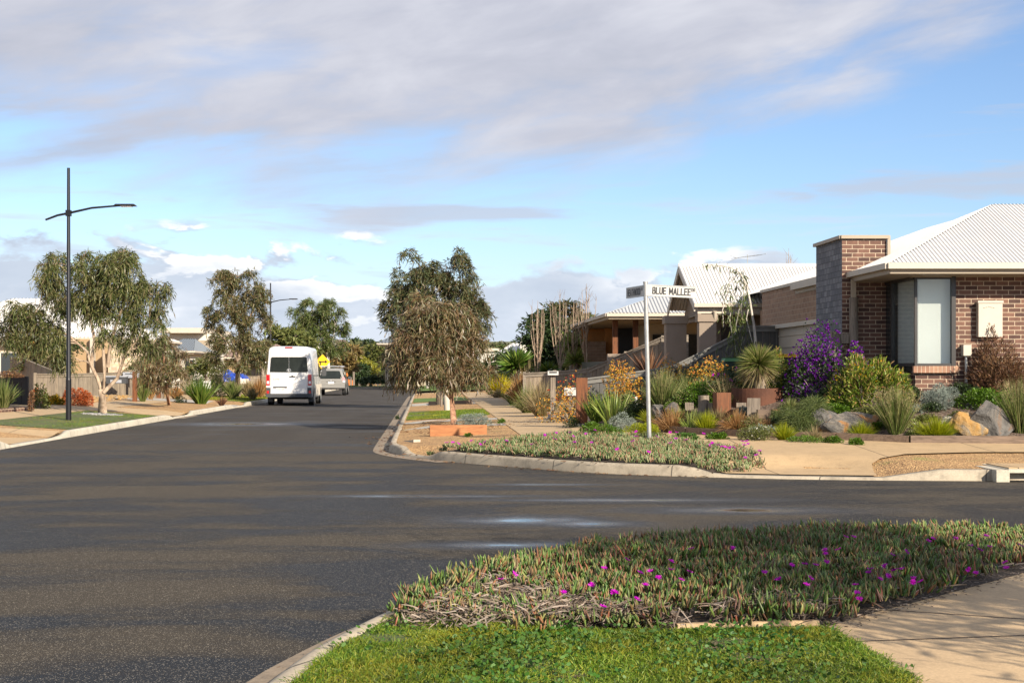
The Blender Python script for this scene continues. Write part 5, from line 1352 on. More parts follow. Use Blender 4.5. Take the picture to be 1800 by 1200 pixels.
# ------------------------------------------------------------------ plant generators
def rdir(n, rng): return nrm(rng.normal(size=(n, 3)))
def curve_pts(a, b, sag=.1, k=5, j=.03):
    a = Vector(a); b = Vector(b); L = (b - a).length; out = []
    for i in range(k + 1):
        t = i / k; p = a.lerp(b, t); p.z += sag * L * math.sin(math.pi * t); 
        if 0 < i < k: p += Vector((random.uniform(-j, j), random.uniform(-j, j), random.uniform(-j, j))) * L
        out.append(p)
    return out
def tree(name, label, base, d, lobes, lm, bk, strands=260, leaves=12, leafL=.13, leafW=.016, hang=.55, hl=.7, trunk=(), tr=.1, fork=None,
         seed=1, group=None, clump=14, up=.15, crown_name='crown', cat_='tree', shell=.45, twigs=True, extra=(), spread=.12):
    """street tree: trunk, forked limbs to every lobe, foliage as hanging strands of narrow leaves gathered in clumps"""
    rng = np.random.default_rng(seed); st = random.getstate(); random.seed(seed)
    b = Vector(base); t = thing(name, label, cat_, b, group)
    s = d / F
    LB = []
    for l in lobes:
        px, py, rx, ry = l[:4]; dy = l[4] if len(l) > 4 else rng.uniform(-.35, .35) * rx * s
        c = W(px, py, d); LB.append((Vector((c.x, d + dy, c.z)), rx * s, ry * s))
    tk = MB(); pts = [b - Vector((0, 0, .1)), b + Vector((0, 0, .05))]
    for px, py in trunk:
        c = W(px, py, d); pts.append(Vector((c.x, d, c.z)))
    n = len(pts)
    tk.tube(pts, [tr * (1.35 if i == 0 else 1.15 if i == 1 else lerp(1, .72, (i - 1) / max(1, n - 2))) for i in range(n)], 10)
    top = pts[-1]
    Ps = []; Tw = []
    XP = list(pts[-2:])
    for bi, bx in enumerate(extra):   # visible limbs traced as their own paths
        q = []
        for px, py in bx: c = W(px, py, d); q.append(Vector((c.x, d + rng.uniform(-.1, .1), c.z)))
        tk.tube(q, [lerp(tr * .55, tr * .16, i / (len(q) - 1)) for i in range(len(q))], 7)
        for a_, b_ in zip(q[1:], q[2:]): XP += [a_, a_.lerp(b_, .5), b_]
    tot = sum(r * h for _, r, h in LB)
    for (c, r, h) in LB:
        tgt = c - Vector((0, 0, h * .1)); src = pts[-1] if len(pts) < 4 or rng.random() < .6 else pts[-2]
        f0 = .5
        if extra:
            src = min(XP, key=lambda p: (p - tgt).length + (3 if p.z > tgt.z - .15 else 0)); f0 = .2
        tk.tube(curve_pts(src, tgt, .06, 5, .05), [lerp(tr * f0, tr * .10, i / 5) for i in range(6)], 6)
        ns = int(strands * r * h / tot); nc = max(3, int(clump * r * h / tot * len(LB)))
        cc = rdir(nc, rng) * (shell + (1 - shell) * rng.random((nc, 1)) ** .5)
        cc[:, 2] = np.where(cc[:, 2] < -.3, cc[:, 2] * .8, cc[:, 2])
        cc = cc * np.array([r, r * .8, h]) * .92 + np.array(c)
        for q in cc[: min(nc, 9)]:
            tk.tube(curve_pts(tgt, q, .08, 3, .08), [tr * .13, tr * .1, tr * .07, tr * .04], 4, cap=False)
        w = rng.integers(0, nc, ns)
        p = cc[w] + rng.normal(size=(ns, 3)) * np.array([r, r * .8, h]) * spread
        Ps.append((p, np.array(c), r, h))
    P0 = np.concatenate([p for p, *_ in Ps]); C0 = np.concatenate([np.broadcast_to(c, p.shape) for p, c, *_ in Ps])
    ns = len(P0)
    out = P0 - C0; out[:, 2] *= .3; out = nrm(out + rng.normal(size=out.shape) * .5); out[:, 2] = np.abs(out[:, 2]) * .4 + up
    out = nrm(out)
    ln = hl * rng.uniform(.5, 1.25, ns)
    V = []; ts = np.linspace(0.05, 1, leaves)
    LP = []; LD = []
    for tt in ts:
        c = P0 + out * (ln * tt * .7)[:, None]; c[:, 2] -= hang * ln * tt * tt * 1.3
        LP.append(c + rng.normal(size=c.shape) * .02)
        dd = out * (1 - tt * hang) + rng.normal(size=c.shape) * .6; dd[:, 2] -= hang * (0.5 + 1.5 * tt)
        LD.append(dd)
    LP = np.concatenate(LP); LD = np.concatenate(LD)
    V, Q = strips(LP, LD, leafL * rng.uniform(.6, 1.3, len(LP)), leafW * rng.uniform(.7, 1.3, len(LP)), .12, (.35, 1, .1), rng)
    if twigs:
        k = 4; Vt = []
        tp = rng.choice(ns, min(ns, 500), replace=False)
        Vt, Qt = strips(P0[tp], out[tp], ln[tp] * .9, np.full(len(tp), .012), hang * .9, (1, .8, .6, .3), rng)
        V, Q, MI = cat([(V, Q), (Vt, Qt)])
        np_mesh(crown_name, V, Q, [lm, LM['twig']], t, MI=MI)
    else: np_mesh(crown_name, V, Q, lm, t)
    tk.build('trunk', bk, t)
    random.setstate(st); return t

def mound(name, label, px, py, w, h, lm, n=1500, leafL=.05, leafW=.012, seed=1, group=None, kind_cat='shrub', upw=.3, flower=None, base=None, dfix=None, stems=True, lumpy=.18, trans=None, bk=None, part='foliage', core=True, lumps=None, dep=.9):
    """rounded shrub: leaves on the outer part of lumpy volume, twigs inside"""
    rng = np.random.default_rng(seed); b = base or (G(px, py) if dfix is None else GD(px, dfix)); s = b.y / F
    if dfix is not None and base is None: 
        b = Vector(b); 
    g_ = 1.16 if (20 < b.y < 34 and b.x > 1.3 and w < 120) else 1.0; w *= g_; h *= 1 + (g_ - 1) * .6; n = int(n * g_ * g_)
    t = thing(name, label, kind_cat, b, group); R = w * s / 2; Hh = h * s
    nl = lumps or max(5, int(9 * (w / max(h, 1)) ** .5))
    # lumps distributed over an ellipsoid
    L = rdir(nl, rng); L[:, 2] = np.abs(L[:, 2]); r_l = rng.uniform(.26, .5, nl)
    cen = L * (1 - r_l[:, None]) * rng.uniform(.72, 1.16, (nl, 1)) * np.array([1, dep, .9]); 
    i = rng.integers(0, nl, n); u = rdir(n, rng); rr = rng.uniform(.72, 1.0, n)[:, None]
    p = cen[i] + u * r_l[i][:, None] * rr
    keep = p[:, 2] > -.1
    p = p[keep]; u = u[keep]; n = len(p)
    P = p * np.array([R, R, Hh]) + np.array([b.x, b.y + R * .4, b.z + .02])
    nn = nrm(p * np.array([1, 1, 1.0]) + u * .6); D = nn + rng.normal(size=(n, 3)) * .55; D[:, 2] += upw
    V, Q = strips(P, D, leafL * rng.uniform(.6, 1.3, n), leafW * rng.uniform(.7, 1.3, n), .15, (.4, 1, .15), rng)
    np_mesh(part, V, Q, lm, t)
    if stems:
        m = MB(); o = Vector((b.x, b.y + R * .4, b.z - .03))
        for q in cen[:min(nl, 14)]:
            e = Vector((q[0] * R + b.x, q[1] * R + b.y + R * .4, q[2] * Hh + b.z)); m.tube(curve_pts(o, e, .05, 3, .05), [.02, .016, .011, .006] if R > .3 else [.008, .006, .004, .003], 5, cap=False)
        m.build('stem', bk or BK['grey'], t)
    if flower:
        fm, fn_, fs, bias = flower
        k = rng.choice(n, min(n, fn_ * 3), replace=False); k = k[p[k][:, 2] > bias][:fn_]
        FP = np.repeat(P[k] + nn[k] * leafL * .8, 6, 0); FD = nrm(np.repeat(nn[k], 6, 0) * .8 + rng.normal(size=(len(k) * 6, 3)) * .8)
        V, Q = strips(FP, FD, fs * rng.uniform(.7, 1.2, len(FP)), fs * .55, 0, (.4, 1, .6), rng)
        o = np_mesh('blossom', V, Q, fm, t); o['kind'] = 'stuff'
    return t

def tuft(name, label, px, py, w, h, lm, n=220, bw=.008, seed=1, group=None, droop=.5, spread=.9, base=None, kc='grass tuft', plume=None, rad=.25, part='blades', stiff=False, segs=4):
    """grass tuft: arching blades from one crown"""
    rng = np.random.default_rng(seed); b = base or G(px, py); s = b.y / F; t = thing(name, label, kc, b, group)
    if 20 < b.y < 34 and b.x > 1.3: w *= 1.2; h *= 1.1; n = int(n * 1.5)
    Hh = h * s; R = w * s / 2
    a = rng.uniform(0, 2 * math.pi, n); q = rng.random(n) ** .8
    P = np.stack([b.x + np.cos(a) * R * rad * q, b.y + .1 + np.sin(a) * R * rad * q, np.full(n, b.z - .01)], 1)
    tilt = q * spread
    ext = R / max(Hh, .01)
    D = np.stack([np.cos(a) * tilt * ext * 1.1, np.sin(a) * tilt * ext * 1.1, np.ones(n)], 1) + rng.normal(size=(n, 3)) * .09
    L = Hh * np.linalg.norm(np.stack([tilt * ext, np.zeros(n), np.ones(n)], 1), axis=1) * rng.uniform(.6, 1.12, n) * (1 + droop * .25)
    V, Q = strips(P, D, L, bw * rng.uniform(.7, 1.3, n), droop * q * rng.uniform(.6, 1.4, n) * .8, (.8, 1, .8, .5, .05)[:segs + 1] if not stiff else (.7, 1, .8, .06), rng)
    np_mesh(part, V, Q, lm, t)
    if plume:
        pm, pn, pl = plume; k = rng.choice(n, min(n, pn), replace=False)
        tip = P[k] + nrm(D[k]) * (L[k] * .8)[:, None]; FP = np.repeat(tip, 14, 0) + rng.normal(size=(len(k) * 14, 3)) * np.array([.02, .02, pl * .5])
        FD = np.repeat(nrm(D[k]), 14, 0) + rng.normal(size=FP.shape) * .35
        V, Q = strips(FP, FD, pl * .5, .005, .1, (.5, 1, .2), rng); o = np_mesh('seed_head', V, Q, pm, t); o['kind'] = 'stuff'
    return t

# ------------------------------------------------------------------ street trees
tree('gum_tree', 'large spreading grey green gum tree on the left lawn behind the near street lamp', G(180, 727), 41.7,
     [(32, 540, 26, 24), (14, 585, 20, 34), (100, 462, 26, 18), (84, 498, 28, 24), (112, 530, 28, 26), (150, 478, 28, 26), (150, 520, 26, 26), (205, 462, 34, 24), (195, 500, 34, 26), (182, 545, 30, 24), (228, 500, 24, 28), (236, 548, 22, 28), (264, 515, 22, 20), (275, 560, 14, 24), (232, 592, 26, 22), (268, 602, 20, 18), (60, 585, 22, 24), (92, 590, 24, 34), (112, 625, 18, 24), (150, 448, 16, 10), (186, 584, 12, 16), (60, 555, 24, 14), (216, 440, 20, 10), (286, 505, 12, 10)],
     LM['gum'], BK['gum'], 2900, 13, .16, .025, .85, .46, trunk=((180, 700), (178, 684)), tr=.125,
     extra=(((178, 686), (170, 665), (160, 640), (152, 618), (120, 590), (60, 562)), ((180, 688), (186, 650), (181, 610), (178, 560), (190, 500)), ((182, 690), (205, 665), (218, 630), (240, 600), (262, 560)), ((160, 642), (166, 600), (160, 560), (140, 500)), ((188, 645), (195, 600), (215, 540), (225, 490))), seed=5, group='street gum trees', clump=15)
tree('small_gum_tree', 'small brownish weeping gum tree leaning in the tan gravel on the left', G(297, 712), 50,
     [(262, 640, 24, 30), (285, 625, 26, 28), (300, 660, 28, 26), (270, 670, 22, 22), (315, 640, 14, 30), (250, 660, 14, 18), (290, 600, 16, 14)], LM['gumred'], BK['red'], 800, 11, .14, .024, .7, .42,
     trunk=((292, 685), (290, 660)), tr=.06, seed=8, group='street gum trees', clump=9)
tree('gum_tree', 'tall slender gum tree with reddish tips left of the far street lamp', G(418, 697), 68.6,
     [(400, 500, 26, 26), (430, 510, 30, 28), (455, 520, 18, 26), (400, 545, 28, 30), (438, 555, 28, 32), (365, 560, 16, 22), (375, 590, 20, 24), (410, 600, 30, 26), (445, 600, 26, 26), (462, 620, 16, 28), (395, 475, 12, 12), (425, 635, 34, 18), (385, 625, 18, 20), (420, 485, 26, 14), (458, 560, 16, 24)],
     LM['gumolive'], BK['gum'], 1900, 12, .19, .034, .6, .5, trunk=((418, 660), (421, 620), (423, 580)), tr=.14, extra=(((421, 640), (400, 600), (372, 575)), ((423, 600), (440, 560), (452, 525)), ((423, 585), (410, 530), (402, 490))), seed=12, group='street gum trees', clump=13)
tree('weeping_gum_tree', 'dense reddish brown weeping gum tree in front on the east verge by the orange sleeper', G(798, 748), 34.8,
     [(760, 545, 58, 34), (735, 580, 52, 40), (790, 575, 52, 42), (760, 620, 60, 42), (815, 610, 36, 46), (710, 615, 32, 42), (830, 650, 32, 26), (770, 655, 50, 22), (705, 660, 26, 16), (745, 560, 36, 30), (790, 635, 44, 34), (722, 640, 36, 30)],
     LM['gumred'], BK['red'], 3000, 12, .165, .022, .78, .52, trunk=((795, 712), (793, 690), (788, 668)), tr=.075, extra=(((795, 704), (783, 690), (776, 668)), ((793, 690), (797, 660))), seed=21, group='street gum trees', clump=15, up=.35, spread=.11)
tree('gum_tree', 'taller dark gum tree standing behind the weeping gum on the east verge', GD(772, 56), 56,
     [(725, 470, 26, 24), (715, 505, 32, 34), (700, 535, 30, 36), (790, 470, 36, 26), (805, 500, 34, 34), (790, 535, 36, 36), (838, 530, 20, 32), (760, 505, 34, 30), (690, 560, 20, 26), (845, 560, 14, 30), (745, 545, 36, 32), (722, 445, 14, 10), (800, 445, 20, 10), (765, 575, 70, 30), (790, 560, 60, 36), (757, 480, 24, 24), (725, 525, 34, 32)],
     LM['gumdark'], BK['dark'], 2300, 12, .20, .035, .55, .55, trunk=((772, 660), (770, 600)), tr=.12, seed=33, group='street gum trees', clump=12)
tree('gum_tree', 'leafy green gum tree on the far left behind the white van', GD(578, 112), 112,
     [(530, 555, 22, 20), (550, 545, 24, 20), (575, 550, 26, 22), (560, 575, 34, 24), (588, 570, 20, 30), (530, 580, 24, 24), (590, 605, 18, 24), (555, 605, 32, 22)], LM['gumgreen'], BK['pale'], 1500, 12, .30, .05, .5, .9,
     trunk=((577, 640), (575, 600)), tr=.16, seed=41, group='background trees', clump=12)
def bgtree(label, px, base_py, d, lobes, lm, seed, n=420, L=.4, name='background_tree', bk='grey', lw=None):
    g_ = W(px, base_py, d); g_.z = H(g_.x, d)
    return tree(name, label, g_, d, lobes, LM[lm], BK[bk], n, 8, L, lw or L * .3, .25, .9, trunk=((px, (base_py + lobes[0][1]) / 2),), tr=.14, seed=seed, group='background trees', clump=12, twigs=False, shell=.3)
bgtree('olive yellow wattle tree just right of the far street lamp', 500, 680, 108, [(500, 600, 26, 26), (520, 595, 24, 26), (478, 590, 14, 20), (540, 620, 26, 24), (505, 630, 34, 24)], 'olive', 51, 620)
bgtree('brown green bushy tree above the roof of the silver car', 585, 680, 128, [(585, 630, 22, 20), (605, 620, 20, 18), (570, 640, 20, 20), (600, 645, 24, 18)], 'brownbush', 52, 450)
bgtree('dark green pine tree on the skyline', 632, 672, 205, [(632, 604, 16, 12), (622, 615, 14, 12), (642, 618, 16, 14), (632, 630, 22, 14), (650, 625, 12, 12), (616, 600, 6, 5), (646, 602, 6, 6)], 'pine', 53, 620, .5, 'pine_tree', 'dark')
bgtree('round yellow green wattle in the middle distance', 628, 676, 150, [(628, 634, 18, 14), (640, 645, 18, 14), (618, 648, 16, 16)], 'yellowgreen', 54, 380, .42)
bgtree('golden brown wattle right of the silver car', 608, 677, 140, [(608, 650, 14, 14), (618, 658, 14, 12), (603, 662, 10, 10)], 'brownbush', 55, 300, .36)
bgtree('dark green shrubby tree with yellow edge near the end of the street', 632, 677, 138, [(632, 652, 12, 12), (640, 660, 12, 10), (626, 664, 10, 10)], 'dark', 56, 300, .34)
bgtree('golden yellow wattle beside the dark shrubby tree', 645, 677, 139, [(644, 660, 9, 9), (638, 667, 9, 7), (650, 650, 9, 12)], 'yellowgreen', 57, 260, .34)
bgtree('pale olive gum left of the beige tower house', 662, 676, 160, [(662, 615, 14, 12), (668, 630, 14, 14), (655, 635, 14, 14), (665, 648, 16, 12)], 'olive', 58, 380, .42)
bgtree('grey olive gum low on the slope left of the beige house', 655, 676, 150, [(656, 654, 14, 9), (668, 660, 12, 8), (648, 660, 10, 8)], 'gumgreen', 59, 260, .36)
bgtree('reddish gum crown above the wattles', 596, 676, 170, [(596, 622, 16, 12), (610, 612, 10, 10), (590, 610, 12, 10)], 'gumdark', 60, 320, .42)
bgtree('dark leafy tree behind the footpath left of the yucca', 880, 676, 88, [(880, 640, 22, 22), (865, 650, 16, 26), (900, 640, 20, 24), (875, 665, 26, 16)], 'dark', 61, 620, .34, bk='dark')
bgtree('olive green tree on the skyline between the weeping gum and the yucca', 862, 672, 170, [(862, 625, 16, 12), (880, 620, 16, 12), (850, 628, 12, 10), (895, 615, 12, 8)], 'gumgreen', 62, 360, .45)
bgtree('dark evergreen tree behind the leftmost bare trees', 955, 665, 60, [(955, 570, 18, 24), (940, 590, 20, 20), (965, 600, 26, 30), (950, 635, 30, 26)], 'dark', 63, 800, .22, bk='dark')
bgtree('broad evergreen tree between the bare trees', 990, 665, 61, [(990, 545, 22, 20), (1000, 570, 26, 26), (980, 590, 28, 28), (1010, 610, 24, 30), (985, 640, 34, 24)], 'gumdark', 64, 1000, .22, bk='dark')
bgtree('low evergreen beside the brick wall of the verandah house', 1030, 665, 58, [(1030, 570, 16, 18), (1032, 600, 18, 20), (1025, 630, 22, 22)], 'gumdark', 65, 450, .2, bk='dark')
bgtree('low shrubby gum behind the parked silver car roof', 560, 679, 118, [(560, 650, 20, 14), (545, 640, 16, 16)], 'gumdark', 66, 300, .32)
bgtree('dark green shrub hedge mass seen under the weeping gum', 700, 677, 136, [(690, 668, 16, 8), (672, 668, 16, 8), (710, 668, 16, 8)], 'dark', 67, 420, .26, name='hedge')
bgtree('low dark hedge at the middle of the far lawn', 652, 677, 134, [(652, 669, 12, 7), (666, 669, 10, 7)], 'dark', 68, 260, .26, name='hedge')
bgtree('dark trees seen through the weeping gum trunk', 830, 678, 112, [(830, 655, 18, 18), (812, 660, 14, 14), (846, 660, 14, 16)], 'dark', 69, 420, .32)
bgtree('green gum with pale trunk on the far east lawn', 752, 683, 116, [(752, 640, 22, 20), (735, 650, 18, 16), (770, 645, 20, 20)], 'gumgreen', 70, 420, .3, bk='pale')
bgtree('olive tree behind the left paling fence under the big gum', 70, 690, 66, [(70, 620, 24, 20), (50, 635, 22, 20), (92, 632, 20, 20)], 'gumolive', 71, 420, .16)
bgtree('dark shrubby tree between the stone wall and the silver letterbox', 262, 694, 66, [(262, 640, 20, 22), (250, 655, 16, 18), (276, 655, 16, 20)], 'gumolive', 72, 380, .16)
bgtree('olive wattle in front of the flat roofed house', 362, 690, 84, [(362, 640, 18, 14), (350, 650, 16, 14), (376, 648, 14, 14)], 'olive', 73, 340, .2)
bgtree('grey green gum left of the white van against the apricot house', 462, 690, 92, [(462, 615, 16, 16), (470, 635, 14, 16), (455, 635, 14, 14)], 'gumolive', 74, 340, .22)
bgtree('small dark tree beside the carport of the white roofed house', 118, 690, 68, [(122, 610, 14, 14), (112, 624, 14, 14)], 'dark', 75, 240, .16)
# wooded rise at the back
def woodland():
    rng = np.random.default_rng(91); Ps = []; Sz = []
    for k in range(150):
        d = rng.uniform(160, 330); px = rng.uniform(380, 1050); 
        x = (px - 900) / F * d; hz_ = HP('F', x, d); topy = 612 + 10 * math.sin(px / 37.) + (18 if px > 720 else 0) + rng.uniform(0, 30)
        topz = CAMH - (topy - HZ) / F * d; topz = max(topz, hz_ + 2.0); topz = min(topz, hz_ + 9)
        r = rng.uniform(2.0, 4.0); c = np.array([x, d, topz - r * .8]); n = 500
        u = rdir(n, rng) * np.array([r * 1.3, r, r * .9]) * rng.uniform(.75, 1, (n, 1)); lump = 1 + .25 * np.sin(u[:, :1] * 2.1 + k) * np.cos(u[:, 2:] * 2.7)
        Ps.append(c + u * lump)
        m_ = 160; Ps.append(np.stack([x + rng.normal(size=m_) * r * .6, np.full(m_, d) + rng.normal(size=m_) * r * .5, rng.uniform(hz_, max(hz_ + .5, topz - r), m_)], 1))
    P = np.concatenate(Ps); D = rdir(len(P), rng); D[:, 2] += .3
    V, Q = strips(P, D, .8 * rng.uniform(.6, 1.3, len(P)), .42, .1, (.5, 1, .3), rng)
    lm = leafmat('woodland_leaves', [(.035, .05, .022), (.07, .085, .032), (.11, .11, .042), (.13, .115, .05)], .15, .6)
    o = np_mesh('hillside_woodland', V, Q, lm); tag(o, 'mixed olive and dark green woodland covering the low rise behind the street', 'woodland', None, 'stuff')
woodland()

# weeping sapling in front of the gabled house
def sapling():
    d = 33.0; b = GD(1327, d); t = thing('weeping_sapling', 'thin weeping gum sapling bowing over in front of the white gabled roof', 'tree', b)
    rng = np.random.default_rng(4); m = MB()
    path = [(1328, 600), (1325, 570), (1318, 530), (1312, 500), (1300, 478), (1280, 468), (1255, 466), (1235, 464)]
    pts = [b - Vector((0, 0, .1))] + [W(x, y, d + .1 * math.sin(i)) for i, (x, y) in enumerate(path)]
    m.tube(pts, [.04, .038, .034, .03, .026, .02, .015, .01, .006], 7)
    P = []; 
    br = [[(1312, 500), (1300, 492), (1290, 510), (1283, 560), (1288, 600)], [(1300, 478), (1280, 500), (1272, 520), (1265, 505)], [(1314, 510), (1300, 540), (1290, 590), (1296, 640)], [(1318, 530), (1312, 560), (1322, 600), (1330, 625)], [(1305, 485), (1310, 500), (1302, 540), (1308, 580), (1300, 620)], [(1283, 500), (1270, 545), (1272, 575)]]
    for q in br:
        qq = [W(x, y, d + rng.uniform(-.25, .25)) for x, y in q]; m.tube(qq, [.014, .011, .008, .006, .004][:len(qq)], 5)
        for a, c in zip(qq, qq[1:]):
            for k in range(15): P.append(a.lerp(c, rng.random()) + Vector(rng.normal(size=3)) * .055)
    for a, c in zip(pts[4:], pts[5:]):
        for k in range(14): P.append(a.lerp(c, rng.random()) + Vector(rng.normal(size=3)) * .04)
    for k in range(330):
        P.append(W(1296 + rng.normal() * 13, rng.uniform(515, 655) , d + rng.normal() * .2))
    P = np.array(P); D = rng.normal(size=P.shape) * .5; D[:, 2] -= 1
    V, Q = strips(P, D, .15 * rng.uniform(.6, 1.3, len(P)), .026, .1, (.4, 1, .1), rng); np_mesh('crown', V, Q, LM['gumgreen'], t); m.build('trunk', BK['pale'], t)
sapling()

# bare upright trees
def bare(label, px, d, top, seed, w=16, n=9, gy=None, name='bare_tree', grp='bare upright trees by the fence'):
    rng = np.random.default_rng(seed); random.seed(seed); b = GD(px, d); t = thing(name, label, 'tree', b, grp); m = MB(); s = d / F
    tz = W(px, top, d).z; Hh = tz - b.z
    m.tube([b - Vector((0, 0, .1)), b + Vector((.02, 0, Hh * .3)), b + Vector((-.02, 0, Hh * .65)), b + Vector((.01, 0, Hh))], [.05, .042, .026, .005], 7)
    tw = MB()
    for k in range(n):
        z0 = Hh * rng.uniform(.08, .55); a = rng.uniform(0, 6.28); R = w * s * rng.uniform(.4, 1.0); z1 = z0 + (Hh - z0) * rng.uniform(.55, .95)
        c = Vector((math.cos(a) * R, math.sin(a) * R, 0)); p = [b + Vector((0, 0, z0)), b + c * .6 + Vector((0, 0, lerp(z0, z1, .25))), b + c * .9 + Vector((0, 0, lerp(z0, z1, .6))), b + c + Vector((0, 0, z1))]
        m.tube(p, [.022, .018, .012, .004], 5)
        for j in range(9):
            q = p[1].lerp(p[3], rng.random()); e = q + Vector((rng.normal() * .10, rng.normal() * .1, rng.uniform(.12, .34))); tw.tube([q, e], [.006, .003], 3, cap=False)
    for j in range(16):
        q = b + Vector((0, 0, Hh * rng.uniform(.3, .95))); e = q + Vector((rng.normal() * .12, rng.normal() * .1, rng.uniform(.15, .4))); tw.tube([q, e], [.007, .003], 3, cap=False)
    m.build('trunk', BK['gum'], t); tw.build('twigs', LM['twig'], t)
bare('leftmost bare tree with upright branches beside the spiky yucca', 945, 52, 528, 1, 22, 11)
bare('bare upright tree in front of the broad evergreen', 984, 53, 508, 2, 20, 12)
bare('slim bare tree between the broad evergreen and the tall bare tree', 1008, 54, 530, 3, 14, 8)
bare('tallest bare tree at the right, beside the brick walled verandah', 1031, 52, 498, 4, 18, 13)
bare('reddish bare treetop showing above the white roofs', 1386, 48, 436, 5, 12, 14, name='bare_tree')
bare('pinkish bare tree behind the crown of the large left gum', 205, 72, 560, 6, 60, 14)

# spiky plants -----------------------------------------------------------------
def spiky(name, label, px, py, d, r, lm, n=150, bw=.05, seed=1, trunk_to=None, kc='yucca', gp=None, el=(-.3, 1.0), base=None, skirt=None):
    rng = np.random.default_rng(seed); c = W(px, py, d); b = base or Vector((c.x, d, H(c.x, d))); t = thing(name, label, kc, b, gp)
    s = d / F; R = r * s; z = rng.uniform(el[0], el[1], n); a = rng.uniform(0, 6.28, n); q = np.sqrt(np.maximum(0, 1 - z * z))
    D = np.stack([np.cos(a) * q, np.sin(a) * q, z], 1); P = np.array(c) + D * .04
    V, Q = strips(P, D, R * rng.uniform(.75, 1.08, n), bw * rng.uniform(.8, 1.2, n), .12, (.8, 1, .8, .05), rng); np_mesh('leaves', V, Q, lm, t)
    if skirt:
        n2 = skirt[1]; z = rng.uniform(-1, .1, n2); a = rng.uniform(0, 6.28, n2); q = np.sqrt(np.maximum(0, 1 - z * z)); D = np.stack([np.cos(a) * q, np.sin(a) * q, z], 1)
        V, Q = strips(np.array(c) + D * .03 - np.array([0, 0, .05]), D, R * skirt[2] * rng.uniform(.6, 1.1, n2), bw, .25, (.8, 1, .8, .05), rng); np_mesh('dry_skirt', V, Q, skirt[0], t)
    m = MB(); m.tube([b - Vector((0, 0, .05)), b.lerp(c, .5) + Vector((.02, 0, 0)), c], [.11, .09, .09] if kc == 'yucca' else [.15, .13, .10], 9); m.build('trunk', BK['grey'], t); return t
YG = 'spiky yuccas by the paling fence'
spiky('yucca', 'large dark green spiky yucca left of the bare trees', 907, 645, 58, 42, LM['strap'], 260, .09, 1, gp=YG)
spiky('yucca', 'yellow green spiky yucca between the bare trees', 1004, 608, 56, 33, LM['straplight'], 170, .07, 2, gp=YG, el=(-.5, 1))
spiky('yucca', 'second yellow green yucca low beside the tallest bare tree', 1012, 636, 54, 28, LM['straplight'], 150, .07, 3, gp=YG)
spiky('yucca', 'low dark strappy yucca behind the fence under the bare trees', 963, 655, 52, 26, LM['strap'], 130, .07, 4, gp=YG)
pb = PLANTER; ps = pb[3]
c_ = W(1335, 634, pb[1]); 
spiky('grass_tree', 'spiky grass tree with dry straw skirt growing in the rusty planter', 1334, 640, pb[1], 42, LM['grasstree'], 1300, .010, 5, kc='grass tree', el=(-.45, 1.0), base=Vector((c_.x + .03, pb[1], pb[2] - .03)), skirt=(LM['buff'], 700, 1.0))
# ------------------------------------------------------------------ corner garden planting
GT = 'grass tussocks in the corner garden'; GS = 'silver bushes in the corner garden'
def orange_shrub(label, px, py, w, h, seed, n=1500, fn_=330, fm='orangeflower', top=None, lm='olive', dfix=None, bias=-.2):
    t = mound('flowering_shrub', label, px, py, w, h, LM[lm], n, .05, .013, seed, 'orange flowering shrubs in the corner garden', flower=(LM[fm], fn_, .034, bias), dfix=dfix, lumps=13); return t
orange_shrub('red and orange flowering shrub left of the tall timber post', 1003, 742, 96, 88, 101, 1300, 560, 'orangeflower')
orange_shrub('sparse red flowered stems spraying above the letterbox fence', 1005, 735, 96, 82, 102, 500, 260, 'redflower', bias=.35)
orange_shrub('dense orange flowering shrub behind the pale strap leaves left of the sign pole', 1097, 716, 86, 80, 103, 1500, 900)
orange_shrub('orange tipped shrub just right of the sign pole along the grey fence', 1190, 690, 96, 54, 104, 1000, 420)
orange_shrub('orange flowered shrub below the green lidded bin', 1255, 690, 84, 58, 105, 1000, 400)
orange_shrub('orange flowered shrub between the sign pole and the dense orange shrub', 1150, 690, 50, 48, 108, 700, 230)
mound('rose_bush', 'dark leaved bush with pink blooms below the green lidded bin', 1285, 704, 70, 68, LM['dark'], 2200, .05, .022, 106, flower=(LM['magenta'], 26, .04, .1))
mound('rose_bush', 'dark leaved bush with yellow green tips left of the grass tree', 1312, 700, 44, 62, LM['green'], 1500, .05, .02, 107, flower=(LM['redflower'], 14, .04, .1))
mound('yellow_tipped_shrub', 'yellow green leafy shrub right of the grass tree', 1378, 698, 66, 84, LM['leuca'], 2200, .06, .018, 108)
mound('green_shrub', 'fresh green leafy plant growing in the rusty planter behind the grass tree', 1358, 688, 44, 16, LM['green'], 900, .045, .02, 109, base=Vector((PLANTER[0] + .28, PLANTER[1] - .05, PLANTER[2])))
mound('green_shrub', 'dark green mass behind the round stumps', 1225, 712, 70, 36, LM['green'], 1700, .05, .02, 110)
mound('green_shrub', 'olive leafy shrub behind the tall grey stump', 1180, 716, 60, 34, LM['olive'], 1400, .05, .018, 111)
tuft('bronze_flax', 'bronze strappy flax showing over the grey fence behind the sign pole', 1142, 668, 66, 44, LM['phormium'], 90, .035, 112, base=GD(1140, 36.5) + Vector((0, 0, .5)), droop=.2, kc='flax plant', spread=.9)
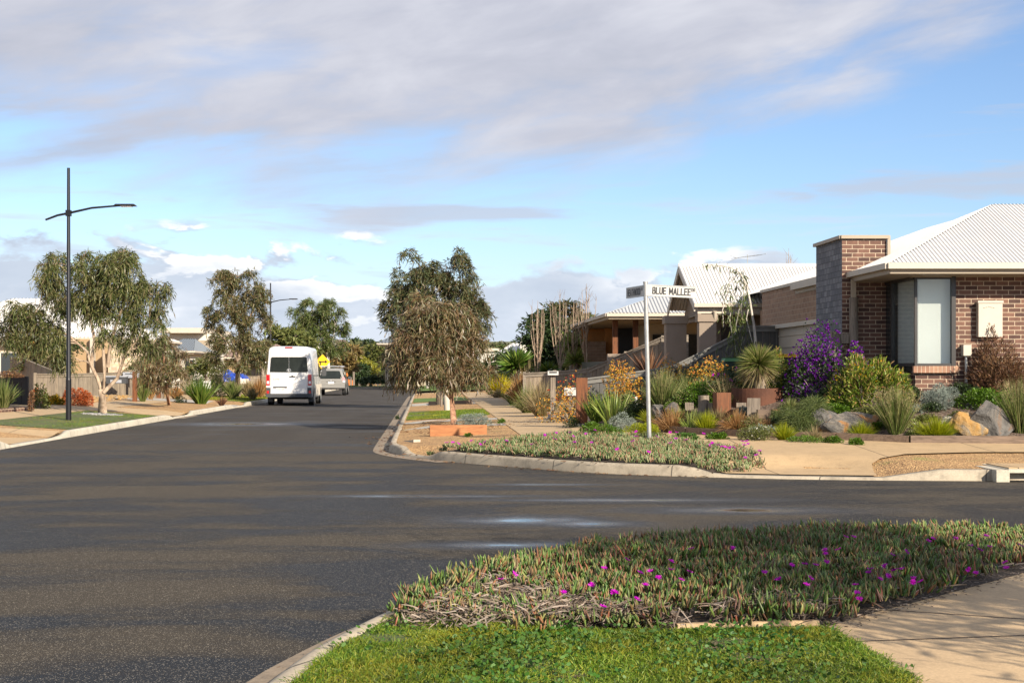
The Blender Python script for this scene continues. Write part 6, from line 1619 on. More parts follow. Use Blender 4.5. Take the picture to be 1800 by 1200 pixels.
# bougainvillea
def purple():
    t = mound('bougainvillea', 'tall purple flowering bougainvillea against the slate pillar', 1447, 704, 130, 120, LM['dark'], 4000, .055, .028, 120, kind_cat='flowering shrub', flower=(LM['purple'], 620, .040, -.3), lumps=15); return t
purple()
mound('bougainvillea', 'upper arching sprays of the purple bougainvillea near the slate pillar top', 1436, 690, 90, 146, LM['dark'], 900, .05, .025, 121, kind_cat='flowering shrub', flower=(LM['purple'], 260, .040, .2), lumps=9)
mound('bougainvillea', 'small purple sprays right of the round verandah post', 1508, 690, 44, 92, LM['green'], 800, .05, .025, 122, kind_cat='flowering shrub', flower=(LM['purple'], 260, .042, .1), lumps=7)
mound('leucadendron', 'large yellow green leucadendron bush in front of the corner window', 1524, 722, 148, 112, LM['leuca'], 5600, .10, .024, 123, upw=.8, lumps=13, flower=(LM['yellowflower'], 60, .03, .4))
mound('leucadendron', 'right hand arm of the yellow green bush below the corner window', 1572, 712, 66, 66, LM['leuca'], 1500, .09, .022, 124, upw=.8, lumps=7)
mound('leucadendron', 'highest leafy top of the yellow green bush beside the corner window', 1556, 705, 54, 104, LM['leuca'], 1000, .09, .022, 125, upw=.9, lumps=6)
mound('dark_red_shrub', 'brown red feathery shrub in front of the meter box', 1760, 700, 112, 112, LM['darkred'], 7500, .085, .014, 126, upw=.7, lumps=15)
mound('dark_red_shrub', 'taller brown red sprays beside the meter box', 1738, 690, 50, 116, LM['darkred'], 1300, .08, .014, 127, upw=1.2, lumps=7)
mound('leafy_groundcover', 'bright green low leafy shrub right of the large silver bush', 1728, 722, 102, 40, LM['green'], 4200, .045, .024, 128, lumps=15)
mound('leafy_groundcover', 'small bright green low plant at the foot of the yellow green bush', 1490, 724, 66, 24, LM['green'], 1600, .045, .02, 129)
mound('silver_bush', 'large silver bush below the brick wall', 1652, 723, 62, 44, LM['silver'], 5200, .035, .008, 130, GS, lumps=14, upw=.5)
mound('silver_bush', 'smaller silver bush behind the large one against the brick wall', 1668, 706, 50, 26, LM['silver'], 1800, .035, .008, 131, GS, upw=.5)
mound('silver_bush', 'round silver bush left of the yellow green leucadendron', 1420, 704, 42, 30, LM['silver'], 2400, .035, .008, 132, GS, upw=.5)
mound('silver_bush', 'rounded silver bush near the pale strap leaves', 1096, 760, 56, 36, LM['silver'], 3000, .035, .009, 133, GS, upw=.5)
mound('silver_bush', 'long low silver bush on the gravel behind the orange sleeper', 835, 748, 70, 24, LM['silver'], 4200, .035, .009, 134, GS, lumps=16, upw=.4, dep=.5)
mound('silver_bush', 'silver grey tip of a bush at the right edge of the garden', 1800, 700, 30, 22, LM['silver'], 900, .035, .008, 135, GS, upw=.5)
mound('weeping_groundcover', 'tall weeping fine leaved green mound left of the orange patched boulder', 1432, 752, 90, 58, LM['mop'], 6500, .13, .006, 136, GT, 'groundcover', upw=-.9, lumps=7)
mound('weeping_groundcover', 'lower weeping green mound spilling toward the sleeper edging', 1408, 769, 86, 46, LM['mop'], 5500, .13, .006, 137, GT, 'groundcover', upw=-.9, lumps=6)
mound('weeping_groundcover', 'small weeping green clump at the left of the mounds', 1380, 745, 46, 28, LM['mop'], 2200, .12, .006, 138, GT, 'groundcover', upw=-.9, lumps=5)
tuft('grass_tussock', 'tall green tussock with pale seed heads right of the orange patched boulder', 1578, 766, 66, 76, LM['tuss'], 560, .010, 139, GT, .35, .85, plume=(LM['buff'], 150, .09))
tuft('grass_tussock', 'tall pale headed tussock at the right edge', 1797, 764, 70, 86, LM['tuss'], 560, .010, 140, GT, .4, .9, plume=(LM['buff'], 130, .09))
tuft('grass_tussock', 'tall pale and green tussock right of the sign pole', 1166, 724, 62, 66, LM['tuss'], 420, .012, 141, GT, .45, .9, plume=(LM['buff'], 70, .08))
tuft('grass_tussock', 'loose green tussock behind the tall grey stump', 1240, 700, 76, 36, LM['tuss'], 360, .012, 142, GT, .5, .9)
tuft('grass_tussock', 'copper brown tussock right of the sign pole', 1182, 762, 62, 40, LM['copper'], 640, .008, 143, GT, .8, .95)
tuft('grass_tussock', 'copper brown tussock in front of the red brown stump', 1298, 762, 64, 36, LM['copper'], 640, .008, 144, GT, .8, .95)
tuft('grass_tussock', 'small pale dry tussock by the sleeper edging below the orange patched boulder', 1434, 776, 36, 26, LM['buff'], 160, .008, 145, GT, .6, .9)
LG = 'lime green tufts in the corner garden'
tuft('lime_tuft', 'bright lime tuft left of the copper tussock by the red brown stump', 1243, 765, 38, 38, LM['lime'], 520, .007, 146, LG, .5, .9)
tuft('lime_tuft', 'lime tuft in front of the orange patched boulder', 1517, 775, 42, 32, LM['lime'], 560, .007, 147, LG, .5, .95)
tuft('lime_tuft', 'large lime tuft in front of the large silver bush', 1648, 777, 62, 40, LM['lime'], 900, .007, 148, LG, .5, .95)
tuft('lime_tuft', 'pale lime tuft at the foot of the weeping mounds', 1380, 776, 40, 30, LM['lime'], 360, .008, 149, LG, .5, .9)
mound('lime_groundcover', 'wide lime green feathery mound behind the flowers left of the sign pole', 1128, 772, 70, 30, LM['lime'], 2600, .05, .008, 150, None, 'groundcover', upw=1.2)
mound('lime_groundcover', 'olive lime mound at the foot of the silver bush', 1062, 772, 66, 26, LM['green'], 2400, .045, .01, 151, None, 'groundcover', upw=.9)
mound('lavender_bush', 'low grey green lavender like shrub by the middle of the edging', 1332, 776, 66, 26, LM['olive'], 2200, .04, .010, 152, flower=(LM['whiteflower'], 30, .02, 0))
mound('mossy_groundcover', 'flat mossy green plant trailing on the sleeper edging', 1420, 780, 66, 12, LM['green'], 1300, .03, .012, 153, None, 'groundcover')
mound('mossy_groundcover', 'trailing green plant over the sleeper edging below the small dry tussock', 1466, 781, 30, 14, LM['green'], 700, .035, .016, 154, None, 'groundcover')
mound('mossy_groundcover', 'small leafy weed on the edging below the lime tuft', 1507, 784, 24, 14, LM['green'], 500, .035, .018, 155, None, 'groundcover')
mound('cream_coral_plant', 'cream coral like plant beside the ochre boulder', 1670, 752, 36, 20, LM['whiteflower'], 1300, .03, .010, 156, None, 'groundcover')
mound('grey_succulent', 'small grey green rosette plant right of the tall tussock', 1612, 728, 26, 14, LM['silver'], 300, .05, .02, 157, None, 'succulent')
mound('grey_succulent', 'low pale green herb patch right of the tall tussock base', 1608, 756, 32, 18, LM['straplight'], 260, .05, .02, 158, None, 'succulent')
tuft('strap_plant', 'pale green strap leaved plant left of the sign pole', 1078, 752, 64, 64, LM['straplight'], 60, .034, 159, None, .3, .95, kc='strap plant', stiff=True)
tuft('strap_plant', 'dark green strap leaved plant right of the tall timber post', 1050, 745, 50, 52, LM['strap'], 150, .02, 160, None, .3, .95, kc='strap plant')
tuft('strap_plant', 'small yellow striped strap plant left of the bright lime tuft', 1215, 762, 40, 34, LM['straplight'], 60, .022, 161, None, .6, .95, kc='strap plant')
tuft('strap_plant', 'variegated tuft between the pale tussock and the small stump', 1195, 742, 36, 24, LM['straplight'], 90, .014, 162, None, .5, .95, kc='strap plant')
mound('dark_groundcover', 'dark green low plant at the foot of the tall timber post', 1004, 752, 30, 20, LM['dark'], 800, .04, .018, 163, None, 'groundcover')
mound('dark_groundcover', 'reddish succulent patch behind the pale boulders', 1205, 736, 40, 12, LM['darkred'], 700, .04, .02, 164, None, 'groundcover')
tuft('grass_tussock', 'olive spreading tuft at the left foot of the planter', 1300, 712, 50, 22, LM['tuss'], 260, .01, 165, GT, .6, .95)
tuft('grass_tussock', 'olive tuft between the planter and the silver bush', 1392, 722, 40, 22, LM['tuss'], 300, .007, 166, GT, .6, .95)

# ------------------------------------------------------------------ planting along the east footpath
PF = 'grasses spilling over the east footpath'
tuft('grass_tussock', 'big buff tussock nearest the letterbox beside the footpath', 952, 732, 78, 62, LM['buff'], 900, .012, 201, PF, .75, .95)
tuft('grass_tussock', 'second buff green tussock along the footpath', 928, 726, 64, 50, LM['tuss'], 620, .014, 202, PF, .8, .95)
tuft('grass_tussock', 'copper buff tussock in front of the fence end', 916, 712, 60, 58, LM['copper'], 560, .016, 203, PF, .75, .95)
tuft('grass_tussock', 'tall straw coloured tussock at the start of the paling fence', 930, 702, 74, 64, LM['buff'], 520, .018, 204, PF, .7, .95)
tuft('strap_plant', 'dark green strap plant low beside the footpath', 904, 712, 46, 34, LM['strap'], 110, .05, 205, None, .5, .95, kc='strap plant')
tuft('yellow_bush', 'bright yellow grassy bush beside the far footpath', 878, 696, 46, 38, leafmat('golden_grass', [(.45, .38, .02), (.60, .50, .04), (.36, .36, .04)], .35, .6), 700, .022, 206, None, .4, .95, kc='grass tuft')
tuft('green_bush', 'olive grassy bush left of the yellow one', 862, 693, 30, 26, LM['tuss'], 360, .03, 207, None, .4, .95)
tuft('grass_tussock', 'pale low tussock spilling in front of the yellow bush', 876, 699, 40, 18, LM['buff'], 260, .02, 208, PF, .9, .95)
mound('garden_shrub', 'dark clipped shrub behind the fence end', 888, 690, 46, 44, LM['dark'], 1500, .09, .04, 209)
mound('weed_clump', 'small leafy weed clump at the edge of the footpath by the flowers', 925, 776, 22, 12, LM['green'], 500, .04, .022, 210, None, 'weed')
mound('weed_clump', 'small green weed on the gravel in front of the orange sleeper', 823, 768, 14, 5, LM['green'], 160, .04, .02, 211, None, 'weed')
mound('weed_clump', 'green weeds beside the footpath at the silver bush', 880, 744, 16, 8, LM['green'], 200, .04, .02, 212, None, 'weed')
mound('weed_clump', 'dark weed growing in the east gutter', 698, 737, 9, 8, LM['dark'], 200, .04, .02, 213, None, 'weed')

# ------------------------------------------------------------------ west side gardens
mound('red_shrub', 'rusty red ball shrub right of the near street lamp', 146, 714, 42, 36, LM['redshrub'], 4200, .06, .018, 301, 'rusty red shrubs on the left', lumps=12)
mound('red_shrub', 'rusty red ball shrub directly behind the near street lamp', 118, 712, 32, 34, LM['redshrub'], 2400, .06, .018, 302, 'rusty red shrubs on the left', lumps=9)
mound('red_shrub', 'small rusty red shrub behind the green shrub at the left', 62, 716, 26, 40, LM['redshrub'], 1200, .06, .02, 303, 'rusty red shrubs on the left')
mound('yellow_shrub', 'golden yellow low shrub left of the street lamp', 78, 713, 22, 22, LM['leuca'], 1500, .05, .02, 304, 'low yellow shrubs on the left', flower=(LM['yellowflower'], 160, .04, -.1))
mound('yellow_shrub', 'second golden yellow low shrub touching the street lamp', 97, 712, 24, 19, LM['leuca'], 1500, .05, .02, 305, 'low yellow shrubs on the left', flower=(LM['yellowflower'], 160, .04, -.1))
mound('green_shrub', 'open green shrub beside the black panel fence', 68, 718, 34, 62, LM['olive'], 700, .10, .045, 306, lumps=9)
mound('dark_shrub', 'dark red leaved shrub above the black panel fence', 14, 664, 58, 34, LM['darkred'], 2200, .08, .035, 307, dfix=49, base=GD(10, 49) + Vector((0, 0, .55)))
tuft('grass_clump', 'bright green grass clump at the left edge', 2, 722, 46, 56, LM['tuss'], 700, .016, 308, None, .5, .95)
mound('dark_shrub', 'small dark shrub at the right end of the black panel fence', 56, 724, 14, 40, LM['darkred'], 500, .07, .03, 309)
tuft('spiky_clump', 'large spiky green clump right of the small white letterbox', 352, 710, 62, 46, LM['strap'], 320, .045, 310, None, .4, .95, kc='strap plant')
tuft('spiky_clump', 'dark purple spiky tuft at the kerb end of the tan gravel', 389, 712, 26, 17, LM['phormium'], 130, .025, 311, None, .3, .95, kc='strap plant')
mound('weed_clump', 'small dark weedy plant in the tan gravel', 316, 708, 20, 16, LM['dark'], 400, .07, .03, 312, None, 'weed')
mound('feathery_shrub', 'soft bright green feathery shrub behind the small brown tree', 340, 696, 44, 58, LM['green'], 2600, .12, .02, 313, dfix=72, upw=1.0)
mound('feathery_shrub', 'tall green feathery shrub left of the gum trunk', 376, 698, 44, 50, LM['tuss'], 2200, .12, .02, 314, dfix=70, upw=1.0)
mound('olive_shrub', 'dark olive shrub behind the white letterbox', 385, 690, 44, 52, LM['gumdark'], 1800, .12, .03, 315, dfix=80)
WG = 'golden tussocks along the left fence'
for i, (px, py, w, h, lm, lab) in enumerate(((408, 700, 34, 34, 'tuss', 'green gold tussock left of the tall gum trunk'), (436, 698, 34, 32, 'buff', 'straw tussock right of the tall gum trunk'), (455, 699, 36, 34, 'copper', 'copper gold tussock beside the white van'), (443, 703, 22, 22, 'buff', 'small straw tussock in front of the others'), (476, 699, 40, 36, 'buff', 'straw tussock half hidden by the white van'),
        (250, 706, 30, 46, 'tuss', 'tall olive tussock right of the silver letterbox'), (264, 702, 24, 40, 'copper', 'brown tussock behind the small brown tree'), (308, 702, 26, 24, 'copper', 'dry golden tussock under the small brown tree'))):
    tuft('grass_tussock', lab, px, py, w, h, LM[lm], 420, .028, 330 + i, WG, .6, .95)
b0 = G(260, 702)
def pebbles(name, label, poly, n, r, mat, seed, kc='stones'):
    rng = random.Random(seed); m = MB(); xs = [p[0] for p in poly]; ys = [p[1] for p in poly]
    import bmesh
    bm = bmesh.new(); bmesh.ops.create_icosphere(bm, subdivisions=1, radius=1); vv = [v.co.copy() for v in bm.verts]; ff = [[v.index for v in f.verts] for f in bm.faces]; bm.free()
    c = 0
    while c < n:
        x = rng.uniform(min(xs), max(xs)); y = rng.uniform(min(ys), max(ys)); k = len(poly); ins = False; j = k - 1
        for i in range(k):
            if (ys[i] > y) != (ys[j] > y) and x < (xs[j] - xs[i]) * (y - ys[i]) / (ys[j] - ys[i]) + xs[i]: ins = not ins
            j = i
        if not ins: continue
        rr = r * rng.uniform(.5, 1.3); z = H(x, y) + .015; sx, sy, sz = rr * rng.uniform(.8, 1.3), rr * rng.uniform(.8, 1.3), rr * rng.uniform(.5, .8)
        m.add([(x + v.x * sx, y + v.y * sy, z + v.z * sz) for v in vv], ff); c += 1
    o = m.build(name, mat); tag(o, label, kc, None, 'stuff'); return o
c0 = G(180, 729)
pebbles('tree_ring_pebbles', 'ring of pale grey pebbles round the foot of the large left gum tree', [(c0.x + .62 * math.cos(a), c0.y + .62 * math.sin(a)) for a in np.linspace(0, 6.28, 13)[:-1]], 420, .035, M['pebble'], 1)
pebbles('garden_stones', 'scattered tan stones along the gardens on the left side', [(kl(y) - 4.7, y) for y in (48, 56, 68)] + [(kl(y) - 6.2, y) for y in (68, 56, 48)], 420, .09, M['rockorange'], 2)

# ------------------------------------------------------------------ ground covers, lawns
def inpoly(P, poly):
    x, y = P[:, 0], P[:, 1]; c = np.zeros(len(P), bool); n = len(poly); j = n - 1
    for i in range(n):
        xi, yi = poly[i][:2]; xj, yj = poly[j][:2]
        with np.errstate(divide='ignore', invalid='ignore'):
            c ^= ((yi > y) != (yj > y)) & (x < (xj - xi) * (y - yi) / (yj - yi + 1e-12) + xi)
        j = i
    return c
def scatter(poly, n, rng):
    lo = np.min([p[:2] for p in poly], 0); hi = np.max([p[:2] for p in poly], 0); out = []; tot = 0
    while tot < n:
        P = rng.uniform(lo, hi, (n, 2)); P = P[inpoly(P, poly)]; out.append(P); tot += len(P)
    return np.concatenate(out)[:n]
def hts(P): return np.array([H(x, y) for x, y in P])
def vnoise(P, sc, seed):
    r = np.random.default_rng(seed); a = r.uniform(0, 6.28, 6); f = r.uniform(.5, 1.6, 6) * sc; ph = r.uniform(0, 6.28, 6)
    return sum(np.sin((P[:, 0] * np.cos(a[i]) + P[:, 1] * np.sin(a[i])) * f[i] + ph[i]) for i in range(6)) / 6

def pigface(name, label, poly, n, L, Wd, lm, seed, height, flowers, fm, deadpoly=None, petal=.022, tl_=.30):
    rng = np.random.default_rng(seed)
    soil = None
    # clumps of upright fingers
    nc = n // 9; C = scatter(poly, nc, rng); cz = hts(C); hz = height * (.55 + .6 * vnoise(C, 2.2, seed) + .25 * rng.random(nc)); hz = np.maximum(hz, .0)
    if deadpoly is not None:
        kp = ~inpoly(C, deadpoly) | (rng.random(nc) < .40); kp &= ~((vnoise(C, 3.7, seed + 3) < -.33) & (rng.random(nc) < .8)); C, cz, hz = C[kp], cz[kp], hz[kp]; nc = len(C)
    k = 9; P = np.repeat(C, k, 0) + rng.normal(size=(nc * k, 2)) * .035; z = np.repeat(cz + hz * rng.uniform(.2, 1, nc), k) 
    tilt = np.repeat(rng.normal(size=(nc, 2)) * .22, k, 0) + rng.normal(size=(nc * k, 2)) * .30
    D = np.concatenate([tilt, np.ones((nc * k, 1))], 1)
    V, Q = fingers(np.concatenate([P, z[:, None]], 1), D, L * np.repeat(rng.uniform(.55, 1.35, nc) * (1 + .35 * vnoise(C, 1.4, seed + 7)), k) * rng.uniform(.7, 1.2, nc * k), Wd * rng.uniform(.8, 1.25, nc * k), .0, rng)
    parts = [(V, Q)]; mats = [lm]
    # woody runners under the leaves
    nr = n // 14; R = scatter(poly, nr, rng); zz = hts(R) + rng.uniform(.0, height * .6, nr); a = rng.uniform(0, 6.28, nr)
    V2, Q2 = strips(np.concatenate([R, zz[:, None]], 1), np.stack([np.cos(a), np.sin(a), rng.normal(size=nr) * .25], 1), L * 1.6, .009, .1, (1, 1, .7), rng); parts.append((V2, Q2)); mats.append(LM['deadpig'])
    if deadpoly:
        nd = 2800; R = scatter(deadpoly, nd, rng); zz = hts(R) + rng.uniform(0, height * .75, nd); a = rng.uniform(0, 6.28, nd)
        V3, Q3 = strips(np.concatenate([R, zz[:, None]], 1), np.stack([np.cos(a), np.sin(a), rng.normal(size=nd) * .45 + .1], 1), L * rng.uniform(.6, 1.7, nd), .008, .2, (1, 1, .8, .5), rng); parts.append((V3, Q3)); mats.append(LM['deadpig'])
    V, Q, MI = cat(parts); o = np_mesh(name, V, Q, mats, MI=MI); tag(o, label, 'groundcover', None, 'stuff')
    # flowers
    if flowers:
        F0 = scatter(poly, flowers, rng) if isinstance(flowers, int) else np.array(flowers)
        fz = hts(F0) + height * .9 + L * .75; npet = 26; A = np.tile(np.linspace(0, 2 * math.pi, npet, endpoint=False), len(F0))
        P = np.repeat(np.concatenate([F0, fz[:, None]], 1), npet, 0); tl = np.repeat(rng.normal(size=(len(F0), 2)) * .35, npet, 0) 
        tl[:, 1] -= .35
        D = np.stack([np.cos(A), np.sin(A), .35 + rng.uniform(-.1, .3, len(A)) - (np.cos(A) * tl[:, 0] + np.sin(A) * tl[:, 1])], 1)
        V, Q = strips(P, D, petal * rng.uniform(.8, 1.1, len(P)), petal * .2, .0, (.6, 1, .7), rng)
        o2 = np_mesh(name.replace('groundcover', 'flowers'), V, Q, fm); tag(o2, label.split(' groundcover')[0].split(' with')[0] + ': its small magenta daisy flowers', 'flowers', None, 'stuff')
    return o
def wp(px, py): g_ = G(px, py); return (g_.x, g_.y)
midbed = [wp(752, 802), wp(800, 792), wp(900, 781), wp(985, 771), wp(1050, 770), wp(1130, 775), wp(1225, 786), wp(1300, 797), wp(1338, 806), wp(1338, 826), wp(1310, 832)] + [(p.x, p.y) for p in offset(KRs, .17) if -1.15 < p.x < 2.95][::-1]
drape('bed_soil_middle', midbed, M['soil'], .016, .4, par='R')
midfl = [wp(x, y + 10) for x, y in ((785, 790), (796, 786), (806, 790), (829, 783), (845, 790), (852, 785), (890, 783), (935, 790), (958, 772), (978, 768), (1002, 767), (1008, 775), (1032, 762), (1040, 762), (1046, 763), (1030, 770), (1071, 760), (1118, 766), (1118, 775), (1112, 785), (1178, 768), (1190, 768), (1188, 780), (1206, 782), (1155, 775), (1178, 788), (1250, 790), (1262, 792), (1268, 795), (1275, 796), (1283, 797), (1248, 794), (1290, 797), (1305, 785), (1312, 785), (1308, 792), (1315, 790), (1335, 803), (1330, 810), (1252, 788), (1237, 770), (1310, 815), (1140, 805), (1085, 800), (1040, 787), (1010, 786), (975, 780))]
pigface('groundcover_middle', 'grey green fleshy groundcover with magenta flowers round the street sign pole', midbed, 21000, .075, .017, LM['pig'], 401, .13, midfl, LM['magenta'], petal=.036)
kno = [(p.x, p.y) for p in offset(KNs, -.02)]
nearback = [p for p in kno[::-1] if -.62 < p[0] < 8]
nearbed = [wp(682, 1108)] + nearback + [(8, 10.2), (PNP[3].x, PNP[3].y), (PNP[2].x, PNP[2].y), (PNP[1].x, PNP[1].y), (PNP[0].x - .03, PNP[0].y + .05), wp(1200, 1112), wp(960, 1114)]
dead = [wp(678, 1105), wp(770, 1062), wp(860, 1030), wp(980, 1045), wp(1050, 1075), wp(1040, 1100), wp(860, 1112)]
def nf():
    pts = ((1102, 985), (1215, 966), (1288, 965), (1180, 988), (1180, 1003), (1062, 1000), (1143, 1006), (1125, 1008), (1157, 1017), (1198, 1021), (1213, 1007), (1344, 1008), (1368, 1020), (1392, 995), (1415, 993), (1434, 995), (1453, 989), (1474, 967), (1451, 975), (1501, 945), (1487, 910 + 35), (1555, 996), (1530, 1002), (1527, 1008), (1572, 1004), (1584, 1002), (1548, 1020), (1562, 1014), (1605, 1025), (1618, 1024), (1605, 1018), (1511, 1055), (1507, 1044), (1504, 1030), (1632, 952), (1640, 948), (1680, 948), (1733, 943), (1706, 961), (1723, 968), (1740, 963), (1794, 960), (1702, 1003), (1715, 1009), (1767, 990), (1769, 1000), (1594, 971), (1569, 977), (1450, 968), (1425, 1018), (1418, 1030), (990, 1043), (1078, 1043), (1082, 1043), (1060, 1093 - 25), (1040, 1030), (1120, 1055), (1135, 1030), (905, 1010), (880, 1020))
    return [(W(x, y, 0).x, 0) for x, y in ()] + [tuple((lambda d: ((x - 900) / F * d, d))(F * (CAMH - .30) / (y - HZ))) for x, y in pts]
drape('bed_soil_near', nearbed[:1] + [(p.x, p.y) for p in offset(KNs, .17)[::-1] if -.5 < p.x < 8] + nearbed[1 + len(nearback):], M['soil'], .008, .35, par='N')
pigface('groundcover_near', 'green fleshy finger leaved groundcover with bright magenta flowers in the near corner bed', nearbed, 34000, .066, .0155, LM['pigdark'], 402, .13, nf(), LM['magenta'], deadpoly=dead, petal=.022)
# dry patches inside the near bed
rng = np.random.default_rng(77)
for i, (poly, lab) in enumerate((([wp(1240, 1100), wp(1300, 1078), wp(1420, 1068), wp(1470, 1082), wp(1440, 1098)], 'tangle of dead grey stems at the front edge of the near groundcover'), ([wp(960, 1108), wp(1000, 1088), wp(1150, 1092), wp(1200, 1108)], 'bare brown stems along the front of the near groundcover'))):
    R = scatter(poly, 1300, rng); zz = hts(R) + rng.uniform(0.02, .12, len(R)); a = rng.uniform(0, 6.28, len(R))
    V, Q = strips(np.concatenate([R, zz[:, None]], 1), np.stack([np.cos(a), np.sin(a), rng.normal(size=len(R)) * .4], 1), .08 * rng.uniform(.5, 1.5, len(R)), .007, .2, (1, 1, .8, .5), rng)
    tag(np_mesh('dead_stems', V, Q, LM['deadpig']), lab, 'dead stems', None, 'stuff')

def lawn(name, label, poly, n, h, bw, lm, seed, patch=2.0, bare=.35, weeds=0):
    rng = np.random.default_rng(seed); P = scatter(poly, n, rng); v = vnoise(P, patch, seed) + .5 * vnoise(P, patch * 3.1, seed + 1)
    keep = v > -bare + rng.normal(size=n) * .12; P = P[keep]; v = v[keep]; n = len(P); z = hts(P)
    hh = h * (1 + .8 * v) * rng.uniform(.5, 1.4, n); hh = np.maximum(hh, h * .25)
    D = np.concatenate([rng.normal(size=(n, 2)) * .55, np.ones((n, 1))], 1)
    V, Q = strips(np.concatenate([P, z[:, None]], 1), D, hh, bw * rng.uniform(.7, 1.3, n), .45, (1, .8, .1), rng)
    mi = (vnoise(P, patch * 1.7, seed + 5) + rng.normal(size=n) * .25 > .22).astype(int)
    MI = np.tile(mi, 2); o = np_mesh(name, V, Q, [lm, LM['turfyellow']], MI=MI); tag(o, label, 'grass', None, 'stuff')
    if weeds:
        C = scatter(poly, weeds, rng); C = C[vnoise(C, 3.4, seed + 9) + rng.normal(size=len(C)) * .25 > .12]; k = 6
        P = np.repeat(C, k, 0) + rng.normal(size=(len(C) * k, 2)) * .03; z = hts(P) + rng.uniform(.02, .065, len(P)); a = rng.uniform(0, 6.28, len(P))
        V, Q = strips(np.concatenate([P, z[:, None]], 1), np.stack([np.cos(a), np.sin(a), rng.uniform(.1, .9, len(P))], 1), .019 * rng.uniform(.5, 1.5, len(P)), .017, .1, (.5, 1, .7), rng)
        tag(np_mesh('lawn_weeds', V, Q, LM['weed']), 'broad leaved clover and mallow weeds through the near lawn', 'weeds', None, 'stuff')
lawnNp = [p for p in lawnN]
lawn('near_grass', 'patchy bright green grass of the near corner lawn', lawnNp, 110000, .05, .0038, LM['turf'], 501, 4.2, .42, 1300)
lawn('east_grass', 'green grass of the verge lawn behind the weeping gum tree', lawnR, 26000, .055, .012, LM['turf'], 502, 1.5, .6)
lawn('west_grass', 'short green grass of the lawn round the near street lamp', L1, 26000, .035, .012, LM['turf'], 503, 1.2, .9)
lawn('far_west_grass', 'sunlit lawn patch beside the white van', L3, 12000, .07, .03, LM['turfyellow'], 504, 1, .9)
# tufty grass edge by the path
rng = np.random.default_rng(5)
def edge_tufts(name, label, pts, n, h, lm, j=.05):
    P = []
    for a, b in zip(pts, pts[1:]):
        a = Vector(a); b = Vector(b)
        for k in range(n): q = a.lerp(b, rng.random()); P.append((q.x + rng.normal() * j, q.y + rng.normal() * j))
    P = np.array(P); z = hts(P); D = np.concatenate([rng.normal(size=(len(P), 2)) * .6, np.ones((len(P), 1))], 1)
    V, Q = strips(np.concatenate([P, z[:, None]], 1), D, h * rng.uniform(.5, 1.3, len(P)), .004, .6, (1, .8, .1), rng)
    tag(np_mesh(name, V, Q, lm), label, 'grass', None, 'stuff')
edge_tufts('edge_grass', 'ragged longer grass along the edge of the near footpath', [wp(1452, 1112), wp(1520, 1150), wp(1598, 1198)], 1300, .07, LM['turf'], .03)
edge_tufts('edge_grass', 'ragged grass along the foot of the near groundcover', [wp(960, 1116), wp(1200, 1116), wp(1450, 1110)], 1500, .075, LM['turf'], .035)

# unseen tree added out of frame on the right to shade the near corner
OFF = 'unseen tree added right of the view for shade'
def shade_tree(label, x, y, zc, r, seed, n=1400):
    rng = np.random.default_rng(seed); t = thing('gum_tree', label, 'tree', (x, y, .15), OFF)
    m = MB(); m.tube([(x, y, .05), (x + .05, y, 1.2), (x, y, zc)], [.16, .12, .07], 8)
    k = 34; c = rdir(k, rng) * (.4 + .6 * rng.random((k, 1)) ** .4) * np.array([r, r, r * .8]) + np.array([x, y, zc])
    for q in c[::2]: m.tube([(x, y, zc - .8), tuple(q)], [.04, .015], 5, cap=False)
    w = rng.integers(0, k, n * 8); P = c[w] + rng.normal(size=(n * 8, 3)) * r * .2; D = rng.normal(size=P.shape); D[:, 2] -= .8
    V, Q = strips(P, D, .16, .03, .1, (.4, 1, .1), rng); np_mesh('crown', V, Q, LM['gum'], t); m.build('trunk', BK['gum'], t)
shade_tree('leafy gum tree added unseen right of the view to shade the near bed', 5.8, 4.6, 3.0, 1.7, 601, 1100)

# infill so the bed closes over, as in the photograph
for i, (px, py, w, h, k, lab) in enumerate((
    (1120, 738, 46, 30, 'dark', 'dark low shrub behind the silver bush near the sign pole'), (1150, 722, 44, 36, 'olive', 'olive shrub behind the sign pole'),
    (1210, 716, 60, 34, 'tussm', 'light green feathery shrub left of the stumps'), (1268, 712, 60, 40, 'green', 'fresh green shrub behind the red brown stump'),
    (1225, 682, 60, 44, 'olive', 'olive shrub in front of the grey fence'), (1160, 690, 50, 40, 'dark', 'dark green shrub in front of the fence behind the sign pole'),
    (1400, 700, 50, 60, 'dark', 'dark shrub between the planter and the purple bougainvillea'), (1306, 736, 30, 18, 'silver', 'tiny silver plant between the stumps'),
    (1470, 735, 50, 26, 'green', 'low green shrub below the leucadendron'), (1536, 736, 60, 22, 'olive', 'low olive shrub behind the long boulder'),
    (1612, 706, 40, 26, 'dark', 'dark green shrub below the corner window'), (1700, 700, 60, 26, 'dark', 'dark green shrub below the gas meter'),
    (1345, 772, 50, 22, 'silver', 'grey lavender mound in front of the blackened stump'), (1262, 774, 36, 12, 'green', 'flat green groundcover by the sleeper edging'),
    (1205, 776, 50, 12, 'weed', 'small leafy plants behind the flowering groundcover'), (1150, 776, 50, 14, 'olive', 'low olive plants at the sign pole foot behind the flowers'),
    (1040, 762, 40, 18, 'green', 'bright green low mound right of the timber post foot'), (1075, 735, 60, 34, 'dark', 'dark shrub behind the pale strap leaves'),
    (1046, 722, 44, 46, 'olive', 'olive stems right of the tall timber post'), (1630, 742, 44, 12, 'olive', 'sparse low plants in the mulch by the silver bush'))):
    L_ = {'tussm': 'tuss'}.get(k, k)
    mound('garden_shrub', lab, px, py, w, h, LM[L_], int(500 + w * h * 1.0), .05, .016, 700 + i, 'infill shrubs in the corner garden', upw=.5)
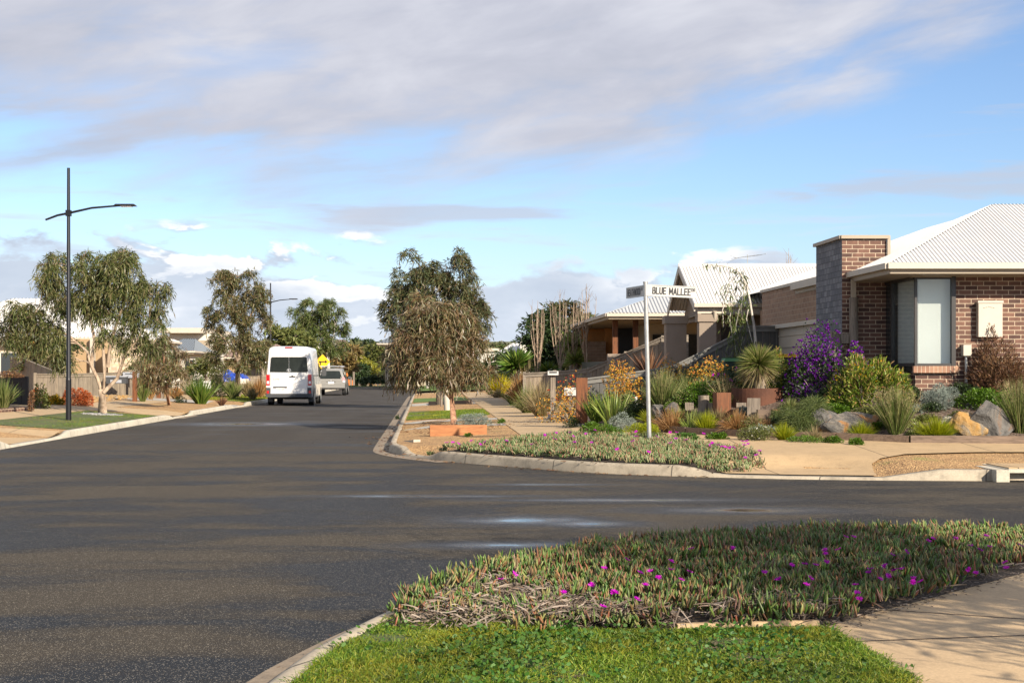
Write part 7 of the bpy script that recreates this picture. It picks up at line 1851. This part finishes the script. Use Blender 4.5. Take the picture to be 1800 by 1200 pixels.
for i, (px, py, w, h, k, lab) in enumerate((
    (1265, 742, 34, 26, 'buff', 'dry tuft at the foot of the red brown stump'), (1222, 748, 36, 26, 'tuss', 'green tuft at the foot of the tall grey stump'),
    (1330, 752, 44, 24, 'buff', 'dry buff tuft in front of the pale square stump'), (1350, 762, 36, 22, 'copper', 'small copper tuft by the blackened stump'),
    (1145, 748, 44, 30, 'lime', 'lime tuft right behind the sign pole'), (1560, 742, 34, 20, 'tuss', 'low tuft beside the long boulder'),
    (1395, 760, 40, 26, 'tuss', 'tuft between the two weeping mounds'), (1275, 712, 50, 46, 'buff', 'tall pale tussock behind the red brown stump'),
    (1205, 704, 54, 44, 'tuss', 'tall tussock in front of the orange tipped shrub'), (1750, 752, 40, 30, 'tuss', 'green tuft behind the large leaning boulder'))):
    tuft('grass_tussock', lab, px, py, w, h, LM[k], 320, .009, 740 + i, GT, .6, .95)

def litter(name, label, pts, n, j, seed, lm='darkred', L=.03):
    rng = np.random.default_rng(seed); P = []
    for k in range(n):
        i = rng.integers(0, len(pts) - 1); a = Vector(pts[i]); b = Vector(pts[i + 1]); q = a.lerp(b, rng.random()); P.append((q.x + rng.normal() * j, q.y + rng.normal() * j))
    P = np.array(P); z = hts(P) + .012; a = rng.uniform(0, 6.28, len(P))
    V, Q = strips(np.concatenate([P, z[:, None]], 1), np.stack([np.cos(a), np.sin(a), rng.normal(size=len(P)) * .12], 1), L * rng.uniform(.5, 1.6, len(P)), L * .25, .1, (.5, 1, .2), rng)
    tag(np_mesh(name, V, Q, LM[lm]), label, 'leaf litter', None, 'stuff')
litter('leaf_litter', 'fallen leaves and twigs caught along the near kerb and its gutter', [(p.x, p.y) for p in offset(KNs, -.06) if p.x < 1.5], 260, .06, 1)
litter('leaf_litter', 'fallen gum leaves scattered along the east kerb and gravel verge', [(p.x, p.y) for p in offset(KRs, -.05) if p.y < 40 and p.x < 3] , 420, .12, 2, L=.06)
litter('leaf_litter', 'fallen leaves under the weeping gum tree', [(-2.2, 30), (-.6, 33), (-1.4, 36), (-1.0, 31)], 700, .8, 3, L=.07)
litter('leaf_litter', 'bark scraps and dry leaves spilling from the near bed onto the near footpath', [(p.x, p.y) for p in PNP], 420, .06, 4, 'deadpig', .025)
litter('leaf_litter', 'dry leaves scattered over the mulch of the corner garden', [(3.5, 27), (5, 25.6), (7, 24.3), (9, 24.2)], 1100, .5, 5, 'buff', .05)

def clumps(name, label, poly, n, seed):
    rng = np.random.default_rng(seed); C = scatter(poly, n, rng); k = 46; P = np.repeat(C, k, 0) + rng.normal(size=(n * k, 2)) * .035; z = hts(P)
    off = (P - np.repeat(C, k, 0)) * 9; D = np.concatenate([off + rng.normal(size=off.shape) * .25, np.ones((n * k, 1))], 1)
    V, Q = strips(np.concatenate([P, z[:, None]], 1), D, np.repeat(rng.uniform(.06, .12, n), k) * rng.uniform(.5, 1.2, n * k), .0038, .55, (1, .9, .6, .08), rng)
    tag(np_mesh(name, V, Q, LM['clumpgrass']), label, 'grass', None, 'stuff')
clumps('grass_clumps', 'darker longer clumps of grass standing in the near lawn', lawnNp, 70, 61)

for i, (px, py, w, h, k, lab) in enumerate((
    (1110, 726, 44, 40, 'tuss', 'loose green shrub behind the silver bush near the sign'), (1190, 726, 40, 24, 'green', 'low green shrub behind the pale boulders'),
    (1250, 746, 34, 16, 'dark', 'dark low plant between the stumps and the lime tuft'), (1290, 748, 30, 16, 'green', 'low green plant behind the copper tussock'),
    (1325, 756, 50, 18, 'tuss', 'soft green mat below the pale square stump'), (1372, 756, 34, 20, 'dark', 'dark low plant right of the small brown stump'),
    (1460, 716, 50, 30, 'dark', 'dark shade shrub below the purple bougainvillea'), (1550, 756, 34, 16, 'green', 'green low plant at the end of the long boulder'),
    (1610, 772, 30, 14, 'tuss', 'small green mat on the mulch between the tussock and the lime tuft'), (1640, 726, 50, 18, 'dark', 'dark mat in front of the large silver bush'),
    (1770, 726, 60, 34, 'green', 'leafy green shrub at the right edge behind the boulder'), (1690, 740, 40, 14, 'olive', 'olive mat behind the ochre boulder'),
    (1480, 768, 30, 10, 'green', 'green mat at the foot of the long boulder'), (1590, 690, 40, 30, 'olive', 'olive shrub under the corner window sill'))):
    mound('garden_shrub', lab, px, py, w, h, LM[k], int(500 + w * h * 1.0), .045, .014, 760 + i, 'infill shrubs in the corner garden', upw=.5)
# ------------------------------------------------------------------ sun, sky, camera
SUN_EL, SUN_AZ = 27.0, 53.0     # azimuth measured from +X toward -Y
ce = math.cos(math.radians(SUN_EL)); sv_ = Vector((ce * math.cos(math.radians(SUN_AZ)), -ce * math.sin(math.radians(SUN_AZ)), math.sin(math.radians(SUN_EL))))
ld = bpy.data.lights.new('sun', 'SUN'); ld.energy = 5.0; ld.angle = math.radians(.53); ld.color = (1.0, .88, .72)
lo = bpy.data.objects.new('sun', ld); COL.objects.link(lo); lo.rotation_euler = sv_.to_track_quat('Z', 'Y').to_euler(); lo.location = (30, -20, 30)
w = bpy.data.worlds.new('World'); SC.world = w; w.use_nodes = True; nt = w.node_tree
for n in list(nt.nodes): nt.nodes.remove(n)
sky = N(nt, 'ShaderNodeTexSky'); sky.sky_type = 'NISHITA'; sky.sun_disc = False; sky.sun_elevation = math.radians(SUN_EL)
sky.sun_rotation = math.atan2(sv_.x, sv_.y); sky.air_density = 1.0; sky.dust_density = .6; sky.ozone_density = 1.6; sky.altitude = 20
tc = N(nt, 'ShaderNodeTexCoord').outputs['Generated']; sp = N(nt, 'ShaderNodeSeparateXYZ'); nt.links.new(tc, sp.inputs[0])
X, Y, Z = sp.outputs
hyp = math_(nt, 'SQRT', math_(nt, 'ADD', math_(nt, 'MULTIPLY', X, X), math_(nt, 'MULTIPLY', Y, Y)))
u = math_(nt, 'ARCTAN2', X, Y); v = math_(nt, 'DIVIDE', Z, math_(nt, 'MAXIMUM', hyp, .02))
def vec(uu, vv, ww=0.0):
    c = N(nt, 'ShaderNodeCombineXYZ')
    for i, s_ in enumerate((uu, vv, ww)):
        if isinstance(s_, (int, float)): c.inputs[i].default_value = s_
        else: nt.links.new(s_, c.inputs[i])
    return c.outputs[0]
def mul(a, b): return math_(nt, 'MULTIPLY', a, b)
def add(a, b): return math_(nt, 'ADD', a, b)
def sub(a, b): return math_(nt, 'SUBTRACT', a, b)
def smooth(x, a, b): 
    m = N(nt, 'ShaderNodeMapRange'); m.interpolation_type = 'SMOOTHSTEP'; m.inputs[1].default_value = a; m.inputs[2].default_value = b; nt.links.new(x, m.inputs[0]); return m.outputs[0]
def gauss(x, c, wd):
    q = math_(nt, 'DIVIDE', sub(x, c), wd); return math_(nt, 'EXPONENT', mul(mul(q, q), -1.0))
# high sheet: lower edge rises to the right
n1 = noise(nt, vec(mul(u, 2.6), add(mul(v, 13.0), mul(u, -2.0)), 1.3), 1.0, 8, .55, .2)
n2 = noise(nt, vec(mul(u, 9.0), add(mul(v, 26.0), mul(u, -4.0)), 5.1), 1.0, 8, .55, .3)
n3 = noise(nt, vec(mul(u, 1.6), mul(v, 5.0), 9.7), 1.0, 5, .5)
edge = add(.146, mul(math_(nt, 'MAXIMUM', add(u, -.05), 0.0), .30))
dens = add(sub(v, edge), add(mul(sub(n1, .5), .20), mul(sub(n2, .5), .07)))
m1 = smooth(dens, -.022, .045)
hole = smooth(add(mul(n1, .6), mul(n2, .5)), .43, .60)
m1 = mul(m1, math_(nt, 'MULTIPLY_ADD', hole, .30, c=.70))
# bright fibres at the sheet edge
c_hi = ramp(nt, add(mul(n3, .55), mul(n2, .45)), [(.34, (.31, .335, .40)), (.52, (.43, .445, .515)), (.68, (.57, .58, .635))])
# low cumulus bank
n4 = noise(nt, vec(mul(u, 13.0), mul(v, 30.0), 3.9), 1.0, 9, .56, .2)
n4b = noise(nt, vec(mul(u, 13.0), mul(add(v, .010), 30.0), 3.9), 1.0, 9, .56, .2)
topc = add(.075, add(mul(gauss(u, -.27, .10), .022), add(mul(gauss(u, .02, .06), .006), mul(smooth(u, .08, .2), .004))))
d4 = add(sub(topc, v), mul(sub(n4, .5), .150))
m2 = smooth(d4, -.004, .012)
lit = smooth(sub(n4, n4b), -.012, .055)
topglow = smooth(d4, .055, .0)
n6 = noise(nt, vec(mul(u, 4.5), mul(v, 9.0), 2.2), 1.0, 3, .5)
white = math_(nt, 'MULTIPLY', mul(lit, smooth(n6, .37, .56)), math_(nt, 'MULTIPLY_ADD', topglow, .80, c=.20), True)
c_lo = mix(nt, white, ramp(nt, add(mul(n4, .6), mul(v, 2.0)), [(.30, (.56, .61, .69)), (.42, (.47, .53, .62)), (.62, (.39, .45, .55))]), (.92, .91, .90))
# wisps in the blue band
n5 = noise(nt, vec(mul(u, 8.0), mul(v, 70.0), 7.7), 1.0, 7, .55, .3)
wb = add(mul(gauss(v, .117, .0065), smooth(sub(.09, math_(nt, 'ABSOLUTE', add(u, .04))), -.05, .05)), mul(gauss(v, .130, .010), smooth(u, .16, .26)))
m3 = mul(smooth(add(mul(n5, 1.05), mul(wb, .30)), .60, .86), .7)
m3b = mul(smooth(n5, .50, .75), mul(gauss(v, .10, .03), .45))
# haze paling to the horizon
base = mix(nt, 1.0, sky.outputs[0], (.096, .106, .126), 'MULTIPLY')
hz_ = mix(nt, smooth(v, .13, -.01), base, mix(nt, .5, base, (.50, .62, .76)))
tint = mix(nt, 1.0, hz_, (1.0, 1.0, 1.0), 'MULTIPLY')
c = mix(nt, m3b, tint, (.58, .62, .69)); c = mix(nt, m3, c, (.42, .45, .53)); c = mix(nt, m2, c, c_lo); c = mix(nt, m1, c, c_hi)
bg = N(nt, 'ShaderNodeBackground'); nt.links.new(c, bg.inputs[0]); bg.inputs[1].default_value = .74
out = N(nt, 'ShaderNodeOutputWorld'); nt.links.new(bg.outputs[0], out.inputs[0])
w.cycles.sampling_method = 'MANUAL'; w.cycles.sample_map_resolution = 1024

cd = bpy.data.cameras.new('camera'); cam = bpy.data.objects.new('camera', cd); COL.objects.link(cam); SC.camera = cam
cam.location = (0, 0, CAMH); cam.rotation_euler = (math.radians(90), 0, 0); cd.sensor_width = 36; cd.lens = 48.0
cd.shift_y = 55 / 1800; cd.clip_start = .1; cd.clip_end = 3000
SC.view_settings.view_transform = 'Standard'; SC.view_settings.look = 'None'; SC.view_settings.exposure = 0.9; SC.view_settings.gamma = 1
SC.view_settings.use_curve_mapping = False
SC.cycles.max_bounces = 6; SC.cycles.diffuse_bounces = 3; SC.cycles.glossy_bounces = 3; SC.cycles.transparent_max_bounces = 8; SC.cycles.transmission_bounces = 3
SC.cycles.use_denoising = True
